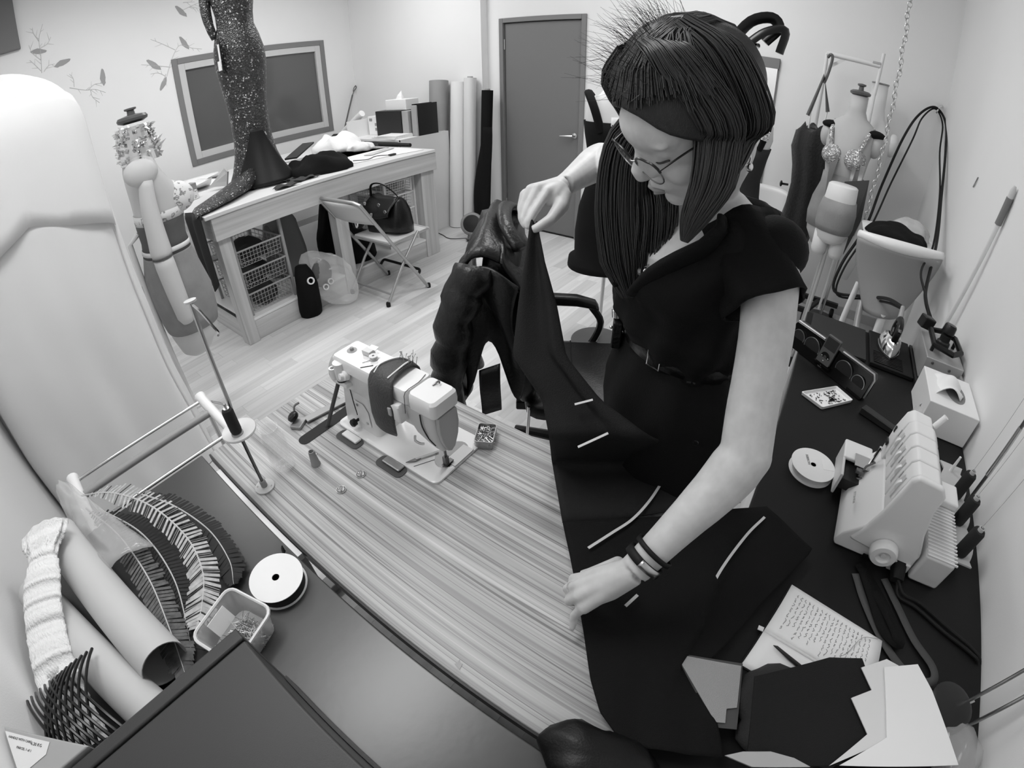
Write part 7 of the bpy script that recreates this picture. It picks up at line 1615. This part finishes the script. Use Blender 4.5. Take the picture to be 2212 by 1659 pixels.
for nm, m_ in (('front_lock', lk_), ('side_hair', lk2)):
    o = part(nm, m_, 'hair_strand', hcap, smooth='all'); o['kind'] = 'stuff'
fly = MB()
for k in range(260):
    ph = random.uniform(-2.6, .9); th = random.uniform(.1, 1.0); a = skull(th, ph, 1.08); d = (a - hp(0, -.02, .0)).normalized(); d2 = (d * .7 + F * random.uniform(-.2, .5) + U * random.uniform(.0, .6) - Lh * random.uniform(-.2, .7)).normalized(); L_ = random.uniform(.02, .075)
    fly.tube([a, a + d2 * L_ * .5 + Vector((0, 0, .004)), a + d2 * L_ - Vector((0, 0, random.uniform(-.01, .012)))], [.0003, .00025, .0001], 3, cap=False)
o = part('flyaway_strands', fly, 'hair_strand', hcap, smooth=False); o['kind'] = 'stuff'
t = thing('hair_clip', 'black claw clip at the back of the woman\'s head', 'hair clip', tuple(knot))
kc = Vector((-0.1679, 0.7692, 1.6340)); F0 = F; F = Vector((-.95, -.2, -.15)); U0 = U; U = Vector((-.1, 0, 1))
part('jaw', MB().tube(bez([kc, kc - F * .03 + U * .03, kc - F * .06 + U * .035, kc - F * .07 + U * .02, kc - F * .05 + U * .0], 16), .009, 8, flat=.5), 'black_plastic', t)
part('jaw', MB().tube(bez([kc + Lh * .03, kc - F * .03 + U * .02 + Lh * .03, kc - F * .058 + U * .022 + Lh * .03, kc - F * .05 - U * .01 + Lh * .03], 16), .008, 8, flat=.5), 'black_plastic', t)
part('spring_bar', MB().tube([kc - F * .02, kc - F * .02 + Lh * .03], .004, 8), 'chrome', t)
F = F0; U = U0
# ================================================================ black cloth in the woman's hands and over the tables
t = thing('black_garment_piece', 'black cloth panel held up by the woman and spread over the table', 'fabric', (-.1, .5, ST))
rows = [((-0.5521, 0.8317, 1.2599), (-0.5401, 0.8388, 1.2582)), ((-0.5421, 0.7998, 1.1842), (-0.5000, 0.8118, 1.1793)), ((-0.5265, 0.7491, 1.0972), (-0.4465, 0.7798, 1.1080)), ((-0.5013, 0.6918, 1.0118), (-0.3910, 0.7332, 1.0309)), ((-0.4088, 0.6689, 0.9481), (-0.2952, 0.7162, 0.9687)), ((-0.3628, 0.6250, 0.8997), (-0.1807, 0.7078, 0.9309)), ((-0.3827, 0.6795, 0.7580), (-0.0714, 0.8766, 0.7650)), ((-0.2727, 0.5477, 0.7520), (0.0461, 0.8126, 0.7560))]
def interp(rw, u, v):
    k = v * (len(rw) - 1); i = min(int(k), len(rw) - 2); f = k - i
    a = Vector(rw[i][0]).lerp(Vector(rw[i + 1][0]), f); b = Vector(rw[i][1]).lerp(Vector(rw[i + 1][1]), f); return a.lerp(b, u)
def hang(u, v): return interp(rows, u, v) + Vector((0, -.010 * math.sin(u * 9) * math.sin(v * 3.1), .004 * math.sin(u * 7 + v * 9)))
part('hanging_panel', MB().grid(hang, 26, 44), mat('garment_cloth', .011, .8, bump=.2, bscale=400, spec=.25), t, smooth='all', solid=.003)
rows2 = [((-0.2727, 0.5477, 0.7520), (0.1056, 0.8334, 0.7540)), ((-0.2260, 0.4948, 0.7520), (0.2448, 0.7948, 0.7220)), ((-0.1769, 0.4376, 0.7520), (0.1720, 0.6141, 0.7200)), ((-0.1039, 0.3482, 0.7520), (0.1338, 0.4958, 0.7220)), ((-0.0554, 0.2863, 0.7540), (0.1075, 0.4204, 0.7300)), ((-0.0137, 0.2451, 0.7560), (0.1556, 0.3465, 0.7350)), ((0.0447, 0.2169, 0.7580), (0.2016, 0.2791, 0.7380))]
def spread(u, v):
    p = interp(rows2, u, v); return Vector((p.x, p.y, max(ST + .004 if p.x < .07 else DZ + .006, p.z) + .004 + .004 * nz((p.x * 14, p.y * 14, 3), 1, 1) + .014 * max(0, v - .55) * abs(math.sin(u * 7 + v * 5))))
part('spread_panel', MB().grid(spread, 44, 44), 'black_cloth', t, smooth='all', solid=.003)
mat('chalk', .55, .7)
def tape(pts): 
    return ribbon(MB(), [Vector(p) + Vector((0, 0, .005)) for p in pts], .006, .0008)
for pts in ([(-0.3331, 0.6703, 0.9599), (-0.3045, 0.6928, 0.9702)], [(-0.2917, 0.6196, 0.9034), (-0.2498, 0.6636, 0.9293)], [(-0.1930, 0.5143, 0.7600), (-0.1708, 0.5723, 0.7600), (-0.1497, 0.6285, 0.7600), (-0.1391, 0.6955, 0.7600), (-0.1360, 0.7684, 0.7620)], [(-0.0708, 0.4380, 0.7620), (-0.0620, 0.4707, 0.7620)], [(0.0548, 0.4147, 0.7380), (0.0550, 0.5032, 0.7420), (0.0615, 0.6189, 0.7440), (0.0842, 0.7291, 0.7480), (0.1091, 0.7985, 0.7520)]):
    part('chalk_tape', tape(pts), 'chalk', t, smooth=False)
heap('black_satin', (.03, .175, ST + .004), .10, .06, .05, 'satin_black', 'black satin bundle at the near end of the striped table', 'fabric', 71, amp=.3)
heap('black_tulle', (.285, .40, DZ + .004), .11, .09, .05, 'net_black', 'heap of black tulle in front of the notebook', 'fabric', 73, amp=.35)
def sheetq(name, pts, z, m, label, cat, th=.002):
    return solo(name, MB().prism([Vector((p[0], p[1], z)) for p in pts], (0, 0, th)), m, label, cat, smooth=False)
sheetq('felt_square', [(0.0473, 0.4140, 0.7120), (0.1697, 0.4543, 0.7120), (0.2036, 0.3355, 0.7120), (0.1659, 0.3215, 0.7120)], DZ + .040, 'felt_grey', 'black card backing under the grey swatch', 'card')
sheetq('linen_swatch', [(0.0502, 0.4105, 0.7140), (0.1680, 0.4464, 0.7140), (0.1886, 0.3698, 0.7140), (0.1723, 0.3598, 0.7140), (0.1800, 0.3354, 0.7140), (0.1636, 0.3291, 0.7140)], DZ + .044, mat('linen', .33, .8, bump=.4, bscale=700), 'grey woven swatch lying beside the black tulle', 'swatch')
sheetq('black_pattern_piece', [(0.1939, 0.4304, 0.7400), (0.3200, 0.5294, 0.7400), (0.3867, 0.5561, 0.7400), (0.4208, 0.5029, 0.7400), (0.3829, 0.4712, 0.7400), (0.4305, 0.4176, 0.7400), (0.3915, 0.3436, 0.7400), (0.2357, 0.2784, 0.7400)], DZ + .060, 'garment_cloth', 'stepped black cloth piece beside the white pattern paper', 'fabric')
sheetq('pattern_paper', [(0.3855, 0.5324, 0.7500), (0.4364, 0.5719, 0.7500), (0.4642, 0.5684, 0.7500), (0.4757, 0.4237, 0.7500), (0.3703, 0.3331, 0.7500), (0.4253, 0.4125, 0.7500), (0.3783, 0.4655, 0.7500), (0.4157, 0.4969, 0.7500)], DZ + .066, 'paper_shade', 'white notched pattern paper on the desk', 'paper')
sheetq('pattern_paper', [(0.4313, 0.5502, 0.7520), (0.5048, 0.5853, 0.7520), (0.5440, 0.5423, 0.7520), (0.6239, 0.4178, 0.7520), (0.3859, 0.3386, 0.7520), (0.4624, 0.4183, 0.7520)], DZ + .070, 'paper', 'topmost white pattern paper sheet at the desk front', 'paper')
sheetq('curve_ruler', [(0.1886, 0.2662, 0.7900), (0.2121, 0.2839, 0.7900), (0.2543, 0.3031, 0.7900), (0.2945, 0.3090, 0.7900), (0.3254, 0.3063, 0.7900), (0.2352, 0.2679, 0.7900)], DZ + .095, mat('ruler_grey', .42, .5), 'pale curved ruler edge in front of the black cloth piece', 'ruler', .004)
t = thing('tape_dispenser', 'black rounded tape dispenser by the wall', 'tape dispenser', (.62, .545, DZ))
part('shell', MB().lathe([(0, 0), (.05, 0), (.055, .01), (.052, .03), (.04, .038), (0, .04)], (.625, .555, DZ + .001), (0, 0, 1), 26), 'dark_plastic', t)
part('cutter', MB().box((.665, .575, DZ + .02), (.03, .01, .03), (0, 0, .6)), 'steel', t, smooth=False)
heap('clear_bag', (.655, .455, DZ + .003), .06, .07, .05, 'film_grey', 'crinkled clear plastic bag at the desk corner', 'plastic bag', 81, amp=.5)
for k, (a, b) in enumerate((((.66, .575, DZ + .02), (.715, .60, .98)), ((.675, .53, DZ + .02), (.718, .55, .98)))):
    solo('steel_rod', MB().tube([a, b], .004, 8), 'steel', ['steel rod leaning on the wall nearer the overlocker', 'steel rod leaning on the wall above the plastic bag'][k], 'rod', group='steel rods by the wall')
heap('black_scrap', (.665, .345, DZ + .003), .055, .05, .03, 'black_cloth', 'black cloth scrap beside the clear plastic bag', 'fabric', 83, amp=.4)
